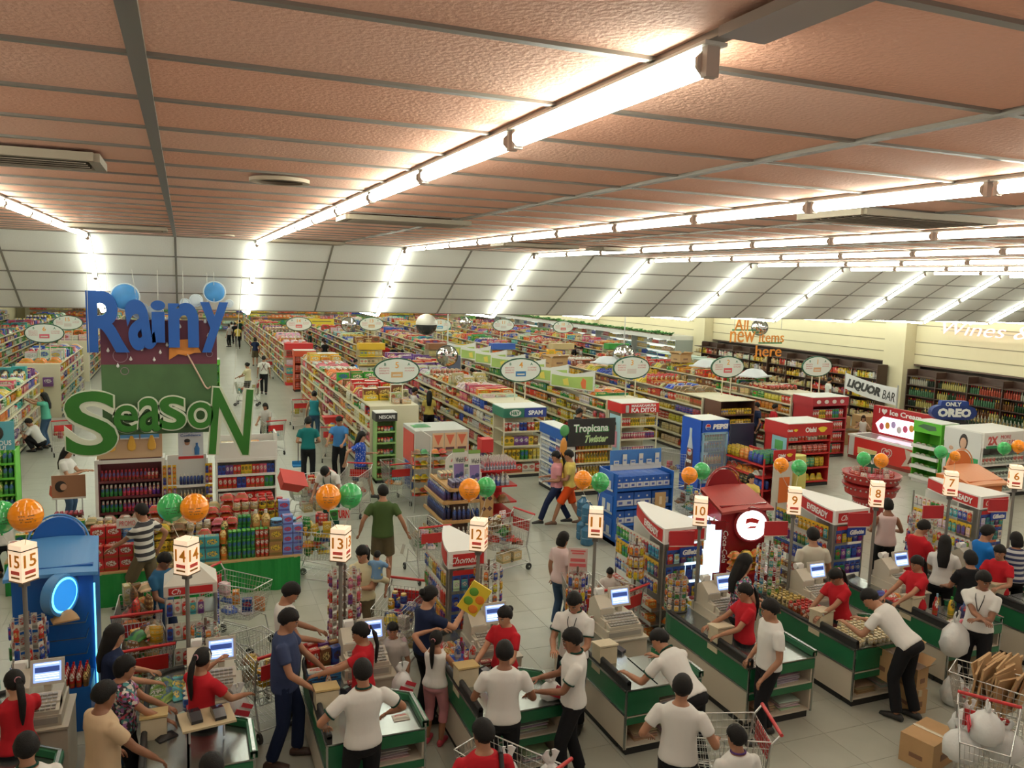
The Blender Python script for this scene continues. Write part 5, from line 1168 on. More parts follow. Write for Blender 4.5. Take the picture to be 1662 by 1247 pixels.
q = MB(); g_bag(q, 0, 0, 0, .4, .3, .06, P_GRN); one(q, 'green_bag', PACK, 'green packet lying on top of the grey panel unit', 'packet', (5.0, 17.8, 1.68))
for k, (x_, y_) in enumerate(((4.72, 16.75), (5.12, 16.72))):
    t = thing('wire_snack_rack', '%s tiered wire rack of snack packs before the grey panel unit' % ('left' if k == 0 else 'right-hand'), 'rack', (x_, y_, 0))
    q = MB()
    for a in (-.17, .17):
        for b in (-.15, .15): q.bar((a, b, 0), (a, b, 1.3), .009, (.6, .6, .58), 5)
    for z in (.35, .65, .95, 1.2):
        for a, b, c, d in ((-.17, -.15, .17, -.15), (.17, -.15, .17, .15), (.17, .15, -.17, .15), (-.17, .15, -.17, -.15)): q.bar((a, b, z), (c, d, z), .006, (.6, .6, .58)); q.bar((a, b, z+.1), (c, d, z+.1), .005, (.6, .6, .58))
        for i in range(6): q.bar((-.17+.068*i, -.15, z), (-.17+.068*i, .15, z), .004, (.6, .6, .58))
    put(q, 'wire_frame', METAL, t)
    for z in (.36, .66, .96, 1.21):
        for a in (-.09, .07):
            for s in range(2): good('snack_bag', (x_+a, y_, z+.07*s), .17, .22, .10, jit(RN.choice([P_RED, P_YEL, P_ORG, P_GRN, P_CRM, P_BRN])), 'snack pack in the %s wire rack' % ('left' if k == 0 else 'other'), 'snack packs wire rack %d' % k, rz=RN.uniform(-.5, .5))
q = MB(); q.bar((4.78, 16.2, 0), (4.78, 16.2, 1.75), .018, P_WHT, 6); q.bar((4.78, 16.2, 1.75), (4.62, 16.6, 1.85), .012, P_WHT, 6); one(q, 'sign_pole', PAINT, 'thin white pole standing before the wire snack racks', 'pole')
# arch sign
t = thing('arch_sign', 'white arched sign with red lettering above a counter of milk cans', 'sign', (5.35, 15.9, 0))
q = MB(); q.prism([(-.33, 1.05)]+[(-.33*cos(pi*k/12), 1.25+.22*sin(pi*k/12)) for k in range(13)]+[(.33, 1.05)], 0, .03, (.68, .66, .6)); q.bar((-.3, .015, 0), (-.3, .015, 1.1), .015, P_WHT, 6); q.bar((.3, .015, 0), (.3, .015, 1.1), .015, P_WHT, 6); q.box(0, .2, .62, .64, .4, .03, (.5, .5, .5)); ar = put(q, 'arch_board', PAINT, t)
text_on('ALASKA', (0, -.004, 1.30), U, W_, .44, .09, TXR, ar, bold=.03); q = MB(); q.box(0, -.004, 1.13, .5, .006, .05, (.1, .2, .12)); q.box(0, -.004, 1.06, .5, .006, .02, (.4, .4, .4)); put(q, 'print_lines', PAINT, ar)
row(Frame((5.05, 15.98, 0)), 0, .6, 0, .655, 'can', .075, .075, .12, [P_WHT], 'white milk can under the arched sign', 'milk cans', deep=3, stack=2, c2=(.3, .4, .6))
# grape juice display
t = thing('juice_display', 'wooden juice display with dark grape bottles, lattice end and two lettered banners', 'display', (4.42, 14.15, 0))
WD = mat('orange_pine', (.42, .24, .09), .55, var=.2, bscale=14); WD2 = mat('dark_crate_wood', (.12, .07, .05), .6)
for z in (.10, .50, .88, 1.12):
    ww = .75 if z < 1 else .5
    q = MB(); q.box(.40, .65, z-.03, ww, 1.25, .035); q.box(.02+(.75-ww)/2, .65, z-.03, .03, 1.28, .06); q.box(.40, .01, z-.03, ww, .03, .06); put(q, 'shelf', WD, t)
q = MB(); q.box(.42, .72, 0, .3, 1.1, 1.12); put(q, 'core', WD2, t)
q = MB(); q.box(.88, .0, 0, .26, .04, 1.1)
put(q, 'lattice_backing', WD, t)
for k in range(5):
    for j in range(2):
        q = MB(); q.M = Matrix.Translation((.82+.12*j, -.024, .12+.2*k)) @ Matrix.Rotation(pi/4, 4, 'Y'); q.box(0, 0, -.035, .07, .01, .07, (.08, .03, .03)); put(q, 'lattice_opening', PAINT, t)
for k in range(2):
    q = MB(); q.M = Matrix.Translation((.48+.26*k, .5-.18*k, 1.16)) @ Matrix.Rotation(-.12, 4, 'X'); q.box(0, 0, 0, .24, .02, .62, (.62, .62, .56)); bn = put(q, 'banner', PAINT, t)
    q = MB(); q.M = Matrix.Translation((.48+.26*k, .5-.18*k, 1.16)) @ Matrix.Rotation(-.12, 4, 'X'); q.box(0, -.014, .02, .20, .006, .32, (.22, .15, .35)); q.box(0, -.018, .56, .24, .006, .07, (.15, .28, .05)); q.sphere((-.03, -.016, .1), .05, (.04, .05, .16), sc=(1, .2, 1)); q.sphere((.05, -.016, .14), .045, (.04, .05, .16), sc=(1, .2, 1)); q.sphere((0, -.016, .05), .04, (.65, .5, .05), sc=(1.5, .2, .7)); put(q, 'grape_print', PAINT, bn)
    text_on("Welch's", (.48+.26*k, .5-.18*k-.075, 1.60), U, W_, .20, .10, TXK, bn, bold=.02, shear=.2)
JD = (.03, .03, .06)
for z, ww, c in ((.11, .0, JD), (.51, .0, (.03, .03, .09)), (.89, .0, (.08, .05, .16))):
    row(Frame((4.52, 15.4, 0), -pi/2), 0, 1.15, 0, z, 'bottle', .085, .085, .26 if z < .8 else .2, [c], 'dark grape juice bottle on the left side of the lattice display', 'grape bottles left side', deep=2, c2=P_WHT, name='juice_bottle')
    row(Frame((4.48, 14.22, 0)), .16, .72, 0, z, 'bottle', .085, .085, .26 if z < .8 else .2, [c], 'dark grape juice bottle on the front of the lattice display', 'grape bottles front', deep=1, c2=P_WHT, name='juice_bottle')
row(Frame((4.62, 14.25, 0)), 0, .45, 0, 1.14, 'can', .075, .075, .12, [(.16, .14, .25)], 'purple topped can on the lattice display top', 'cans on lattice display', deep=4, c2=(.2, .2, .3))
row(Frame((4.62, 15.0, 0)), 0, .45, 0, 1.14, 'can', .075, .075, .12, [P_WHT], 'white can behind the grape banners', 'white cans lattice', deep=3, c2=P_CRM)
# red water stand
t = thing('water_stand', 'red stepped stand topped with small water bottles behind the lattice display', 'display', (5.72, 15.75, 0))
q = MB(); q.box(.0, .35, 0, .03, .9, 1.05, (.62, .62, .56)); q.box(.42, .4, 0, .8, .75, .10, (.45, .015, .015)); q.box(.42, .78, 0, .8, .03, 1.05, (.45, .015, .015)); put(q, 'stand_body', PAINT, t)
for z in (.35, .7, 1.05):
    q = MB(); q.box(.44, .38, z-.03, .85, .78, .035); put(q, 'shelf', RED, t)
q = MB(); n = 10
for k in range(n):
    a, b = pi*.5*k/n, pi*.5*(k+1)/n; q.add([(.02+.2*sin(a), -.02, 1.05+.62*(1-cos(a))*1.0), (.02+.2*sin(b), -.02, 1.05+.62*(1-cos(b))), (.12+.2*sin(b), .25, 1.05+.62*(1-cos(b))), (.12+.2*sin(a), .25, 1.05+.62*(1-cos(a)))], [(0, 1, 2, 3)], (.48, .02, .02))
q.box(.16, .12, 1.45, .26, .28, .28, (.45, .02, .02)); put(q, 'red_crest', PAINT, t)
row(Frame((5.80, 15.78, 0)), .02, .8, 0, 1.056, 'bottle', .062, .062, .2, [(.5, .53, .62)], 'small water bottle on top of the red stand', 'water bottles red stand', deep=10, c2=P_WHT, name='water_bottle')
row(Frame((5.80, 15.80, 0)), .1, .7, 0, .706, 'bottle', .1, .1, .24, [(.1, .2, .5), (.5, .55, .6)], 'water bottle on the middle shelf of the red stand', 'water bottles red stand middle', deep=2, c2=P_WHT, name='water_bottle')
row(Frame((5.80, 15.80, 0)), .1, .7, 0, .356, 'snack_bag', .25, .3, .15, [P_BRN, P_CRM], 'brown pack low on the red stand', 'brown packs red stand', stack=1)
# H&Y end
t, fr = display('end shelf of tins under a green and navy header, run with sign four', 7.55, 19.05, 1.15, .8, 1.82, [.12, .46, .84, 1.22], CREAM, head=.24, hm=DKG, side='posts')
q = MB(); q.box(.86, -.026, 1.58, .62, .01, .24); put(q, 'navy_header_half', NVB, t)
q = MB(); q.lathe(.30, -.03, 1.70, [(.15, -.0)], 6) if False else q.prism([(.30+.16*cos(k*pi/10), 1.70+.085*sin(k*pi/10)) for k in range(20)], -.032, -.026, (.65, .65, .6)); put(q, 'white_oval', PAINT, t)
text_on('H&Y', (.30, -.033, 1.70), U, W_, .24, .10, TXG, t, bold=.03); text_on('SPAM', (.86, -.033, 1.70), U, W_, .40, .12, TXW, t, bold=.04)
fill(fr, 1.15, .5, [(.12, 'box', .17, .22, [P_RED, P_RED, P_WHT, P_RED], None, 2), (.46, 'can', .11, .26, [P_YEL, P_YEL, P_GRN, P_YEL, (.55, .45, .15)], P_YEL, 2), (.84, 'box', .13, .22, [P_YEL, P_PUR, P_PUR, P_YEL, P_BRN], None, 2), (1.22, 'can', .10, .22, [P_RED, P_WHT, P_BLU, P_RED, P_YEL], None, 2)], 'tin shelf under the green and navy header', 'tins at sign four')
# tropicana unit
t, fr = display('juice shelf under a large black banner with white and green lettering', 8.30, 16.95, 1.25, .6, 1.40, [.14, .46, .80, 1.12], CREAM)
q = MB(); q.box(.64, -.06, 1.22, 1.26, .012, .66); bn = put(q, 'black_banner', BLKB, t)
text_on('Tropicana', (.635, -.067, 1.62), U, W_, .94, .25, mat('print_lime', (.06, .32, .08), .5), bn, bold=.05, depth=.003); text_on('Tropicana', (.62, -.071, 1.63), U, W_, .92, .24, TXW, bn, bold=.02, depth=.003)
text_on('Twister', (.78, -.067, 1.39), U, (0.05, 0, 1), .62, .18, mat('print_pale_green', (.45, .62, .3), .5), bn, bold=.04, shear=.35, depth=.003)
fill(fr, 1.25, .4, [(z, 'bottle', .075, .26, [P_RED, P_RED, P_ORG, P_YEL, P_YEL, (.62, .35, .03), P_YEL], P_WHT if j % 2 else P_ORG, 2) for j, z in enumerate((.14, .46, .80, 1.12))], 'shelf under the black banner', 'juice bottles under black banner')
t, fr2 = display('side shelf of clear and blue water bottles left of the black juice banner', 8.22, 18.25, 1.3, .36, 1.6, [.12, .40, .68, .96, 1.24], WHITE, rz=-pi/2, head=.24, hm=SKB)
fill(fr2, 1.3, .3, [(z, 'bottle', .085, .24, [(.5, .56, .62), (.05, .18, .5), (.45, .5, .6)], (.1, .25, .55), 1) for z in (.12, .40, .68, .96, 1.24)], 'side water shelf', 'side water bottles')
q = MB(); q.box(8.24, 16.90, .3, .05, .06, 1.45, (.05, .09, .03)); q.sphere((8.20, 16.86, 1.2), .16, (.62, .25, .04), sc=(.6, .3, 1.6)); q.sphere((8.22, 16.87, 1.62), .14, (.08, .3, .1), sc=(.9, .3, 1)); q.lathe(8.16, 16.85, .35, [(.07, 0), (.08, .3), (.04, .5), (.03, .6)], 10, col=(.65, .4, .04), sy=.5); one(q, 'bottle_cutout', PAINT, 'tall cutout of a yellow juice bottle at the corner of the black banner unit', 'display')
# makakamura end
t, fr = display('can shelf under a red header reading KA DITO at the run with sign three', 11.0, 19.1, 1.15, .75, 1.84, [.14, .48, .86, 1.22], CREAM, head=.26, hm=RED, side='posts')
text_on('MAKAKAMURA', (.68, -.024, 1.78), U, W_, .78, .075, TXW, t, bold=.03); text_on('KA DITO!', (.68, -.024, 1.66), U, W_, .78, .13, TXW, t, bold=.04)
q = MB(); q.lathe(.16, -.03, 1.60, [(.05, 0), (.05, .18), (.04, .2)], 8, col=(.4, .4, .38), sy=.2); q.box(-.02, .3, .3, .012, .6, 1.2, (.35, .55, .62)); put(q, 'can_print', PAINT, t)
q = MB(); q.sphere((-.04, .3, 1.15), .1, (.42, .25, .16), sc=(.2, 1, 1.3)); q.sphere((-.042, .3, 1.26), .1, (.02, .02, .02), sc=(.2, 1.05, .7)); q.box(-.036, .3, .6, .01, .32, .45, (.6, .25, .32)); put(q, 'side_portrait', PAINT, t)
fill(fr, 1.15, .5, [(.14, 'can', .075, .14, [P_BLK, P_GRN, P_BLK], P_GRN, 1), (.48, 'can', .07, .15, [P_PUR, P_PNK, P_PUR], P_WHT, 3), (.86, 'can', .07, .17, [(.35, .05, .12), P_PNK, (.3, .05, .15)], (.5, .5, .48), 3), (1.22, 'can', .065, .22, [P_RED, P_YEL, (.6, .42, .15), P_YEL], (.6, .5, .3), 3)], 'can shelf under the red header', 'cans at sign three')
# blue dairy display
t, fr = display('tall blue display stacked with blue and white milk cartons', 7.66, 13.35, 1.28, .75, 1.42, [.10, .42, .76, 1.12], SKB, name='carton_display', base=SKB)
q = MB(); q.M = Matrix.Translation((.64, .40, 1.40)) @ Matrix.Rotation(-.06, 4, 'X'); q.box(0, 0, 0, 1.16, .02, .40, (.04, .16, .45)); q.box(0, -.014, 0, 1.16, .006, .12, (.6, .62, .6)); hb = put(q, 'header_board', PAINT, t)
for k in range(6):
    q = MB(); w = .09 if k % 2 else .11; q.box(.18+.185*k, .37, 1.50, w, .012, .10+.12*(k % 2), (.62, .63, .58)); q.box(.18+.185*k, .362, 1.55+.04*(k % 2), w*.7, .006, .03, (.1, .2, .5)); put(q, 'milk_glass_print', PAINT, hb)
for k in range(3):
    q = MB(); q.box(-.012, .36, .15+.45*k, .012, .5, .36, (.03, .12, .42)); q.box(-.02, .45, .2+.45*k, .01, .12, .2, (.6, .62, .6)); q.box(-.02, .25, .2+.45*k, .01, .12, .15, (.6, .62, .6)); q.box(-.02, .36, .15+.45*k, .01, .5, .04, (.5, .52, .55)); put(q, 'side_print', PAINT, t)
def milk(w, d, h):
    q = MB(); q.box(0, 0, 0, w, d, h, (.015, .09, .40)); q.box(0, -d/2-.001, .0, w*.99, .002, h*.45, (.60, .62, .62))
    n = max(1, round(w/.16))
    for k in range(n): q.box(-w/2+w*(k+.5)/n, -d/2-.003, h*.12, w/n*.45, .002, h*.2, (.08, .12, .35)); q.box(-w/2+w*(k+.5)/n, -d/2-.003, h*.62, w/n*.2, .002, h*.14, (.55, .58, .6))
    return q.mesh('milk_carton', PAINT)
m1, m2, m3 = milk(.145, .5, .22), milk(.38, .5, .26), milk(.19, .4, .24)
for k in range(8): tag(put(m1, 'milk_carton', None, loc=(7.76+.152*k, 13.68, 1.125)), 'blue and white carton in the top row of the blue display', 'carton', 'top cartons of blue display'); 
for k in range(3): tag(put(m2, 'milk_carton', None, loc=(7.90+.40*k, 13.68, .765)), 'wide blue and white carton on the middle shelf of the blue display', 'carton', 'middle cartons of blue display')
for k in range(6):
    tag(put(m3, 'milk_carton', None, loc=(7.80+.2*k, 13.62, .425)), 'blue and white carton on the third shelf of the blue display', 'carton', 'third shelf cartons of blue display')
    tag(put(m3, 'milk_carton', None, loc=(7.80+.2*k, 13.62, .105)), 'blue and white carton on the bottom shelf of the blue display', 'carton', 'bottom cartons of blue display')
q = MB(); q.box(0, 0, 0, .24, .02, .32, (.42, .27, .12)); q.box(0, -.012, .08, .06, .004, .16, (.6, .5, .35)); one(q, 'cardboard_sign', PAINT, 'piece of brown cardboard leaning on the blue carton display', 'cardboard', (8.62, 13.30, .70))
CAN_ = mat('clear_blue_plastic', (.03, .12, .22), .15)
for k, (x_, y_, z_) in enumerate(((7.2, 13.6, 0), (7.28, 13.95, 0), (7.25, 13.7, .42), (7.35, 14.1, .42))):
    t = thing('water_jug', '%s big blue water jug beside the blue carton display' % ('front bottom', 'rear bottom', 'front top', 'rear top')[k], 'jug', (x_, y_, z_))
    q = MB(); q.lathe(0, 0, 0, [(.11, 0), (.13, .02), (.13, .14), (.12, .16), (.13, .18), (.13, .30), (.05, .37), (.04, .41)], 14, cap=True); put(q, 'jug_body', CAN_, t); q = MB(); q.lathe(0, 0, .405, [(.045, 0), (.045, .012)], 10, col=P_WHT); put(q, 'cap', PAINT, t)
# pepsi fridge
t = thing('drinks_fridge', 'tall blue glass-door drinks fridge with white lettered header', 'fridge', (11.50, 16.1, 0))
q = MB(); q.box(.40, .80, 0, .82, .04, 1.86); q.box(.40, .42, 0, .82, .80, .32); q.box(.40, .42, 1.56, .82, .80, .30); q.box(-.0, .42, 0, .03, .80, 1.86); q.box(.80, .42, 0, .03, .80, 1.86); cb = put(q, 'cabinet', BLUE, t)
q = MB(); q.box(.40, .42, 1.862, .78, .76, .012); put(q, 'white_top', WHITE, t)
q = MB(); q.box(.40, .78, .34, .74, .01, 1.2); put(q, 'lit_back', mat('dim_cold_light', (.5, .6, .65), .5, emit=.25), t)
for z in (.45, .75, 1.05, 1.33): q = MB(); q.box(.40, .45, z-.01, .74, .55, .01); put(q, 'shelf', CHROME, t)
q = MB(); q.box(.06, .01, .32, .05, .04, 1.24); q.box(.74, .01, .32, .05, .04, 1.24); q.box(.40, .01, 1.52, .7, .04, .05); q.box(.40, .01, .32, .7, .04, .05); dr = put(q, 'door', mat('pale_blue_frame', (.25, .42, .55), .4), t)
q = MB(); q.box(.40, .012, .37, .62, .006, 1.15); put(q, 'door_glass', mat('fridge_glass', (.6, .75, .8), .05, alpha=.22), dr); q = MB(); q.bar((.70, -.03, .8), (.70, -.03, 1.15), .012, n=6); put(q, 'handle', CHROME, dr)
q = MB(); q.prism([(.17+.075*cos(k*pi/12), 1.71+.075*sin(k*pi/12)) for k in range(24)], -.012, -.004, (.7, .7, .7)); q.prism([(.17+.06*cos(k*pi/12), 1.715+.06*sin(k*pi/12)) for k in range(13)], -.018, -.012, (.6, .03, .03)); q.prism([(.17+.06*cos(pi+k*pi/12), 1.70+.06*sin(pi+k*pi/12)) for k in range(13)], -.018, -.012, (.02, .1, .45)); put(q, 'round_emblem', PAINT, cb)
text_on('PEPSI', (.53, -.006, 1.71), U, W_, .44, .13, TXW, cb, bold=.06, shear=.1)
q = MB(); q.M = Matrix.Translation((-.02, .42, .42)); q.lathe(0, 0, 0, [(.09, 0), (.13, .05), (.14, .45), (.12, .7), (.05, 1.0), (.05, 1.2)], 14, [(.10, .03, .02), (.10, .03, .02), (.12, .04, .03), (.45, .5, .55), (.45, .5, .55)], sx=.15); q.sphere((-.018, -.02, .6), .085, (.65, .65, .65), sc=(.3, 1, 1)); q.sphere((-.024, -.02, .63), .07, (.6, .03, .03), sc=(.3, 1, .6)); put(q, 'side_bottle_print', PAINT, cb)
text_on('PEPSI', (-.045, .42, .80), (0, -1, 0), W_, .22, .08, TXW, cb, bold=.05)
for j, z in enumerate((.34, .45, .75, 1.05, 1.33)):
    if z > .4: row(Frame((11.57, 16.3, 0)), 0, .68, 0, z, 'bottle', .07, .07, .22, [(P_BRN, P_ORG, P_BLU, (.25, .4, .2))[j-1]], 'bottle on the %s fridge shelf behind glass' % ORD[j-1], 'fridge bottles shelf %d' % j, c2=P_RED, name='cold_bottle')
# chocolate end
t, fr = display('brown topped end shelf with yellow trays of jars at the run with sign two', 14.2, 19.05, 1.2, .8, 1.82, [.14, .48, .80, 1.12, 1.44], pm('chocolate_brown', (.09, .035, .02)), side='both')
q = MB(); q.box(.6, .4, 1.82, 1.22, .82, .02); put(q, 'top_board', CREAM, t)
q = MB(); q.add([(-.016, .1+.09*k, 1.3+(.12 if k % 2 else 0)) for k in range(7)]+[(-.016, .64, 1.2), (-.016, .1, 1.2)], [tuple(range(9))[::-1]], (.65, .5, .05)); put(q, 'yellow_splash', PAINT, t)
fill(fr, 1.2, .4, [(z, 'jar', .085, .15, [(.5, .3, .12), P_YEL, (.45, .25, .1), P_YEL], P_YEL, 2) for z in (.14, .48, .80, 1.12, 1.44)], 'brown shelf of jars', 'jars at sign two')
# red snack stands
def oishi_logo(par, o, u, w):
    text_on('Oishi', V(o)-V(u)*w*.18, u, W_, w*.42, w*.16, TXW, par, bold=.04)
    q = MB(); n_ = V(u).cross(V((0, 0, 1))); pts = []
    c = V(o)+V(u)*w*.27+n_*.006
    q.add([c+V(u)*(w*.16*(1+.25*sin(3*a))*cos(a))+V((0, 0, w*.085*sin(a))) for a in [2*pi*k/16 for k in range(16)]], [tuple(range(16))], (.75, .55, .03)); put(q, 'yellow_logo', PAINT, par)
REDS = pm('snack_stand_red', (.42, .02, .02))
t, fr = display('square red snack stand with yellow logo header and four tiers', 14.20, 16.2, 1.40, .9, 1.66, [.14, .50, .88, 1.22], REDS, head=.32, hm=REDS)
oishi_logo(t, (.85, -.024, 1.50), (1, 0, 0), .85); oishi_logo(t, (.10, -.024, 1.50), (1, 0, 0), .4)
q = MB(); q.box(-.015, .3, .3, .012, .55, 1.0, (.25, .5, .55)); q.box(-.022, .3, .9, .008, .3, .3, (.1, .35, .1)); put(q, 'side_poster', PAINT, t)
fill(fr, 1.40, .5, [(.14, 'snack_bag', .2, .2, [P_BLU, P_YEL, P_YEL, P_YEL], None, 1), (.50, 'pouch', .15, .24, [P_GRN, P_GRN, (.05, .3, .15), P_YEL], None, 2), (.88, 'pouch', .16, .2, [(.3, .15, .08), P_RED, P_RED], None, 2), (1.22, 'jar', .10, .18, [P_WHT, P_RED, P_WHT, P_BRN], P_RED, 2)], 'square red snack stand', 'snacks on square stand')
t, fr = display('long low red snack stand with open bins and a yellow logo sign', 12.25, 16.2, 1.5, .8, 1.18, [.14, .44, .74, 1.02], REDS, rz=-pi/2, side='posts')
fill(fr, 1.5, .5, [(.14, 'snack_bag', .2, .14, [P_YEL, P_ORG, P_GRN], None, 2), (.44, 'pouch', .17, .2, [P_ORG, P_BLK, P_BLU], None, 2), (.74, 'snack_bag', .2, .12, [P_RED, P_ORG, P_WHT], None, 2), (1.02, 'pouch', .16, .24, [P_YEL, P_YEL, P_ORG, P_BLU, P_BLU], None, 3)], 'low snack stand', 'snacks on low stand')
row(Frame((12.3, 14.72, 0)), 0, .75, .06, 1.05, 'pouch', .17, .13, .25, [P_GRN, P_BLU, P_GRN, P_CRM], 'green snack pouch in the open top bin', 'pouches in open top bin', deep=4)
q = MB(); q.box(.4, 0, 0, .62, .02, .26); o = one(q, 'stand_sign', REDS, 'red rectangular logo sign on the front of the low snack stand', 'sign', (12.35, 14.62, 1.14)); oishi_logo(o, (.4, -.012, .13), (1, 0, 0), .5)
q = MB(); q.box(.4, 0, 0, .55, .03, 1.1, P_WHT); q.box(.45, -.02, .15, .3, .006, .6, (.62, .15, .03)); one(q, 'front_panel', PAINT, 'white front panel with orange print under the logo sign', 'panel', (12.35, 14.64, 0))
t = thing('cloth_stand', 'stand draped in pale yellow cloth between the red snack stands', 'stand', (13.45, 15.0, 0))
q = MB(); n = 24; rings = []
for z, r in ((0, .26), (.5, .245), (1.0, .23), (1.16, .22)): rings.append([((r+.018*sin(8*2*pi*k/n)*(1-z/1.3))*cos(2*pi*k/n)*1.1, (r+.018*sin(8*2*pi*k/n)*(1-z/1.3))*sin(2*pi*k/n)*.7, z) for k in range(n)])
vs = [p for r_ in rings for p in r_]; q.add(vs, [(j*n+k, j*n+(k+1) % n, (j+1)*n+(k+1) % n, (j+1)*n+k) for j in range(3) for k in range(n)], smooth=True); q.add(vs[-n:], [tuple(range(n))]); put(q, 'yellow_cloth', mat('pale_yellow_cloth', (.60, .58, .16), .8), t)
# pringles end
t, fr = display('dark red end display of stacked tube cans at the run with sign one', 17.5, 19.0, 1.35, .85, 1.86, [.14, .50, .86, 1.22], pm('crisps_red', (.30, .015, .02)), head=.26, hm=pm('crisps_red', (.30, .015, .02)))
for k in range(4):
    q = MB(); q.prism([(.2+.3*k+.08*cos(a), 1.73+.06*sin(a)) for a in [2*pi*i/14 for i in range(14)]], -.03, -.024, (.6, .55, .5)); put(q, 'oval_mark', PAINT, t)
    q = MB(); q.prism([(.42+.1*cos(a), .35+.38*k+.07*sin(a)) for a in [2*pi*i/14 for i in range(14)]], 1.372, 1.378, (.55, .5, .5), axis='x'); put(q, 'oval_mark', PAINT, t)
fill(fr, 1.35, .5, [(z, 'can', .08, .26, c, (.3, .3, .3), 2) for z, c in ((.14, [P_RED, P_GRN, P_RED]), (.50, [P_RED, (.4, .2, .1), P_RED]), (.86, [P_RED, P_BLU, P_RED, P_RED]), (1.22, [P_RED, P_YEL, P_RED, P_GRN, P_RED]))], 'crisp tube display', 'crisp tubes')
# tang basket
c = at(1414, 775, 1.0); cx, cy = c.x*1.0, c.y*1.0
t = thing('round_basket_display', 'round two-tier red carved basket display with a green lettered sign', 'display', (cx, cy, 0))
MRD = mat('carved_red', (.30, .015, .015), .4, bump=.8, bscale=22)
q = MB(); q.lathe(0, 0, 0, [(.30, 0), (.34, .02), (.30, .28), (.36, .55), (.30, .56)], 28); put(q, 'column', MRD, t)
q = MB(); q.lathe(0, 0, .56, [(.36, 0), (.52, .08), (.55, .26), (.60, .28), (.60, .30), (.45, .30)], 28); put(q, 'lower_basket', MRD, t)
q = MB(); q.lathe(0, 0, .86, [(.44, 0), (.56, .06), (.60, .22), (.62, .24), (.58, .25), (.40, .14), (.001, .14)], 28); put(q, 'upper_basket', MRD, t)
q = MB()
for z, r in ((.78, .552), (1.02, .598), (.45, .335)):
    for k in range(30): a = 2*pi*k/30; q.sphere((r*cos(a), r*sin(a), z), .022, (.45, .42, .4), n=5, m=4)
put(q, 'trim_beads', PAINT, t, kind='stuff')
for k in range(16):
    a = 2*pi*k/16; good('pouch', (cx+.42*cos(a), cy+.42*sin(a), 1.01), .14, .08, .15, RN.choice([P_WHT, P_PNK, P_RED]), 'juice powder pouch in the round red basket', 'pouches in round basket', rz=a+pi/2)
q = MB(); q.bar((0, 0, 1.0), (0, 0, 1.25), .02, (.02, .1, .05), 6); q.prism([(-.25, 1.25), (.2, 1.20), (.26, 1.30), (.22, 1.50), (-.22, 1.52), (-.27, 1.38)], -.03, .03, (.01, .09, .05)); q.prism([(-.32, 1.52), (.05, 1.50), (.07, 1.58), (-.33, 1.66)], -.02, .02, (.55, .5, .2)); s_ = put(q, 'leaf_sign', PAINT, t); s_.rotation_euler = (0, 0, -.6)
text_on('TANG', (0, -.034, 1.37), U, W_, .36, .14, TXW, s_, bold=.04)
# ice cream freezer
t = thing('ice_cream_freezer', 'red ice cream chest freezer with tall lit header panel', 'freezer', (18.95, 17.55, 0), -pi/2)
q = MB(); q.box(0, .42, .1, 2.8, .84, .58); fz = put(q, 'chest', mat('ice_red', (.52, .03, .025), .35), t)
q = MB(); q.box(0, .42, 0, 2.8, .80, .1); put(q, 'plinth', mat('brick_plinth', (.2, .03, .02), .5), t)
q = MB(); q.box(0, .42, .68, 2.84, .88, .05); put(q, 'white_rim', WHITE, fz); q = MB(); q.box(0, .42, .732, 2.5, .66, .008); put(q, 'glass_lid', mat('lid_glass', (.45, .42, .45), .1, .3), fz)
q = MB(); q.box(-.27, .95, .68, 2.2, .14, .92); hp_ = put(q, 'header_panel', mat('ice_dark_red', (.36, .02, .025), .35), t)
q = MB(); q.prism([(-1.05, .80), (.45, .80), (.62, .95), (.68, 1.30), (-.95, 1.30), (-1.22, 1.05)], .86, .875, (1, 1, 1)); put(q, 'lit_menu', mat('lit_pink_menu', (1., .72, .84), .4, emit=1.6), hp_)
q = MB()
for k in range(7): q.sphere((-.98+.22*k, .858, 1.05+.06*(k % 3-1)), .09, [(.6, .1, .2), (.7, .3, .05), (.5, .4, .7), (.65, .6, .6)][k % 4], sc=(1, .1, 1.2))
put(q, 'ice_cream_pictures', PAINT, hp_)
text_on('I', (-1.12, .872, 1.46), U, W_, None, .14, TXW, hp_, bold=.03); text_on('Ice Cream', (-.15, .872, 1.46), U, W_, 1.15, .16, TXW, hp_, bold=.03)
def heart(o, s, m_, par, yy):
    pts = []
    for k in range(28):
        a = 2*pi*k/28; pts.append((o[0]+s*16*sin(a)**3/17, o[1]+s*(13*cos(a)-5*cos(2*a)-2*cos(3*a)-cos(4*a))/17))
    q = MB(); q.prism(pts, yy-.006, yy, (.7, .68, .65)); put(q, 'heart_emblem', PAINT, par)
heart((-.93, 1.46), .11, None, hp_, .872)
q = MB(); 
for s in (.20, .12):
    pts = [(.10+s*16*sin(a)**3/17, -.012, .40+s*(13*cos(a)-5*cos(2*a)-2*cos(3*a)-cos(4*a))/17) for a in [2*pi*k/24 for k in range(25)]]; q.path(pts, .014, (.7, .6, .55), 4)
put(q, 'heart_outline', PAINT, fz)
q = MB(); q.prism([(.65, .15), (.9, .2), (1.3, .12), (1.38, .4), (1.3, .66), (.95, .62), (.72, .66), (.8, .4)], -.012, -.002, (.55, .45, .38)); q.prism([(.85, .25), (1.0, .3), (1.08, .2), (1.12, .45), (.95, .48), (.9, .38)], -.018, -.012, (.12, .03, .02)); q.box(-1.25, -.01, .1, .2, .02, .58, (.6, .6, .56)); put(q, 'splash_print', PAINT, fz)
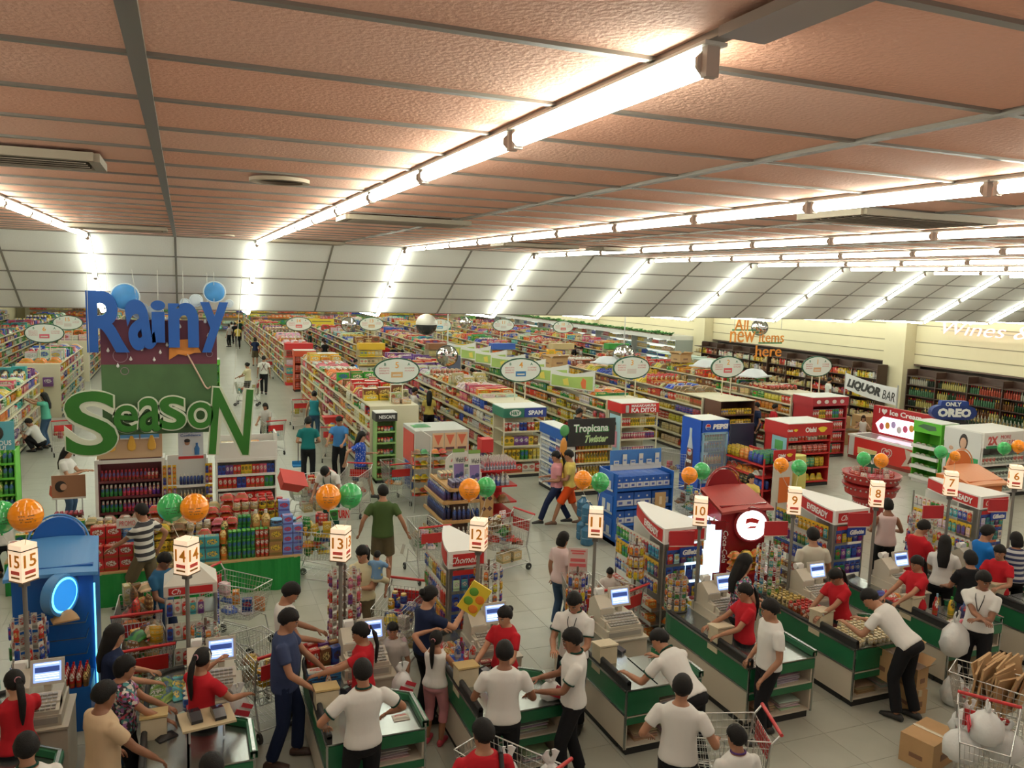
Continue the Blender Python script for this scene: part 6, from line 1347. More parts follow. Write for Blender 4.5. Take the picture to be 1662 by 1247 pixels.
# green side stand and calcium unit
t, fr = display('lime green stand with white tray shelves beside the freezer', 18.35, 16.05, .85, .6, 1.66, [.14, .42, .70, .98], pm('lime_board', (.10, .42, .03)), rz=-pi/2, base=WHITE, head=.30, hm=pm('lime_board', (.10, .42, .03)))
q = MB(); q.prism([(.12, 1.52), (.5, 1.44), (.72, 1.48), (.68, 1.58), (.3, 1.60)], -.034, -.026, (.05, .12, .06)); put(q, 'header_mark', PAINT, t)
for z in (.14, .42, .70, .98): q = MB(); q.box(.42, -.02, z-.04, .84, .10, .08); put(q, 'white_tray', WHITE, t)
fill(fr, .85, .4, [(z, 'snack_bag', .16, .09, [P_WHT, (.2, .35, .12), P_GRN], None, 1) for z in (.14, .42, .70, .98)], 'lime green stand', 'packs on lime stand')
t, fr = display('white milk stand with a portrait side panel and red 2X lettering', 18.3, 13.95, 1.7, 1.1, 1.66, [.14, .50, .86], WHITE, head=.36, hm=WHITE)
q = MB(); q.box(.88, -.026, 1.28, 1.6, .008, .07, (.03, .25, .10)); q.box(-.028, .55, .10, .008, 1.05, 1.55, (.62, .62, .6)); pz = put(q, 'printed_panel', PAINT, t)
q = MB(); q.sphere((-.034, .52, 1.36), .17, (.02, .012, .01), sc=(.06, .75, 1.25)); q.sphere((-.040, .52, 1.33), .13, (.55, .34, .24), sc=(.06, .75, 1.15)); q.box(-.036, .52, 1.02, .006, .12, .2, (.55, .34, .24)); q.box(-.036, .20, .12, .006, .26, .88, (.03, .3, .1)); q.box(-.036, .84, .12, .006, .26, .88, (.03, .3, .1)); q.box(-.037, .52, .3, .006, .36, .75, (.62, .6, .58)); q.sphere((-.034, .86, 1.15), .06, (.55, .34, .24), sc=(.1, 1.2, .9)); put(q, 'portrait_print', PAINT, pz)
text_on('CALCIUM', (-.042, .52, .62), (0, -1, 0), W_, .3, .07, TXR, pz); text_on('2X', (.30, -.026, 1.48), U, W_, .34, .22, TXR, pz, bold=.05); text_on('MORE', (.75, -.026, 1.56), U, W_, .36, .09, TXR, pz); text_on('CALCIUM', (.82, -.026, 1.43), U, W_, .5, .09, TXR, pz)
fill(fr, 1.7, .5, [(z, 'can', .12, .2, [P_WHT, (.5, .58, .5), P_WHT], (.3, .45, .35), 2) for z in (.14, .50, .86)], 'white milk stand', 'milk tins on white stand')
c = aty(1548, 670, 16.2)
t = thing('cookie_sign', 'blue pill-shaped cookie sign on a black stand behind the freezer', 'sign', (c.x, c.y, 0), -.35)
def pill(w, h, z): return [(w*cos(a)+(.35*(1 if cos(a) > 0 else -1)), z+h*sin(a)) for a in [2*pi*k/24 for k in range(24)]]
q = MB(); q.prism(pill(.30, .20, c.z), -.03, .16, (.01, .03, .16)); q.prism(pill(.05, .11, c.z+.22), -.02, .14, (.01, .04, .22)); so = put(q, 'sign_body', PAINT, t)
text_on('OREO', (0, -.036, c.z-.0), U, W_, .95, .25, TXW, so, bold=.06); text_on('ONLY', (-.05, -.036, c.z+.24), U, W_, .45, .12, TXW, so, bold=.04)
q = MB(); q.prism([(-.6+1.2*k/10, c.z-.38+.22*sin(pi*k/10)) for k in range(11)], 0, .3, (.015, .015, .018)); q.box(0, .15, 0, .6, .3, c.z-.3, (.02, .02, .02)); put(q, 'black_stand', PAINT, t)
# ------------------------------------------------------------------ right wall area, rear, hanging items
DSH = mat('dark_shelf_wood', (.045, .02, .012), .5)
for k, (y0, y1, lab) in enumerate(((10.5, 16.0, 'nearest bay'), (16.1, 22.6, 'bay under the neon lettering'), (24.0, 30.4, 'bay left of the wall pier'), (30.5, 36.4, 'far bay'))):
    t = thing('wine_shelf', 'dark wall shelf of bottles, %s' % lab, 'shelf', (25.15, y0, 0)); L = y1-y0
    q = MB(); q.box(.55, L/2, 0, .04, L, 2.26); put(q, 'back_panel', DSH, t)
    for z in (.1, .5, .9, 1.3, 1.7, 2.02): q = MB(); q.box(.3, L/2, z-.03, .5, L, .03); put(q, 'shelf', DSH, t)
    for j in range(int(L/1.3)+1): q = MB(); q.box(.3, min(L-.02, j*1.3+.02), 0, .52, .035, 2.26); put(q, 'upright', DSH, t)
    q = MB()
    for z in (.1, .5, .9, 1.3, 1.7):
        y = .06
        while y < L-.1:
            c = RN.choice([(.02, .05, .02), (.03, .015, .01), (.35, .3, .1), (.02, .03, .02), (.28, .05, .03), (.30, .28, .22), (.12, .05, .02), (.05, .12, .06)] if k < 2 else [P_CRM, P_CRM, P_YEL, P_BRN, P_WHT, P_RED]); n = RN.randint(4, 9)
            for i in range(n):
                if y > L-.08: break
                if k < 2 or RN.random() < .3: q.lathe(.16, y, z, [(.035, 0), (.038, .16), (.013, .22), (.014, .29)], 6, [c, c, RN.choice([P_YEL, P_RED, c])])
                else: q.box(.16, y, z, .12, .08, RN.uniform(.14, .26), jit(c), bot=False)
                y += .088
    o = put(q, 'shelf_bottles', GLOSS if k < 2 else PACK, loc=(25.15, y0, 0), kind='stuff'); tag(o, 'bottles and packs filling the dark wall shelf, %s' % lab, 'bottles')
# low bottle rows before the wine wall
t = thing('bottle_counter', 'low dark counter with rows of upright bottles before the wine wall', 'counter', (23.2, 12.5, 0))
q = MB(); q.box(.4, 4.0, 0, .8, 8.0, .95); put(q, 'counter_body', DSH, t)
for j in range(3):
    for i in range(60): 
        if RN.random() < .93: good('bottle', (23.35+.16*j, 12.7+.125*i, .951), .08, .08, .3, (.015, .04, .02), 'dark green bottle standing on the low counter before the wine wall', 'bottles on the low wine counter', (.4, .38, .3), name='wine_bottle')
# refrigerated case with plants
LITW2 = mat('lit_case_interior', (.95, 1., .92), .5, emit=.75)
t = thing('chiller_case', 'long brightly lit open chiller along the right wall', 'chiller', (24.6, 37.6, 0))
q = MB(); q.box(1.3, 14, 0, .06, 28, 2.2); put(q, 'lit_back', LITW2, t); q = MB(); q.box(.6, 14, 2.2, 1.5, 28, .22); q.box(.7, 14, 0, 1.2, 28, .5); put(q, 'case_shell', WHITE, t)
for y_ in (0, 4.7, 9.3, 14, 18.6, 23.3, 28): q = MB(); q.box(.75, y_, 0, 1.1, .05, 2.2, (.35, .38, .36)); put(q, 'divider_panel', PAINT, t)
for z in (.8, 1.15, 1.5, 1.85): q = MB(); q.box(.9, 14, z-.03, .7, 27.8, .03); put(q, 'shelf', WHITE, t)
q = MB()
for z in (.5, .8, 1.15, 1.5, 1.85):
    y = .1
    while y < 27.6:
        c = jit(RN.choice([P_WHT, P_WHT, P_CRM, P_BLU, P_YEL, P_RED, P_WHT, P_TEAL, P_PNK])); n = RN.randint(2, 6)
        for i in range(n): 
            if y < 27.7: q.box(.7, y, z, .2, .16, RN.uniform(.12, .24), c, bot=False); y += .18
o = put(q, 'chilled_goods', PACK, loc=(24.6, 37.6, 0), kind='stuff'); tag(o, 'chilled packs on the lit shelves of the long chiller', 'groceries')
LEAF = mat('plant_leaf', (.06, .24, .05), .5); LEAF2 = mat('plant_leaf_light', (.12, .34, .08), .5)
def plant_mesh(n, m):
    q = MB()
    for k in range(n):
        a, L = RN.uniform(0, 2*pi), RN.uniform(.12, .3); up = RN.uniform(.1, .9); d = V((cos(a), sin(a), up)).normalized(); s = d.cross(V((0, 0, 1))).normalized()*.045; b = V((RN.uniform(-.1, .1), RN.uniform(-.2, .2), 0))
        p1 = b+d*L*.6; p2 = b+d*L+V((0, 0, -.05)); q.add([b, p1+s, p2, p1-s], [(0, 1, 2, 3)])
    return q.mesh('leaves', m)
pms = [plant_mesh(40, LEAF), plant_mesh(40, LEAF2), plant_mesh(50, LEAF)]
tray = MB(); tray.box(0, 0, 0, .2, .5, .06, (.2, .15, .1)); trm = tray.mesh('planter', PAINT)
for k in range(44):
    y = 37.9+.62*k; t = thing('trailing_plant', 'small leafy green plant in the row on top of the lit chiller', 'plant', (24.5, y, 2.425), RN.uniform(-.3, .3), 'plants on the chiller top')
    put(trm, 'planter', None, t); f = put(pms[k % 3], 'leaves', None, t, loc=(0, 0, .06)); f.scale = (1.2, 1.5, RN.uniform(.9, 1.5))
# second bright case nearer (left end of rear zone by the pier)
for k, y in enumerate((31.2, 32.8, 34.4)):
    t = thing('glass_cabinet', '%s green-tinted glass counter by the hanging orange words' % ('near', 'middle', 'far')[k], 'cabinet', (22.4, y, 0))
    q = MB(); q.box(.5, .6, 0, 1, 1.2, 1.0); put(q, 'cabinet_base', mat('pale_green_cabinet', (.25, .36, .28), .4), t)
    q = MB()
    for a in (.02, .98):
        for b in (.02, 1.18): q.bar((a, b, 1), (a, b, 1.7), .02, (.4, .5, .42))
    q.box(.5, .6, 1.7, 1.05, 1.25, .04, (.45, .55, .5)); q.box(.5, .6, 1.35, 1, 1.2, .02, (.4, .5, .45)); put(q, 'frame', PAINT, t)
    row(Frame((22.45, y+.2, 0)), 0, .9, 0, 1.37, 'box', .2, .2, .2, [P_CRM, P_YEL, P_WHT], 'pack inside the %s glass counter' % ('near', 'middle', 'far')[k], 'packs glass counter %d' % k)
# neon
NEON = mat('pink_neon', (1., .50, .50), .4, emit=1.25)
t = thing('neon_sign', 'pink glowing neon lettering Wines and Spirits on the cream wall', 'sign', (25.9, 19.6, 3.80))
text_on('Wines & Spirits', (.0, -.9, .0), (0, -1, 0), W_, 6.2, .62, NEON, t, depth=.05, bold=-.012, shear=.3, name='neon_lettering')
q = MB(); q.box(.06, 2.2, -.0, .02, .03, .7, (.2, .15, .15)); q.box(.14, -.9, -.05, .04, 6.6, .03, (.5, .45, .35)); put(q, 'mounting_rail', PAINT, t)
# hanging orange words
OL = mat('orange_letter', (.66, .22, .02), .5); c0 = aty(1230, 550, 24.5)
t = thing('hanging_words', 'hanging orange letters All new items here on green bars', 'sign', (c0.x, 24.5, 0))
for s_, px, py, wpx, hpx in (('All', 1203, 527, 24, 20), ('new', 1205, 547, 44, 18), ('items', 1252, 548, 44, 16), ('here', 1247, 570, 46, 18)):
    c = aty(px, py, 24.5); sc_ = (c-V((0, 0, 5))).dot(CF)/F_PX
    text_on(s_, (c.x-c0.x, 0, c.z), U, W_, wpx*sc_*1.12, hpx*sc_, OL, t, depth=.03, bold=.0, name='orange_word')
for px, py, wpx in ((1208, 537, 50), (1250, 558, 50), (1226, 541, 10)):
    c = aty(px, py, 24.5); q = MB(); q.box(c.x-c0.x, 0, c.z, wpx*.0212, .04, .05, (.03, .16, .05)); put(q, 'green_bar', PAINT, t)
for px in (1192, 1222, 1236, 1268): c = aty(px, 535, 24.5); q = MB(); q.bar((c.x-c0.x, 0, c.z), (c.x-c0.x, 0, HL), .008, (.2, .2, .2)); put(q, 'hanger', PAINT, t)
# domes and mirrors
MIR = mat('mirror', (.75, .75, .72), .04, 1.)
c = aty(692, 527, 22.0); t = thing('ceiling_dome', 'beige hanging sphere with a dark lower half', 'camera dome', c)
q = MB(); q.lathe(0, 0, 0, [(.30*cos(a), .30*sin(a)) for a in [pi*k/16 for k in range(9)]], 22, col=(.45, .42, .36), cap=False); put(q, 'upper_shell', PAINT, t)
q = MB(); q.lathe(0, 0, 0, [(.30*cos(a), .30*sin(a)) for a in [-pi/2+pi*k/16 for k in range(9)]], 22, col=(.02, .02, .02), cap=False); put(q, 'lower_shell', GLOSS, t); q = MB(); q.bar((0, 0, .3), (0, 0, HL-c.z), .03, (.5, .5, .5), 6); put(q, 'stem', PAINT, t)
def mirror(px, py, Y, r, lab, rz):
    c = aty(px, py, Y); t = thing('convex_mirror', lab, 'mirror', c, rz)
    q = MB(); q.M = Matrix.Rotation(pi/2, 4, 'X'); q.lathe(0, 0, 0, [(r, -.02), (r, .01), (r*.97, .02)]+[(r*.97*cos(a), .02+r*.25*sin(a)) for a in [pi/2*k/6 for k in range(1, 7)]], 24); put(q, 'mirror_bowl', MIR, t)
    q = MB(); q.M = Matrix.Rotation(pi/2, 4, 'X'); q.lathe(0, 0, -.02, [(r*1.05, 0), (r*1.05, .04), (r, .04)], 24, col=(.1, .1, .1), cap=False); put(q, 'rim', PAINT, t); q = MB(); q.bar((0, .05, 0), (0, .05, HL-c.z), .02, (.5, .5, .48), 6); put(q, 'stem', PAINT, t)
mirror(566, 527, 30, .27, 'round convex mirror left of sign thirteen', -.2); mirror(726, 578, 25, .34, 'large convex mirror right of sign five', -.3); mirror(755, 524, 32, .23, 'small convex mirror right of sign twelve', -.3); mirror(1012, 577, 27, .40, 'convex mirror above sign three', -.5); mirror(1233, 532, 25.5, .30, 'tilted convex mirror between the orange words', -.7)
# lime fruit boards on run three
LIME = mat('lime_print', (.30, .42, .10), .5, var=.3, bscale=2)
for k in range(7):
    y = 20.9+1.75*k; x = 11.08
    t = thing('fruit_board', 'wavy white and lime board standing on the run with sign three', 'board', (x, y, 1.93), .42, 'lime boards along run three')
    q = MB(); pts = [(0, 0), (1.7, 0), (1.7, .50), (1.25, .44), (.8, .44), (.4, .52), (0, .62)]; q.prism(pts, 0, .03, (.62, .62, .58), axis='x'); b_ = put(q, 'board', PAINT, t)
    q = MB(); q.prism([(.05, .03), (1.65, .03), (1.65, .36), (1.2, .34), (.8, .35), (.4, .40), (.05, .44)], -.008, 0, (.5, .5, .5), axis='x'); put(q, 'lime_print', LIME, b_)
    q = MB(); q.prism([(.3, .05), (.44, .05), (.5, .2), (.42, .36), (.3, .30)], -.014, -.008, (.65, .40, .03) if k % 2 else (.60, .12, .03), axis='x'); q.prism([(.95, .08), (1.15, .08), (1.2, .25), (1.0, .3)], -.014, -.008, (.62, .5, .08), axis='x'); put(q, 'fruit_print', PAINT, b_)
# dark banner at left
t = thing('black_banner', 'long black product banner with pale vertical lettering above the left shelves', 'banner', (-7.55, 22.5, 0))
q = MB(); q.box(0, 7.0, 1.86, .03, 14, .75, (.025, .025, .03)); q.box(.018, 2.2, 1.86, .006, .35, .75, (.45, .15, .08)); q.box(.018, 6.2, 1.86, .006, .3, .75, (.3, .2, .2)); bn = put(q, 'banner_board', PAINT, t)
text_on('SILKY', (.02, 4.3, 2.2), (0, 1, 0), W_, 2.0, .40, TXW, bn); text_on('SILKY', (.02, 10.3, 2.2), (0, 1, 0), W_, 2.0, .35, TXW, bn)
# far left green stand
t, fr = display('bright green tiered stand with a hair-care portrait at the left edge', -3.95, 18.6, .75, .55, 1.35, [.14, .46, .80, 1.10], pm('lime_board', (.10, .42, .03)))
fill(fr, .75, .4, [(z, 'bottle', .09, .24, [P_GRN, (.2, .45, .05), P_GRN], (.3, .5, .1), 2) for z in (.14, .46, .80, 1.10)], 'bright green stand', 'green bottles left edge')
q = MB(); q.box(.42, .02, 1.37, .66, .02, .58, (.10, .35, .42)); q.sphere((.42, 0, 1.72), .15, (.02, .015, .01), sc=(1, .1, 1.1)); q.sphere((.42, -.012, 1.70), .09, (.55, .33, .24), sc=(1, .1, 1.3)); po = put(q, 'portrait_poster', PAINT, t)
text_on('FABULOUS', (.42, -.006, 1.52), U, W_, .56, .10, TXW, po, bold=.02); text_on('YOU!', (.45, -.006, 1.42), U, W_, .30, .09, TXW, po, bold=.02)
# rear aisle ends: green stand and red bins
t, fr = display('small green stand beside the main aisle behind the blue letters', .35, 33.0, .9, .6, 1.75, [.14, .5, .9, 1.3], pm('lime_board', (.10, .42, .03)), head=.2)
fill(fr, .9, .4, [(z, 'box', .16, .24, [P_RED, P_BRN, P_GRN], None, 1) for z in (.14, .5, .9, 1.3)], 'small green aisle stand', 'packs green aisle stand')
for k, (x, y, c, lab) in enumerate(((4.45, 36.2, (.48, .06, .02), 'tall red snack stand at the head of the middle aisle'), (5.1, 34.6, (.55, .2, .03), 'orange topped stand at the head of the middle aisle'))):
    t, fr = display(lab, x, y, .9, .6, 1.8, [.14, .5, .9, 1.3], pm('stand_red_%d' % k, c), head=.25, hm=pm('stand_red_%d' % k, c))
    fill(fr, .9, .4, [(z, 'pouch', .16, .26, [(P_RED, P_ORG, P_RED), (P_BLU, P_WHT, P_YEL)][k], None, 1) for z in (.14, .5, .9, 1.3)], lab.split(' stand')[0]+' stand', 'packs on stand %d' % k)
# liquor banner and cartons
c1_, c2_ = aty(1372, 603, 21.5), aty(1458, 648, 21.5); c1_ = at(1372, 618, 1.9); c2_ = at(1456, 646, 1.75)
t = thing('cloth_banner', 'white cloth banner with black italic lettering hung over the carton pile', 'banner', (c1_.x, c1_.y, 0)); d_ = V((c2_.x-c1_.x, c2_.y-c1_.y, -.12)); L = d_.length
q = MB(); a = V((0, 0, 1.62)); up = V((0, 0, .56)); n_ = d_.cross(up).normalized()*.012
pts = [a+d_*(k/8)+V((0, 0, -.06*sin(pi*k/8))) for k in range(9)]
for k in range(8): q.add([pts[k], pts[k+1], pts[k+1]+up*(1-.05*(k+1)/8), pts[k]+up*(1-.05*k/8), pts[k]-n_, pts[k+1]-n_, pts[k+1]+up-n_, pts[k]+up-n_], [(0, 1, 2, 3), (7, 6, 5, 4)], (.68, .68, .68))
put(q, 'banner_cloth', PAINT, t)
text_on('LIQUOR', pts[3]+up*.5+n_*.6, d_, up, L*.66, .36, TXK, t, bold=.06, shear=.3); text_on('BAR', pts[7]+up*.45-d_*.02+n_*.6, d_, up, L*.22, .30, TXK, t, bold=.0, shear=.2)
for e in (0, 1): q = MB(); p = V((0, 0, 0))+V((d_.x, d_.y, 0))*e; q.bar(p, p+V((0, 0, 2.25-.1*e)), .025, (.4, .4, .38), 6); put(q, 'pole', PAINT, t)
def carton(x, y, z, w, d, h, rz, lab, flap=False, col=None):
    t = thing('cardboard_box', lab, 'box', (x, y, z), rz)
    q = MB(); q.box(0, 0, 0, w, d, h*.99, bot=True); put(q, 'box_body', CARTON, t)
    if flap:
        q = MB()
        for s in (-1, 1):
            q.add([(s*w/2, -d/2, h), (s*w/2, d/2, h), (s*(w/2+.13), d/2, h+.08), (s*(w/2+.13), -d/2, h+.08)], [(0, 1, 2, 3)]); q.add([(-w/2, s*d/2, h), (w/2, s*d/2, h), (w/2, s*(d/2+.1), h+.09), (-w/2, s*(d/2+.1), h+.09)], [(0, 1, 2, 3)])
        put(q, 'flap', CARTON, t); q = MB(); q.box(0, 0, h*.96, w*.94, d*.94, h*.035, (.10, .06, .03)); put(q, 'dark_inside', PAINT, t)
    else:
        q = MB(); q.box(0, 0, h*.99, .05, d, .004, (.50, .42, .28)); q.box(0, -d/2-.002, h*.75, .05, .004, h*.25, (.50, .42, .28)); put(q, 'tape', GLOSS, t)
    q = MB(); q.box(0, -d/2-.003, h*.3, w*.4, .003, h*.22, (.18, .09, .05)); q.box(-w/2-.003, 0, h*.3, .003, d*.4, h*.15, (.18, .09, .05)); put(q, 'print', PAINT, t)
    return t
k = 0
POSN = ['lowest', 'second', 'third', 'top']
for i, (px, py, w, d, n, fl) in enumerate(((1345, 655, .5, .6, 3, 0), (1362, 668, .6, .5, 3, 0), (1378, 690, .9, .8, 2, 1), (1410, 660, .9, .7, 2, 0), (1430, 692, 1.1, .8, 2, 1), (1455, 668, .9, .8, 2, 1), (1478, 676, 1.0, .9, 3, 0), (1500, 690, .9, .9, 3, 1), (1590, 700, 1.0, .8, 3, 1), (1570, 690, .7, .6, 3, 0), (1560, 700, .7, .9, 2, 0))):
    d_ = ray(px, py+6); X = 22.0 if px > 1400 else 20.8; p = V((X, X/d_.x*d_.y, 0)); n = max(1, min(3, round((CAM_H+X/d_.x*d_.z)/.42)))
    for j in range(n):
        carton(p.x+RN.uniform(-.04, .04), p.y+RN.uniform(-.04, .04), .42*j, w*(1-.04*j), d*(1-.04*j), .415, RN.uniform(-.25, .25) if j == n-1 else 0, 'brown carton, %s of stack %s from the left in the carton pile' % (POSN[j if j < n-1 else 3], ORD[i]), bool(fl) and j == n-1)
for i, (x, z, w) in enumerate(((12.0, 1.84, .7), (17.9, 1.84, .6))): carton(x+.2, 26+i, z+.3, w, .5, .3, .2, 'open carton lying on the top stock of the run with sign %s' % ('three', 'one')[i], True)
# white tarps on run one/two tops
for i, (x, y) in enumerate(((17.9, 22.3), (18.2, 25.5), (14.8, 27))):
    q = MB(); g_bag(q, 0, 0, 0, 1.0, .8, .28, (.60, .60, .60), .4); one(q, 'plastic_sheet', mat('white_sheet', (.6, .62, .66), .35, bump=.5, bscale=6), '%s crumpled white plastic sheet on top of the right-hand runs' % ('nearest', 'second', 'third')[i], 'sheet', (x, y, 2.12))
# foreground cartons
for (px, py, w, d, h, rz, lab) in ((1489, 1158, .22, .24, .30, -.1, 'upright brown carton beside the bent bagger by lane eight'), (1518, 1240, .55, .36, .32, .25, 'taped brown carton on the floor near the bottom right')):
    p = at(px, py, 0); carton(p.x, p.y+.1, 0, w, d, h, rz, lab)
p = at(1489, 1158, 0); carton(p.x+.02, p.y+.1, .30, .20, .20, .26, .1, 'smaller carton standing on the upright one by lane eight', True)
t = carton(7.44+.62, YF-.02, .32, .42, .30, .38, .0, 'open brown carton wedged in the shelf of lane nine', True)
# ------------------------------------------------------------------ carts
CARTR = pm('cart_red', (.45, .02, .02), .35)
def cart_proto(label, green=False):
    t = thing('shopping_cart', label, 'cart')
    W0, W1 = .26, .20   # half widths rear, front
    yb, yf = -.42, .42; zb, zt = .42, .92
    q = MB(); r = .0032
    def P(u, v, s):  # side point: u along, v up
        y = yb+(yf-yb)*u; y0 = y+(.06*(1-v) if u > .5 else 0); w = (W0+(W1-W0)*u)*(.84+.16*v)
        return (s*w, y-(1-v)*.10*(u > .5)*u, zb+(zt-zb)*v+(.05*u if v < .5 else 0)*(1-v))
    for s in (-1, 1):
        for i in range(8): q.bar(P(0, i/7, s), P(1, i/7, s), r)
        for i in range(17): q.bar(P(i/16, 0, s), P(i/16, 1, s), r)
    for u in (0, 1):
        for i in range(7): q.bar(P(u, i/6, -1), P(u, i/6, 1), r)
        for i in range(11):
            a, b = V(P(u, 0, -1)), V(P(u, 0, 1)); c, d = V(P(u, 1, -1)), V(P(u, 1, 1)); q.bar(a+(b-a)*i/10, c+(d-c)*i/10, r)
    for i in range(13): q.bar(P(i/12, 0, -1), P(i/12, 0, 1), r)
    for i in range(9): a, b, c, d = V(P(0, 0, -1)), V(P(0, 0, 1)), V(P(1, 0, -1)), V(P(1, 0, 1)); q.bar(a+(b-a)*i/8, c+(d-c)*i/8, r)
    put(q, 'wire_basket', CHROME, t)
    q = MB(); R = .011
    rim = [P(0, 1, -1), P(1, 1, -1), P(1, 1, 1), P(0, 1, 1)]; q.path(rim, .007, n=5)
    for s in (-1, 1):
        q.path([(s*.27, -.50, 1.0), (s*.265, -.42, .90), (s*.25, -.36, .45), (s*.25, -.46, .16), (s*.25, -.44, .13)], R, n=6)
        q.path([(s*.25, -.44, .14), (s*.21, .38, .13)], R, n=6); q.path([(s*.25, -.36, .45), (s*.20, .30, .40), (s*.21, .36, .14)], .008, n=5)
    q.bar((-.25, -.44, .14), (.25, -.44, .14), .009, n=5); q.bar((-.21, .38, .13), (.21, .38, .13), .009, n=5)
    put(q, 'frame', CHROME, t)
    q = MB()
    for i in range(9): q.bar((-.2+.05*i, -.40, .20), (-.16+.04*i, .36, .18), .003)
    for i in range(5): q.bar((-.23+.008*i, -.38+.18*i, .20), (.23-.008*i, -.38+.18*i, .20), .003)
    put(q, 'lower_rack', CHROME, t)
    q = MB(); q.bar((-.28, -.50, 1.0), (.28, -.50, 1.0), .018, (.5, .02, .02), 8); put(q, 'handle', CARTR, t)
    q = MB(); q.M = Matrix.Translation((0, -.425, .70)) @ Matrix.Rotation(.08, 4, 'X'); q.box(0, 0, 0, .42, .012, .17); fl = put(q, 'child_seat_flap', CARTR, t)
    for s in (-1, 1):
        for y in (-.44, .38):
            q = MB(); q.bar((s*.235-.014, y, .062), (s*.235+.014, y, .062), .060, n=12); wh = put(q, 'wheel', BLACK, t)
            q = MB(); q.bar((s*.235, y, .06), (s*.235, y-.01, .14), .012, n=5); q.bar((s*.235-.02, y, .062), (s*.235+.02, y, .062), .015, n=6); put(q, 'caster', CHROME, wh)
    return t
CP = [None]
def cart(x, y, rz, label, load=(), n=10, low=0, pal=None):
    if CP[0] is None: CP[0] = cart_proto(label); t = CP[0]; t.location = (x, y, 0); t.rotation_euler = (0, 0, rz)
    else: t = dup(CP[0], (x, y, 0), rz, label)
    F = Frame((x, y, 0), rz); short = label.replace('shopping cart', 'cart')
    for k in range(n):
        kind = RN.choice(['snack_bag', 'pouch', 'box', 'jar', 'snack_bag']); c = jit(RN.choice(pal or PAL)); u, v = RN.uniform(-.14, .14), RN.uniform(-.28, .28)
        z = .47+.085*(k//3); p = F.p(u, v, z+.01)
        sz = {'snack_bag': (.20, .18, .10), 'pouch': (.15, .10, .20), 'box': (.13, .09, .17), 'jar': (.09, .09, .13)}[kind]
        good(kind, p, *sz, c, '%s inside the %s' % ({'snack_bag': 'soft pack', 'pouch': 'pouch', 'box': 'packet', 'jar': 'jar'}[kind], short), 'goods in the '+short, rz=RN.uniform(0, pi), name='cart_'+kind)
    for k in range(low):
        good('box', F.p(-.12+.2*(k % 2), -.2+.25*(k//2), .21), .18, .18, .16, P_WHT if k % 2 else P_CRM, 'pack under the '+short, 'lower rack goods '+short, rz=rz, name='rack_box')
    return t
def fcart(px, py, z, rz, label, **k): p = at(px, py, z); return cart(p.x, p.y, rz, label, **k)
fcart(520, 870, .8, -2.2, 'heaped return goods shopping cart beside the foil table', n=22, pal=[P_YEL, P_ORG, P_GRN, P_YEL, P_RED, P_BLU])
fcart(500, 790, .7, 1.7, 'shopping cart loaded with baskets and tissue rolls behind the promotion area', n=14, low=4, pal=[P_RED, P_WHT, P_CRM, P_RED])
fcart(575, 775, .8, 2.7, 'shopping cart that the stooping clerk handles', n=3)
fcart(540, 700, .8, -.25, 'shopping cart full of yellow packs pushed by the man in blue', n=16, pal=[P_YEL, P_CRM, P_RED, P_YEL])
fcart(385, 955, .8, -2.3, 'nearly empty shopping cart right of the peaked rack', n=7, pal=[P_ORG, P_BLU, P_WHT])
fcart(222, 985, .9, .05, 'heaped shopping cart below the striped shirt man', n=22, pal=[P_RED, P_BRN, P_CRM, P_ORG])
fcart(235, 1050, .8, .1, 'second heaped shopping cart at lane fourteen', n=18, low=2, pal=[P_GRN, P_CRM, P_BRN, P_YEL])
fcart(425, 1060, .8, .35, 'shopping cart behind the man in white tee', n=8)
fcart(645, 980, .85, 2.55, 'shopping cart of blue and yellow packs near the mother with baby', n=14, low=1, pal=[P_BLU, P_WHT, P_YEL])
fcart(690, 860, .8, .05, 'shopping cart parked left of the lane twelve rack', n=9, pal=[P_GRN, P_WHT, P_CRM])
fcart(815, 855, .8, 1.9, 'full shopping cart of green bottles in the open floor', n=18, low=3, pal=[P_GRN, P_WHT, P_RED, P_BRN])
fcart(640, 760, .8, .1, 'shopping cart left before the grey panel unit', n=6)
fcart(1095, 740, .8, .6, 'shopping cart between the dairy display and the blue fridge', n=3)
fcart(1125, 815, .7, .2, 'low cart of mixed packs right of the blue carton display', n=16, pal=[P_RED, P_TEAL, P_GRN, P_BRN])
fcart(985, 950, .9, .4, 'shopping cart with the seated child near lane eleven', n=3)
fcart(945, 960, .8, -.2, 'shopping cart of yellow packs before lane eleven', n=10, pal=[P_YEL, P_ORG, P_CRM])
fcart(1275, 850, .8, .3, 'shopping cart of the girl in yellow', n=14, pal=[P_GRN, P_WHT, P_TEAL])
fcart(1615, 1110, .85, .5, 'shopping cart crammed with flattened cartons at the right', n=0)
fcart(1600, 1195, .85, 2.2, 'near shopping cart of knotted plastic bags in the bottom right corner', n=0)
fcart(1165, 1190, .85, 1.2, 'empty shopping cart pushed by the bagger at the bottom', n=0)
fcart(400, 625, .8, 1.3, 'shopping cart of the woman in pale yellow', n=8); fcart(432, 588, .8, .1, 'cart with brown cartons ahead of the clerk with crossed straps', n=3); fcart(100, 690, .8, .2, 'cart beside the woman in aqua', n=4)
fcart(440, 690, .8, .2, 'cart behind the small woman in the main aisle', n=3); fcart(485, 655, .8, .0, 'cart beside the woman in teal tank top', n=3); fcart(820, 1235, .9, .5, 'near cart of white carrier bags at the bottom edge', n=0)
SIGN_ = MB(); SIGN_.box(0, 0, 0, .36, .01, .22, (.65, .62, .6)); p = at(551, 845, .95); o = one(SIGN_, 'return_sign', PAINT, 'white card reading RETURN in red standing in the heaped cart', 'sign', p, -.2); text_on('RETURN', (0, -.007, .11), U, W_, .32, .14, mat('bright_red_print', (.6, .03, .03), .5), o, bold=.04)
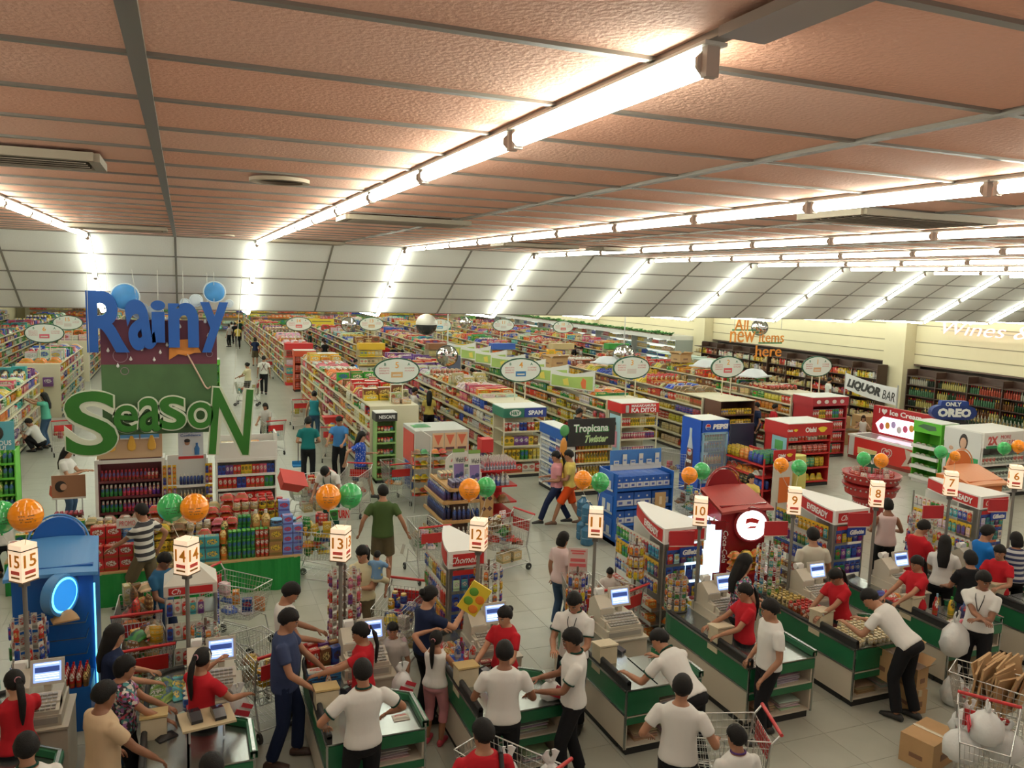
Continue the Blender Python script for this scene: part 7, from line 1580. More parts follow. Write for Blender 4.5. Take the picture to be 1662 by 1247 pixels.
q = MB(); p = at(540, 680, 1.0); q.prism([(-.22, 0), (.22, 0), (.28, .2), (-.28, .2)], -.16, .16, (.5, .02, .02)); q.box(0, 0, .2, .58, .38, .02, (.5, .02, .02)); one(q, 'hand_basket', PAINT, 'red hand basket riding on the cart of the man in blue', 'basket', (p.x, p.y, .86))
q = MB(); q.prism([(-.2, 0), (.2, 0), (.26, .22), (-.26, .22)], -.15, .15, (.5, .03, .02)); q.box(0, 0, .22, .56, .36, .02, (.5, .03, .02)); p = at(467, 790, .9); o = one(q, 'hand_basket', PAINT, 'red hand basket tilted on the tissue roll cart', 'basket', (p.x, p.y, .93)); o.rotation_euler = (.7, .3, .4)
# plastic carrier bags
BAGM = mat('thin_white_plastic', (.68, .68, .66), .35, bump=.6, bscale=14)
def bagobj(loc, w, d, h, lab, rz=0., red=True, knot=True):
    t = thing('carrier_bag', lab, 'bag', loc, rz)
    q = MB(); pr = []
    n = 16; vs = []; prof = ((0, .55), (.10, .9), (.35, 1.05), (.6, .95), (.8, .6), (.9, .28), (.94, .16), (1.0, .24))
    for z, r in prof:
        for k in range(n): a = 2*pi*k/n; rr = r*(1+.07*sin(5*a+z*9)+.05*sin(9*a-z*20)); vs.append((w/2*rr*cos(a), d/2*rr*sin(a), z*h))
    q.add(vs, [(j*n+k, j*n+(k+1) % n, (j+1)*n+(k+1) % n, (j+1)*n+k) for j in range(len(prof)-1) for k in range(n)], smooth=True); q.add(vs[:n], [tuple(range(n))[::-1]])
    put(q, 'bag_body', BAGM, t)
    q = MB()
    for s in (-1, 1): q.loft([((s*w*.06, 0, h*.93), (.03, 0, 0), (0, .02, 0)), ((s*w*.2, 0, h*1.12), (.035, 0, .01), (0, .008, 0)), ((s*w*.1, 0, h*1.22), (.02, 0, .0), (0, .006, 0))], n=6)
    put(q, 'handle_loop', BAGM, t)
    if red:
        q = MB(); q.M = Matrix.Translation((0, -d/2*1.04, h*.45)) @ Matrix.Rotation(.5, 4, 'Y'); q.box(0, 0, -.03, .16, .012, .05, (.5, .03, .05)); q.box(.02, 0, .05, .12, .012, .04, (.5, .03, .05)); put(q, 'red_print', PAINT, t)
p = at(1560, 1140, 0); bagobj((p.x-.15, p.y, 0), .30, .26, .42, 'tall white carrier bag with red print on the floor by the carton cart'); p = at(1583, 1150, 0); bagobj((p.x, p.y, 0), .30, .28, .34, 'smaller white carrier bag slumped beside the tall one', .5, False)
for i, (px, py, z) in enumerate(((1570, 1180, .62), (1610, 1200, .62), (1560, 1215, .6), (1630, 1215, .60), (1600, 1185, .85))): p = at(px, py, z); bagobj((p.x, p.y, z-.12), .34, .3, .34, 'knotted white bag in the near right cart, %s one' % ('back left', 'middle', 'front left', 'front right', 'topmost')[i], i, i % 2 == 0)
for i, (px, py) in enumerate(((822, 1232), (893, 1238))): p = at(px, py, .95); bagobj((p.x, p.y, .58), .26, .24, .40, '%s white carrier bag with handles in the bottom edge cart' % ('red printed', 'plain')[i], 0, i == 0)
p = at(893, 1130, .78); bagobj((p.x, p.y, .755), .24, .2, .2, 'clear carrier bag with red packs held at counter twelve', .2)
p = at(645, 1110, .8); bagobj((p.x+.05, p.y, .62), .22, .2, .34, 'white plastic bag hooked behind cashier thirteen', .2); p = at(385, 1150, .7); bagobj((p.x, p.y, .55), .24, .22, .34, 'white bag with red checks hanging by lane fourteen', .4)
# flattened cartons
for i in range(14):
    p = at(1580+6*i+RN.uniform(-4, 4), 1105+RN.uniform(-12, 12), .85); q = MB(); q.box(0, 0, 0, RN.uniform(.35, .5), .02, RN.uniform(.4, .6)); o = one(q, 'flattened_carton', CARTON, 'flattened brown carton standing in the right-hand cart', 'cardboard', (p.x, p.y, .5), group='flattened cartons in the cart'); o.rotation_euler = (RN.uniform(-.35, .35), RN.uniform(-.2, .2), RN.uniform(-.4, .2)+.4)
for i in range(8):
    p = at(1625+5*i, 1095, .95); q = MB(); q.box(0, 0, 0, .5, .02, .38); o = one(q, 'flattened_carton', CARTON, 'flattened carton leaning at the rear of the right-hand cart', 'cardboard', (p.x+.15, p.y+.25, .6), group='rear flattened cartons'); o.rotation_euler = (RN.uniform(-.3, .1), 0, .3)
# goods on counters
def on_counter(num, x, y, kind, w, d, h, c, lab, c2=None, rz=0., z=CT+.002, name=None):
    good(kind, (LANES[num]+x, YF+y, z), w, d, h, c, lab, 'goods on counter '+{15: 'fifteen', 14: 'fourteen', 13: 'thirteen', 12: 'twelve', 11: 'eleven', 10: 'ten', 9: 'nine', 8: 'eight', 7: 'seven', 6: 'six'}[num], c2, rz, name=name)
i = 0
for yy in range(16):
    for xx in range(5):
        if RN.random() < .93: on_counter(9, .07+.066*xx+RN.uniform(-.008, .008), .85+.075*yy+RN.uniform(-.01, .01), 'jar', .058, .058, .09 if yy > 7 else .12, (.35, .05, .02) if yy < 6 else (.45, .35, .18), 'red sauce jar on the belt of counter nine' if yy < 6 else 'gold-lidded jar on the belt of counter nine', (.55, .40, .12) if yy > 5 else (.45, .04, .03), name='gold_lid_jar')
for yy in range(9):
    for xx in range(11):
        if RN.random() < .92 and not (xx < 3 and yy > 6): on_counter(9, .09+.066*xx+RN.uniform(-.008, .008), .05+.066*yy+RN.uniform(-.008, .008), 'jar', .058, .058, .07, (.45, .38, .25), 'low gold-lidded jar on the bagging end of counter nine', (.62, .52, .28), name='low_jar')
on_counter(8, .30, .50, 'bottle', .07, .07, .24, P_RED, 'red bottle on counter eight', P_RED); on_counter(8, .38, .55, 'bottle', .07, .07, .26, (.1, .25, .5), 'blue bottle on counter eight', (.2, .4, .6)); on_counter(8, .50, .42, 'bottle', .085, .085, .25, P_YEL, 'yellow bottle with green cap on counter eight', P_GRN); on_counter(8, .60, .30, 'bottle', .12, .12, .2, (.04, .05, .15), 'squat dark blue bottle on counter eight', (.05, .1, .3))
on_counter(8, .30, .22, 'snack_bag', .14, .1, .05, P_WHT, 'white and pink pack on counter eight'); on_counter(8, .42, .18, 'snack_bag', .12, .1, .05, P_PNK, 'pink pack on counter eight')
for k in range(8): on_counter(8, .14+.07*(k % 3), .95+.16*(k//3), 'snack_bag', .16, .13, .07, (P_RED, P_ORG, P_BLU, P_RED)[k % 4], 'snack pack waiting on counter eight', rz=k)
for k in range(9): on_counter(12, .12+.09*(k % 3), 1.25+.15*(k//3), 'snack_bag', .18, .14, .08, ((.03, .15, .5), (.03, .15, .5), P_RED, P_ORG)[k % 4], 'blue or red pack on counter twelve', rz=k*.7)
on_counter(12, .33, 1.15, 'bottle', .085, .085, .24, P_WHT, 'white bottle with dark print on counter twelve', P_WHT); on_counter(12, .24, 1.28, 'bottle', .08, .08, .24, (.35, .03, .25), 'magenta bottle on counter twelve', P_RED); on_counter(12, .18, 1.22, 'bottle', .08, .08, .23, (.5, .45, .48), 'pale grey bottle on counter twelve', P_WHT); on_counter(12, .25, 1.05, 'jar', .1, .1, .06, P_YEL, 'small yellow tub on counter twelve', P_WHT)
for k in range(4): on_counter(13, .10+.14*(k % 2), 1.28, 'box', .20, .14, .05, (.03, .25, .55), 'flat blue carton stacked on counter thirteen', P_WHT, z=CT+.002+.052*(k//2), name='flat_carton')
for k in range(6): on_counter(13, .10+.12*(k % 3), 1.55+.14*(k//3), 'box', .11, .09, .22, (P_RED, P_BRN, P_BLU, P_RED, P_PUR, P_BRN)[k], 'dark packet standing at the back of counter thirteen', rz=.3)
on_counter(13, .17, .98, 'bottle', .06, .06, .22, (.6, .16, .06), 'orange-red juice bottle on counter thirteen', (.05, .08, .03)); on_counter(13, .40, .40, 'bottle', .06, .06, .2, (.6, .16, .06), 'second juice bottle near the coin box of counter thirteen', (.6, .1, .03)); on_counter(13, .75, .25, 'snack_bag', .16, .12, .03, P_WHT, 'white receipt pack on counter thirteen')
for k in range(16): on_counter(14, .10+.1*(k % 4), 1.35+.12*(k//4), 'snack_bag', .18, .12, .06, ((.16, .28, .04), (.2, .3, .05), P_TEAL, P_YEL)[k % 4], 'green snack bag heaped at the back of counter fourteen', rz=k*.9)
for k in range(5): on_counter(14, .38+.06*(k % 2), 1.12+.05*k, 'can', .07, .07, .1, (.05, .2, .5), 'blue can on counter fourteen', P_WHT)
for k in range(3): on_counter(11, .12+.1*k, 1.5, 'pouch', .12, .09, .18, (P_YEL, P_GRN, P_WHT)[k], 'pouch on counter eleven')
for num in (15, 14, 13, 12, 11, 10):
    x, y = LANES[num]+.36, YF+.86; t = thing('card_terminal', 'dark card terminal on the counter edge of lane %s' % {15: 'fifteen', 14: 'fourteen', 13: 'thirteen', 12: 'twelve', 11: 'eleven', 10: 'ten'}[num], 'terminal', (x, y, CT+.002), .5)
    q = MB(); q.prism([(-.09, 0), (.09, 0), (.09, .05), (.0, .06), (-.09, .035)], -.045, .045, (.03, .035, .05), axis='x'); put(q, 'terminal_body', GLOSS, t); q = MB(); q.box(0, .05, .058, .06, .04, .004, (.25, .35, .3)); put(q, 'display', PAINT, t)
    if num in (14, 13, 12): good('box', (x+.08, y+.16, CT+.002), .13, .09, .05, (.25, .02, .03), 'dark red card reader box beside the terminal of lane %s' % {14: 'fourteen', 13: 'thirteen', 12: 'twelve'}[num], 'card readers', name='card_reader')

# small boards and notices
q = MB(); q.box(0, 0, 0, .26, .006, .36, (.62, .48, .44)); p = at(938, 905, 1.35); o = one(q, 'paper_notice', PAINT, 'pale pink paper notice with red lines fixed beside the lane eleven lamp', 'notice', (p.x, p.y, 1.12), -.45)
for k, (z, w_, h_) in enumerate(((.31, .2, .022), (.275, .16, .022), (.17, .2, .045), (.10, .22, .045), (.04, .14, .022))): q = MB(); q.box(0, -.006, z, w_, .003, h_, (.6, .12, .12)); put(q, 'printed_line', PAINT, o)
for num, dx in ((10, .62), (8, .62), (6, .62)):
    q = MB(); q.box(0, 0, 0, .36, .02, .13, (.01, .05, .30)); x_ = {10: 6.10, 8: 9.15, 6: 12.25}[num]+.40
    o = one(q, 'brand_sign', PAINT, 'blue razor sign under the header of the rack behind lane %s' % NW[num], 'sign', (x_, {10: 9.25, 8: 9.3, 6: 9.3}[num]-.06, 1.30)); text_on('Gillette', (0, -.012, .065), U, W_, .28, .075, TXW, o, bold=.04, shear=.15)
for num in (9, 8, 7, 6, 10):
    x_ = LAMPX[num]; q = MB(); q.box(-.21, 0, 0, .34, .02, .20, (.40, .015, .02)); q.box(-.21, -.011, -.012, .34, .004, .012, (.6, .5, .4)); one(q, 'red_board', PAINT, 'plain red board fixed to the lamp pole of lane %s' % NW[num], 'board', (x_, 8.74, 1.62), -.25)
q = MB(); q.box(0, 0, 0, 1.1, .05, .30, (.62, .45, .03)); q.box(0, .3, -1.0, .9, .4, 1.0, (.06, .07, .12)); p = aty(742, 558, 38.3); o = one(q, 'rear_sign', PAINT, 'yellow WIN sign on a dark rear stand between signs twelve and five', 'sign', (p.x, 38.0, p.z-.3)); text_on('WIN', (-.1, -.03, .16), U, W_, .5, .2, TXK, o, bold=.05)
p = aty(522, 522, 44); q = MB(); q.box(0, 0, 0, 1.3, .05, .28, (.65, .5, .03)); q.box(0, -.03, .12, 1.0, .01, .05, (.15, .12, .05)); q.bar((-.5, 0, .28), (-.5, 0, HL-p.z+.1), .01, (.3, .3, .3)); q.bar((.5, 0, .28), (.5, 0, HL-p.z+.1), .01, (.3, .3, .3)); one(q, 'hanging_banner', PAINT, 'yellow hanging banner right of sign fourteen', 'banner', (p.x, 44, p.z-.14))
q = MB(); q.box(0, 0, 0, .75, .05, 1.5, (.015, .02, .05)); one(q, 'board_panel', PAINT, 'dark navy panel standing behind the blue drinks fridge', 'panel', (13.7, 17.4, 0))
q = MB(); q.box(0, 0, 0, .46, .34, .02, (.45, .36, .22)); q.bar((-.15, 0, -.2), (-.15, 0, 0), .01); q.bar((.15, 0, -.2), (.15, 0, 0), .01)
one(q, 'terminal_tray', PAINT, 'tan tray raised on the bagging end of lane fourteen', 'tray', (LANES[14]+.55, YF+.42, .97), .15)
for k in range(2): q = MB(); q.prism([(-.1, 0), (.1, 0), (.1, .05), (0, .07), (-.1, .03)], -.05, .05, (.02, .02, .025), axis='x'); one(q, 'card_terminal', GLOSS, '%s black card terminal on the tan tray of lane fourteen' % ('left', 'right')[k], 'terminal', (LANES[14]+.45+.2*k, YF+.42, .991), .2)
q = MB(); g_bag(q, 0, 0, 0, .18, .12, .04, (.01, .01, .012), .5); one(q, 'black_pouch', PAINT, 'small black cloth pouch on counter fourteen', 'pouch', (LANES[14]+.2, YF+.62, CT+.002))
for num in (15, 7):
    p = LANES[num]; q = MB(); q.box(0, 0, 0, .3, .22, .03, (.5, .42, .28)); one(q, 'clipboard', PAINT, 'tan board on the bagging end of lane %s' % NW[num], 'board', (p+.6, YF+.3, CT+.002), .3)
# ------------------------------------------------------------------ people placed
IMG_L, IMG_R, AWAY, TOCAM = 1.19, -1.95, -.39, 2.75
PEOPLE = []
AISLE_X = [(a, b) for a, b, _ in AISLES]; REAR_X = [(x, x+1.25) for x in RX]
def pp(label, px, py, h, face, hip_px=None, far=False, **k):
    if hip_px: p = at(hip_px[0], hip_px[1], hip_px[2]); loc = (p.x, p.y, 0)
    else:
        p = at(px, py, h); x = p.x
        if p.y > 19.6:   # keep clear of the shelving runs
            for a, b in (AISLE_X if p.y < 34 else REAR_X):
                if a-.28 < x < b+.28: x = a-.3 if x < (a+b)/2 else b+.3
        for a, b, c_, d_ in ((-5.4, -4.15, 21.5, 28.5), (-5.2, -3.9, 31, 38)):
            if a-.3 < x < b+.3 and c_-.2 < p.y < d_+.2: x = b+.32
        loc = (x, p.y, 0)
    if far: k.setdefault('vox', .03); k.setdefault('detail', False)
    else: k.setdefault('vox', .015 if p.y < 10 else .020)
    r = person(label, loc, h=h, face=face, **k); PEOPLE.append(r); return r
REACH = dict(armL=(-.20, .42, 1.02), armR=(.20, .40, 1.0)); LOWR = dict(armL=(-.16, .34, .98), armR=(.14, .36, .98))
def lanyard(t, info):
    q = MB(); sp = info['sp']; k = info['k']
    for s in (-1, 1): q.path([sp(s*.05, .02, 1.40)*k, sp(s*.045, .125, 1.30)*k, sp(0, .14, 1.12)*k], .005*k, (.01, .01, .01), 4)
    q2 = sp(0, .145, 1.07)*k; q.box(q2.x, q2.y, q2.z, .06, .006, .07, (.6, .58, .5)); put(q, 'lanyard', PAINT, t)
def watch(t, info, s): a, el, wr = info['pts'][('a', s)]; q = MB(); d = (wr-el).normalized(); c = wr-d*.03; q.bar((c-d*.012)*info['k'], (c+d*.012)*info['k'], .031*info['k'], (.5, .5, .48), 8, caps=True); put(q, 'wristwatch', PAINT, t)
# cashiers
CK = dict(top=C_RED, fem=True, hair='ponytail', trim=None)
pp('cashier in red with ponytail and red hair tie at the far left register', 24, 1088, 1.52, .5, armL=(-.15, .42, 1.0), armR=(.2, .42, 1.05), skin=SKIN2, **CK)
t, i_ = pp('cashier in red with white hairband and long ponytail reaching for the printer', 325, 1052, 1.52, -.75, armL=(-.14, .38, 1.30), armR=(.25, .38, 1.02), **CK)
q = MB(); q.path([i_['hp'](.088*cos(a), .03-.03, .12+.10*sin(a))*i_['k'] for a in [pi*k/10 for k in range(11)]], .010, P_WHT, 5); put(q, 'hairband', PAINT, t)
pp('cashier in red with long straight ponytail stretching an arm over the belt', 590, 1008, 1.52, 1.35, armL=(-.12, .62, 1.05), armR=(.18, .38, 1.0), **CK)
pp('cashier in red with tied-back hair facing the shopper in navy', 822, 981, 1.52, 2.1, armL=(-.18, .36, .98), armR=(.16, .38, .98), top=C_RED, fem=True, hair='bun', skin=SKIN2)
pp('cashier in red with low black ponytail beside the red cooler lane', 1214, 945, 1.52, 1.3, armL=(-.16, .40, 1.0), armR=(.16, .42, 1.0), **CK)
t, i_ = pp('cashier in red with wristwatch pushing jars along the belt', 1370, 915, 1.52, 1.7, lean=.18, armL=(-.05, .60, .92), armR=(.25, .42, .86), hpitch=.5, **CK); watch(t, i_, -1)
pp('cashier in red facing left with dark ponytail before a lit screen', 1492, 900, 1.52, 1.5, armL=(-.12, .50, .95), armR=(.18, .42, .95), **CK)
pp('cashier in red turned toward the woman in black', 1625, 882, 1.52, 1.9, armL=(-.14, .36, 1.05), armR=(.14, .36, 1.1), **CK)
# customers and baggers, left to right
pp('black-haired man seen from above at the bottom left edge', 42, 1190, 1.62, .2, top=C_WHT, trim=C_DGR, **LOWR)
pp('woman with long black hair in navy blouse at lane fourteen', 180, 1012, 1.56, -1.4, top=C_NVY, fem=True, hair='long', skin=SKIN2, armL=(-.1, .36, 1.0), armR=(.16, .38, .98), bottom=C_JEA)
pp('woman with short black hair in bright floral blouse', 197, 1063, 1.52, -1.5, top=C_FLO, fem=True, hair='short_f', armL=(-.08, .40, .98), armR=(.16, .40, .95))
pp('man in plain beige shirt seen from behind at lane fourteen', 163, 1105, 1.65, -1.05, top=C_BEI, skin=SKIN3, armL=(-.2, .2, .88), armR=(.25, .38, .85), belly=1.08)
pp('top of a black-haired head at the bottom edge by lane fourteen', 345, 1224, 1.60, .3, top=C_WHT, **LOWR)
pp('man in white tee looking down beside the man in blue', 463, 942, 1.66, -1.7, top=C_WHT, hpitch=.6, bottom=C_KHA, **LOWR)
pp('heavy man in slate blue tee and dark jeans standing at lane thirteen', 462, 985, 1.68, -1.85, top=C_SLATE, bottom=C_NVY, belly=1.28, hemz=.80, skin=SKIN, armL=(-.22, .34, .90), armR=(.26, .30, .92), shoe=(.06, .03, .02), fL=(-.12, .1), fR=(.12, -.12), hpitch=.35)
pp('bagger in green-trimmed white tee seen from behind at lane thirteen', 590, 1070, 1.65, AWAY+.45, top=C_WHT, trim=C_DGR, armL=(-.30, .18, .98), armR=(.30, .20, .98), elbow=((-.9, -.4, -.3), (.9, -.4, -.3)))
pp('small boy in grey printed tee by cashier thirteen', 638, 1008, 1.24, 2.5, top=C_GRY, bottom=C_KHA, legs='shorts', hyaw=-.4, hpitch=.1, armR=(.24, .05, .80))
t, i_ = pp('mother in cream top and dark trousers cradling a baby', 590, 882, 1.56, 2.6, top=C_CRM, bottom=C_KHA, fem=True, hair='ponytail', skin=SKIN2, armL=(-.03, .26, 1.10), armR=(.05, .28, 1.20), hpitch=.35, hyaw=.25)
bl = t.location+V((.08, -.13, 1.0)) 
tb, ib = person('baby in blue and yellow plaid carried on the mother s shoulder', (t.location.x+.15, t.location.y-.15, .70), h=.80, face=-.6, top=C_PLD, bottom=C_CRM, legs='shorts', shoe=None, vox=.03, armL=(-.2, .3, 1.25), armR=(.2, .3, 1.25), fL=(-.18, .12, .35), fR=(.18, .12, .35), hpitch=.0, detail=False)
t, i_ = pp('woman in navy tee and glasses lifting a yellow fruit-print pack', 693, 950, 1.62, -1.3, top=C_NVY, bottom=C_BLK, fem=True, hair='bun', belly=1.2, skin=SKIN2, armL=(-.15, .30, 1.0), armR=(.12, .42, 1.28), hpitch=.35)
q = MB(); k = i_['k']
for s in (-1, 1): q.path([i_['hp'](s*.03+.02*cos(a), .098, .112+.016*sin(a))*k for a in [2*pi*j/8 for j in range(9)]], .0025, (.05, .04, .04), 4)
q.bar(i_['hp'](-.01, .098, .114)*k, i_['hp'](.01, .098, .114)*k, .0025, (.05, .04, .04)); put(q, 'glasses', PAINT, t)
wr = t.matrix_basis @ (i_['pts'][('a', 1)][2]*k)
q = MB(); q.box(0, 0, 0, .24, .03, .36, (.68, .52, .03)); q.sphere((-.05, -.016, .25), .05, (.10, .30, .03), sc=(1.1, .12, 1)); q.sphere((.06, -.016, .20), .05, (.70, .20, .02), sc=(1.1, .12, 1)); q.sphere((-.05, -.016, .13), .05, (.12, .32, .03), sc=(1.1, .12, 1)); q.sphere((.05, -.016, .07), .05, (.70, .20, .02), sc=(1.1, .12, 1))
wr = t.matrix_world @ (i_['pts'][('a', 1)][2]*k) if False else (Matrix.Translation(t.location) @ Matrix.Rotation(-1.3, 4, 'Z') @ (i_['pts'][('a', 1)][2]*k))
o = one(q, 'fruit_print_pack', PAINT, 'yellow pack with green and orange fruit print held up by the woman in navy', 'packet', (wr.x+.02, wr.y-.05, wr.z+.02)); o.rotation_euler = (0, .55, -.35)
pp('little girl in white strappy top and pink cropped trousers stretching at the counter', 708, 1022, 1.30, -.65, top=C_WHT, bottom=C_PNK, fem=True, hair='ponytail', sleeves='none', legs='capri', armL=(-.16, .22, 1.52), armR=(.24, .36, 1.0), shoe=(.45, .05, .08), hpitch=-.1)
pp('bagger in white tee seen from behind at lane twelve', 820, 1040, 1.65, AWAY+.1, top=C_WHT, skin=SKIN3, armL=(-.26, .28, .95), armR=(.28, .26, .95))
t, i_ = pp('bagger in white tee with lanyard facing forward behind lane eleven', 935, 955, 1.65, 2.35, top=C_WHT, trim=C_DGR, armL=(-.10, .34, 1.02), armR=(.12, .34, 1.05), hpitch=.5); lanyard(t, i_)
pp('bagger in green-trimmed white tee holding a clear bag before lane twelve', 935, 1017, 1.65, 1.25, top=C_WHT, trim=C_DGR, skin=SKIN3, armL=(-.10, .36, 1.02), armR=(.14, .34, 1.04), hpitch=.3, fL=(-.1, .1), fR=(.1, -.12))
pp('bagger leaning forward over counter eleven with one hand on its rail', 0, 0, 1.66, .25, hip_px=(1108, 1118, .92), top=C_WHT, trim=C_DGR, lean=.85, armL=(-.28, .52, .93), armR=(.2, .55, .98), hpitch=.0, hyaw=-.5, fL=(-.1, -.1), fR=(.12, -.25))
pp('bagger with white tee and short hair seen from behind at the bottom centre', 1108, 1095, 1.65, -.75, top=C_WHT, armL=(-.30, .12, .95), armR=(.30, .22, 1.0), belly=1.06)
pp('boy in purple-collared top at the bottom edge', 1200, 1178, 1.45, -.1, top=C_WHT, trim=pattern_cloth('purple', 'stripe', (.08, .03, .15), (.08, .03, .15), 3), hyaw=-.3)
t, i_ = pp('man in bright red tee with black shoulder strap at the bottom edge', 787, 1168, 1.63, AWAY+.2, top=C_RED, hyaw=-.5, armL=(-.25, .15, .9), belly=1.15)
q = MB(); sp = i_['sp']; k = i_['k']; q.path([sp(.14, .06, 1.36)*k, sp(.125, -.06, 1.385)*k, sp(.13, -.135, 1.25)*k, sp(.15, -.15, 1.0)*k], .02, (.02, .02, .02), 6); q.box(*(sp(-.06, -.142, 1.22)*k), .07, .006, .035, (.7, .7, .68)); put(q, 'shoulder_strap', PAINT, t)
t, i_ = pp('bagger in white tee and black trousers standing full length between lanes ten and nine', 1255, 970, 1.66, 1.35, top=C_WHT, armL=(-.22, .16, .84), armR=(.24, .10, .86), hpitch=.2, hyaw=.2, fL=(-.1, .08), fR=(.1, -.1))
pp('bagger bent over the jars of counter nine in white tee and black trousers', 0, 0, 1.70, .32, hip_px=(1458, 1036, .95), top=C_WHT, lean=.88, armL=(-.20, .52, .96), armR=(.16, .50, .94), hpitch=.1, hyaw=-.4, fL=(-.1, -.10), fR=(.1, -.22))
pp('woman with long wavy hair and patterned top at lane ten', 1206, 897, 1.72, -1.75, top=C_FLO, fem=True, hair='long', skin=SKIN2, sleeves='none', **LOWR)
pp('man in cream tee seen from behind at the rack of lane nine', 1322, 856, 1.68, AWAY+.1, top=cloth('off_white', (.52, .49, .40)), hemz=.80, bottom=C_JEA, armL=(-.22, .1, .84), armR=(.26, .22, .9))
pp('woman in pale pink sleeveless blouse seen from behind at lane eight', 1443, 808, 1.60, AWAY-.1, top=C_LPK, fem=True, hair='short_f', sleeves='none', skin=SKIN3, armL=(-.2, .2, 1.0), armR=(.22, .25, 1.0), belly=1.12, hemz=.80)
pp('young man in red tee looking down beside the pink blouse', 1494, 841, 1.66, -1.7, top=C_RED, bottom=C_DRED, hemz=.78, hpitch=.75, **LOWR)
pp('woman with long black hair in white polo facing lane seven', 1535, 868, 1.56, -.9, top=C_WHT, fem=True, hair='long', armL=(-.1, .34, 1.0), armR=(.22, .3, .95))
pp('person in black tee with short hair at lane seven', 1578, 893, 1.56, -.4, top=C_BLK, bottom=C_NVY, hair='short_f', fem=True, belly=1.1, **LOWR)
pp('man in bright blue tee behind the lane seven screen', 1600, 850, 1.66, -1.9, top=C_BLU, hpitch=.4, belly=1.1, **LOWR)
t, i_ = pp('bagger with lanyard holding a full plastic bag at lane eight', 1597, 923, 1.66, 2.1, top=C_WHT, skin=SKIN3, armL=(-.02, .34, 1.10), armR=(-.10, .36, 1.12), hyaw=-.7, hpitch=.3); lanyard(t, i_)
bagobj((t.location.x-.36, t.location.y+.02, .58), .40, .30, .46, 'full cloudy plastic bag held by the bagger of lane eight', .3, False)
pp('woman in navy striped top at the right edge', 1652, 863, 1.58, -.6, top=C_NST, fem=True, hair='bob', **LOWR)
pp('girl in pale yellow tee pushing a cart behind the red cooler', 1220, 768, 1.35, 2.5, top=C_YEL, fem=True, hair='bob', skin=SKIN2, armL=(-.18, .4, .98), armR=(.18, .4, .98), hpitch=.0, hyaw=-.5)
# mid floor
pp('man in olive green tee and khaki shorts walking away in the open floor', 622, 786, 1.70, AWAY+.1, top=C_GRN, bottom=C_KHA, legs='shorts', hemz=.80, belly=1.08, armL=(-.36, .02, .86), armR=(.38, .02, .86), hyaw=-.35, shoe=(.05, .03, .02))
q = MB(); q.box(0, 0, 0, .05, .004, .18, P_WHT); p = at(655, 885, .8); o = one(q, 'paper_slip', PAINT, 'white paper slip in the right hand of the man in olive green', 'paper', (p.x-.03, p.y, .66)); o.rotation_euler = (.2, .25, -.4)
t, i_ = person('small girl in white seated in the cart at lane eleven', (at(990, 925, 1.05).x, at(990, 925, 1.05).y, .42), h=.98, face=2.7, top=C_WHT, bottom=C_PNK, fem=True, hair='ponytail', hip=.40, armL=(-.22, .28, .62), armR=(.22, .28, .62), fL=(-.14, .42, .12), fR=(.14, .42, .12), hpitch=.5, vox=.02, skin=SKIN2); PEOPLE.append((t, i_))
pp('woman with bobbed hair in pale tee waiting left of the lane eleven lamp', 913, 862, 1.50, -1.2, top=C_LPK, bottom=C_JEA, fem=True, hair='bob', hemz=.82)
pp('walking woman in pink tee and dark jeans of the couple', 905, 731, 1.60, IMG_L+.1, top=C_PNK, bottom=C_NVY, fem=True, hair='ponytail', armL=(-.1, .2, 1.0), armR=(.12, .25, 1.05), fL=(-.08, .36), fR=(.08, -.34))
pp('walking man in yellow tee and red shorts of the couple', 926, 729, 1.64, IMG_L+.1, top=C_YEL, bottom=C_ORG, legs='shorts', armL=(-.05, .30, 1.02), armR=(.2, .1, .9), fL=(-.08, .34), fR=(.08, -.30), shoe=(.12, .06, .03))
pp('man in black and white striped polo striding past the foil table', 232, 816, 1.66, IMG_L-.1, top=C_STR, bottom=C_KHA, legs='shorts', hemz=.80, armL=(-.15, .42, .98), armR=(.24, -.1, .9), fL=(-.08, .28), fR=(.08, -.24))
t, i_ = pp('man in blue shirt studying a long folded sheet by the peaked rack', 262, 893, 1.52, -2.3, top=cloth('petrol', (.02, .09, .18)), bottom=C_NVY, skin=SKIN3, armL=(-.05, .30, 1.05), armR=(.1, .28, .95), hpitch=.5)
q = MB(); q.box(0, 0, 0, .03, .24, .42, (.45, .28, .10)); p = at(258, 925, 1.1); o = one(q, 'folded_sheet', PAINT, 'long tan folded sheet in the hands of the man in blue shirt', 'paper', (p.x+.12, p.y-.22, .95)); o.rotation_euler = (.1, .35, -.3)
pp('woman in white tee and blue jeans reading a phone left of the hanging letters', 106, 722, 1.62, IMG_R+.1, top=C_WHT, bottom=C_JEA, fem=True, hair='long', skin=SKIN2, armL=(-.06, .38, 1.12), armR=(.1, .32, 1.12), hpitch=.45)
q = MB(); q.prism([(-.15, 0), (.15, 0), (.19, .18), (-.19, .18)], -.12, .12, (.5, .02, .02)); q.path([(-.15, 0, .18), (-.1, 0, .34), (.1, 0, .34), (.15, 0, .18)], .008, (.1, .1, .1)); p = at(93, 800, .6); o = one(q, 'hand_basket', PAINT, 'red hand basket hanging behind the woman in blue jeans', 'basket', (p.x, p.y+.1, .48)); o.rotation_euler = (0, .35, .3)
pp('squatting clerk in white tee and black trousers at the left shelves', 0, 0, 1.62, 1.2, hip_px=(66, 715, .3), top=C_WHT, hip=.28, lean=.5, armL=(-.16, .45, .55), armR=(.14, .48, .50), fL=(-.13, .14), fR=(.13, .10), hpitch=.1, vox=.022)
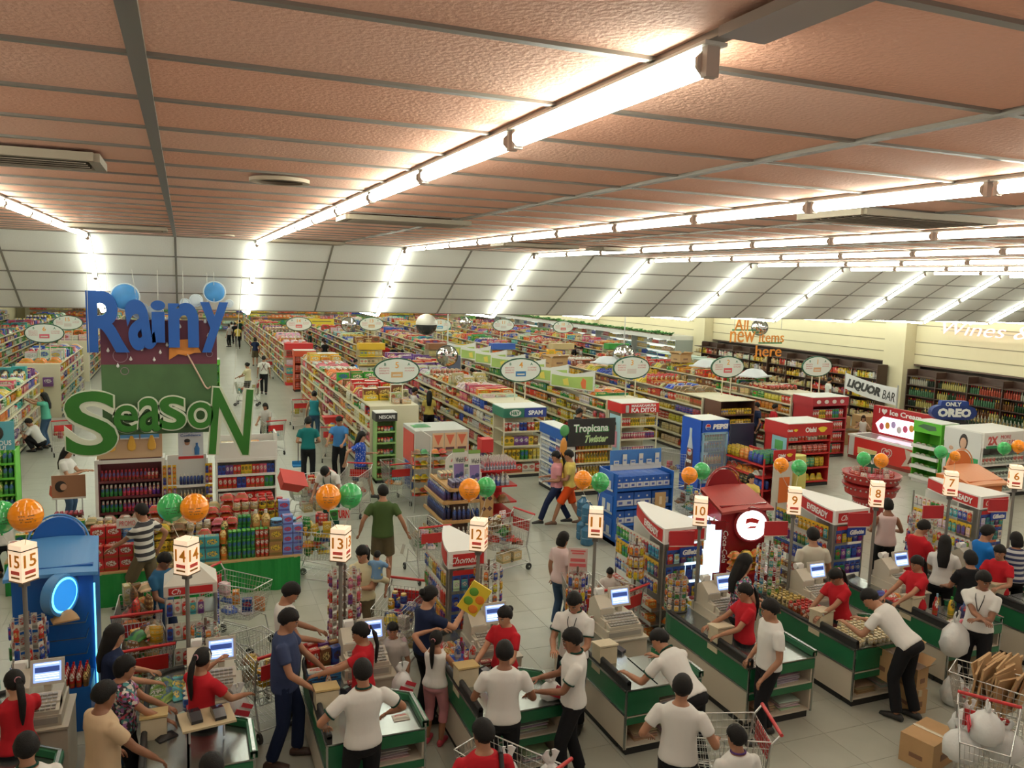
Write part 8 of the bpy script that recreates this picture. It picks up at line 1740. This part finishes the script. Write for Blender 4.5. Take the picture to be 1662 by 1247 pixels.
pp('woman in aqua tee reaching up to the left shelves', 73, 636, 1.60, 1.4, top=C_AQUA, bottom=C_JEA, fem=True, hair='long', armL=(-.14, .48, 1.45), armR=(.16, .45, 1.40))
pp('walking woman in blue dotted top and dark shorts', 585, 699, 1.60, IMG_R-.1, top=C_DOT, bottom=C_NVY, legs='shorts', fem=True, hair='long', skin=SKIN2, armL=(-.15, .26, 1.1), armR=(.26, -.28, .95), fL=(-.06, .32), fR=(.08, -.26), hemz=.80)
t, i_ = pp('clerk in white tee and dark green apron stooping over a cart', 0, 0, 1.62, 2.6, hip_px=(538, 795, .85), top=C_WHT, bottom=C_DGR, lean=.75, armL=(-.22, .42, .78), armR=(.24, .40, .80), hpitch=.45)
q = MB(); sp = i_['sp']; k = i_['k']
for s in (-1, 1): q.path([sp(s*.07, .135, 1.15)*k, sp(s*.075, .13, 1.28)*k, sp(s*.075, .0, 1.41)*k, sp(s*.05, -.13, 1.25)*k, sp(-s*.06, -.13, 1.05)*k], .009, (.01, .05, .03), 4)
put(q, 'apron_strap', PAINT, t)
t, i_ = pp('man in teal shirt and black trousers carrying a blue dustpan', 500, 676, 1.66, AWAY+.2, top=C_TEA, bottom=C_BLK, armL=(-.16, .15, .98), armR=(.2, .2, .98))
q = MB(); q.bar((0, 0, .1), (0, 0, .85), .012, (.05, .05, .05), 6); q.prism([(-.14, 0), (.14, 0), (.14, .03), (-.14, .03)], -.11, .11, (.02, .2, .45)); q.box(0, .10, 0, .28, .02, .12, (.02, .2, .45)); p = at(484, 752, .3); o = one(q, 'dustpan', PAINT, 'blue long-handled dustpan beside the man in teal shirt', 'dustpan', (p.x, p.y, .22))
pp('man in sky blue polo pushing a laden cart along the run with sign five', 551, 674, 1.62, 2.7, top=cloth('sky_blue', (.05, .18, .42)), armL=(-.2, .4, 1.0), armR=(.2, .4, 1.0), hpitch=.4)
pp('woman in teal tank top and jeans seen from behind in the main aisle', 510, 634, 1.58, -.2, top=cloth('teal_tank', (.02, .18, .22)), bottom=C_JEA, fem=True, hair='bun', sleeves='none')
pp('small woman in pale top further up the main aisle', 431, 653, 1.40, 2.6, top=C_GRY, fem=True, hair='bob', **LOWR)
t, i_ = pp('clerk in white tee with crossed dark straps walking up the main aisle', 428, 577, 1.66, -.1, top=C_WHT, bottom=C_BLK, fL=(-.08, .15), fR=(.08, -.2), vox=.024)
q = MB(); sp = i_['sp']; k = i_['k']
for s in (-1, 1): q.path([sp(s*.07, -.02, 1.40)*k, sp(s*.06, -.125, 1.30)*k, sp(-s*.11, -.135, 1.0)*k], .014, (.08, .01, .01), 4)
put(q, 'crossed_straps', PAINT, t)
pp('woman in pale yellow blouse and black trousers pushing a cart in the main aisle', 402, 588, 1.56, .9, top=C_CRM, bottom=C_BLK, fem=True, hair='bun', armL=(-.15, .4, 1.0), armR=(.15, .4, 1.0), vox=.024)
pp('clerk with dark suspenders crouching at the left edge', 4, 795, 1.45, .3, top=C_WHT, bottom=C_BLK, hip=.62, lean=.3, **LOWR)
pp('person in navy at the head of the middle aisle', 414, 547, 1.62, 0, far=True, top=C_NVY, bottom=C_KHA, legs='shorts', hair='bob', fem=True)
for i, (px, py, tp, lab) in enumerate(((386, 526, C_YEL, 'distant shopper in yellow tee beyond the blue letters'), (381, 521, C_BLK, 'distant shopper in black in the far aisle'), (376, 520, C_WHT, 'distant shopper in white in the far aisle'), (389, 517, C_DGR, 'distant shopper in dark green at the far end'), (372, 524, C_GRY, 'distant shopper in grey near the letters'))): pp(lab, px, py+2, 1.6, .2*i, far=True, top=tp)
for i, (px, py, tp, ht, lab) in enumerate(((644, 622, C_WHT, 1.6, 'shopper in white tee between signs five and its post'), (672, 628, C_WHT, 1.65, 'shopper in white tee left of the yellow blouse'), (697, 634, C_YEL, 1.6, 'woman in yellow tee seen from behind past sign five'), (671, 645, C_BLK, 1.25, 'dark-haired child beside the shopper in white'), (576, 582, C_BLU, 1.6, 'shopper in blue under a cap in the second aisle'), (573, 590, C_WHT, 1.55, 'clerk with straps in the second aisle'), (514, 538, C_DGR, 1.6, 'far shopper by the rear shelves'), (524, 549, C_WHT, 1.55, 'far shopper in white by the rear shelves'), (531, 552, C_BLK, 1.5, 'far dark-clad shopper by the rear shelves'), (627, 557, C_BRN if False else C_DRED, 1.55, 'far shopper in maroon right of the yellow rear display'), (639, 560, C_BLK, 1.5, 'far shopper in black near the mirror'), (653, 567, C_BLK, 1.55, 'far shopper behind sign five'), (761, 592, C_ORG, 1.6, 'shopper in orange between the runs of signs five and four'), (784, 597, C_GRN, 1.6, 'shopper in green near sign four'), (800, 600, C_NVY, 1.6, 'dark shopper near sign four'), (939, 662, C_BLK, 1.6, 'dark head above the black banner'), (1022, 560, C_DRED, 1.6, 'far shopper in brown above sign three'), (1230, 652, C_NVY, 1.62, 'person in navy between the runs of signs two and one'), (1258, 655, C_RED, 1.5, 'child in red beside the person in navy'), (945, 560, C_BLK, 1.6, 'far head by the rear gondolas'), (962, 562, C_GRY, 1.6, 'far shopper beyond sign ten'), (1346, 612, C_WHT, 1.6, 'person in white near the carton pile'), (1118, 580, C_BLK, 1.6, 'far shopper near the chiller'), (868, 535, C_NVY, 1.6, 'distant shopper below sign eleven'))):
    pp(lab, px, py, ht, RN.choice([-.3, 2.6, 1.2, -1.9]) if i not in (2, 3) else -.3, far=py < 600, vox=.03, top=tp, hair='long' if i == 2 else 'short', fem=i in (2, 9), detail=py > 600)
pp('woman in white strapless top seated by the cartons', 1403, 660, 1.30, 2.4, top=C_WHT, bottom=C_FLO, fem=True, hair='long', hairm=HAIRB, sleeves='none', hip=.55, armL=(-.2, .3, .8), armR=(.2, .3, .8), fL=(-.1, .35), fR=(.1, .4), skin=SKIN2)
pp('person in dark clothes bending behind the lane seven rack', 1592, 762, 1.58, IMG_L, top=C_BLK, bottom=C_BLK, lean=.3, hair='bob', fem=True)
# ------------------------------------------------------------------ place the goods that were queued: 300 of a kind singly, the rest as one mass
flush_goods()
bpy.data.scenes.remove(WS)
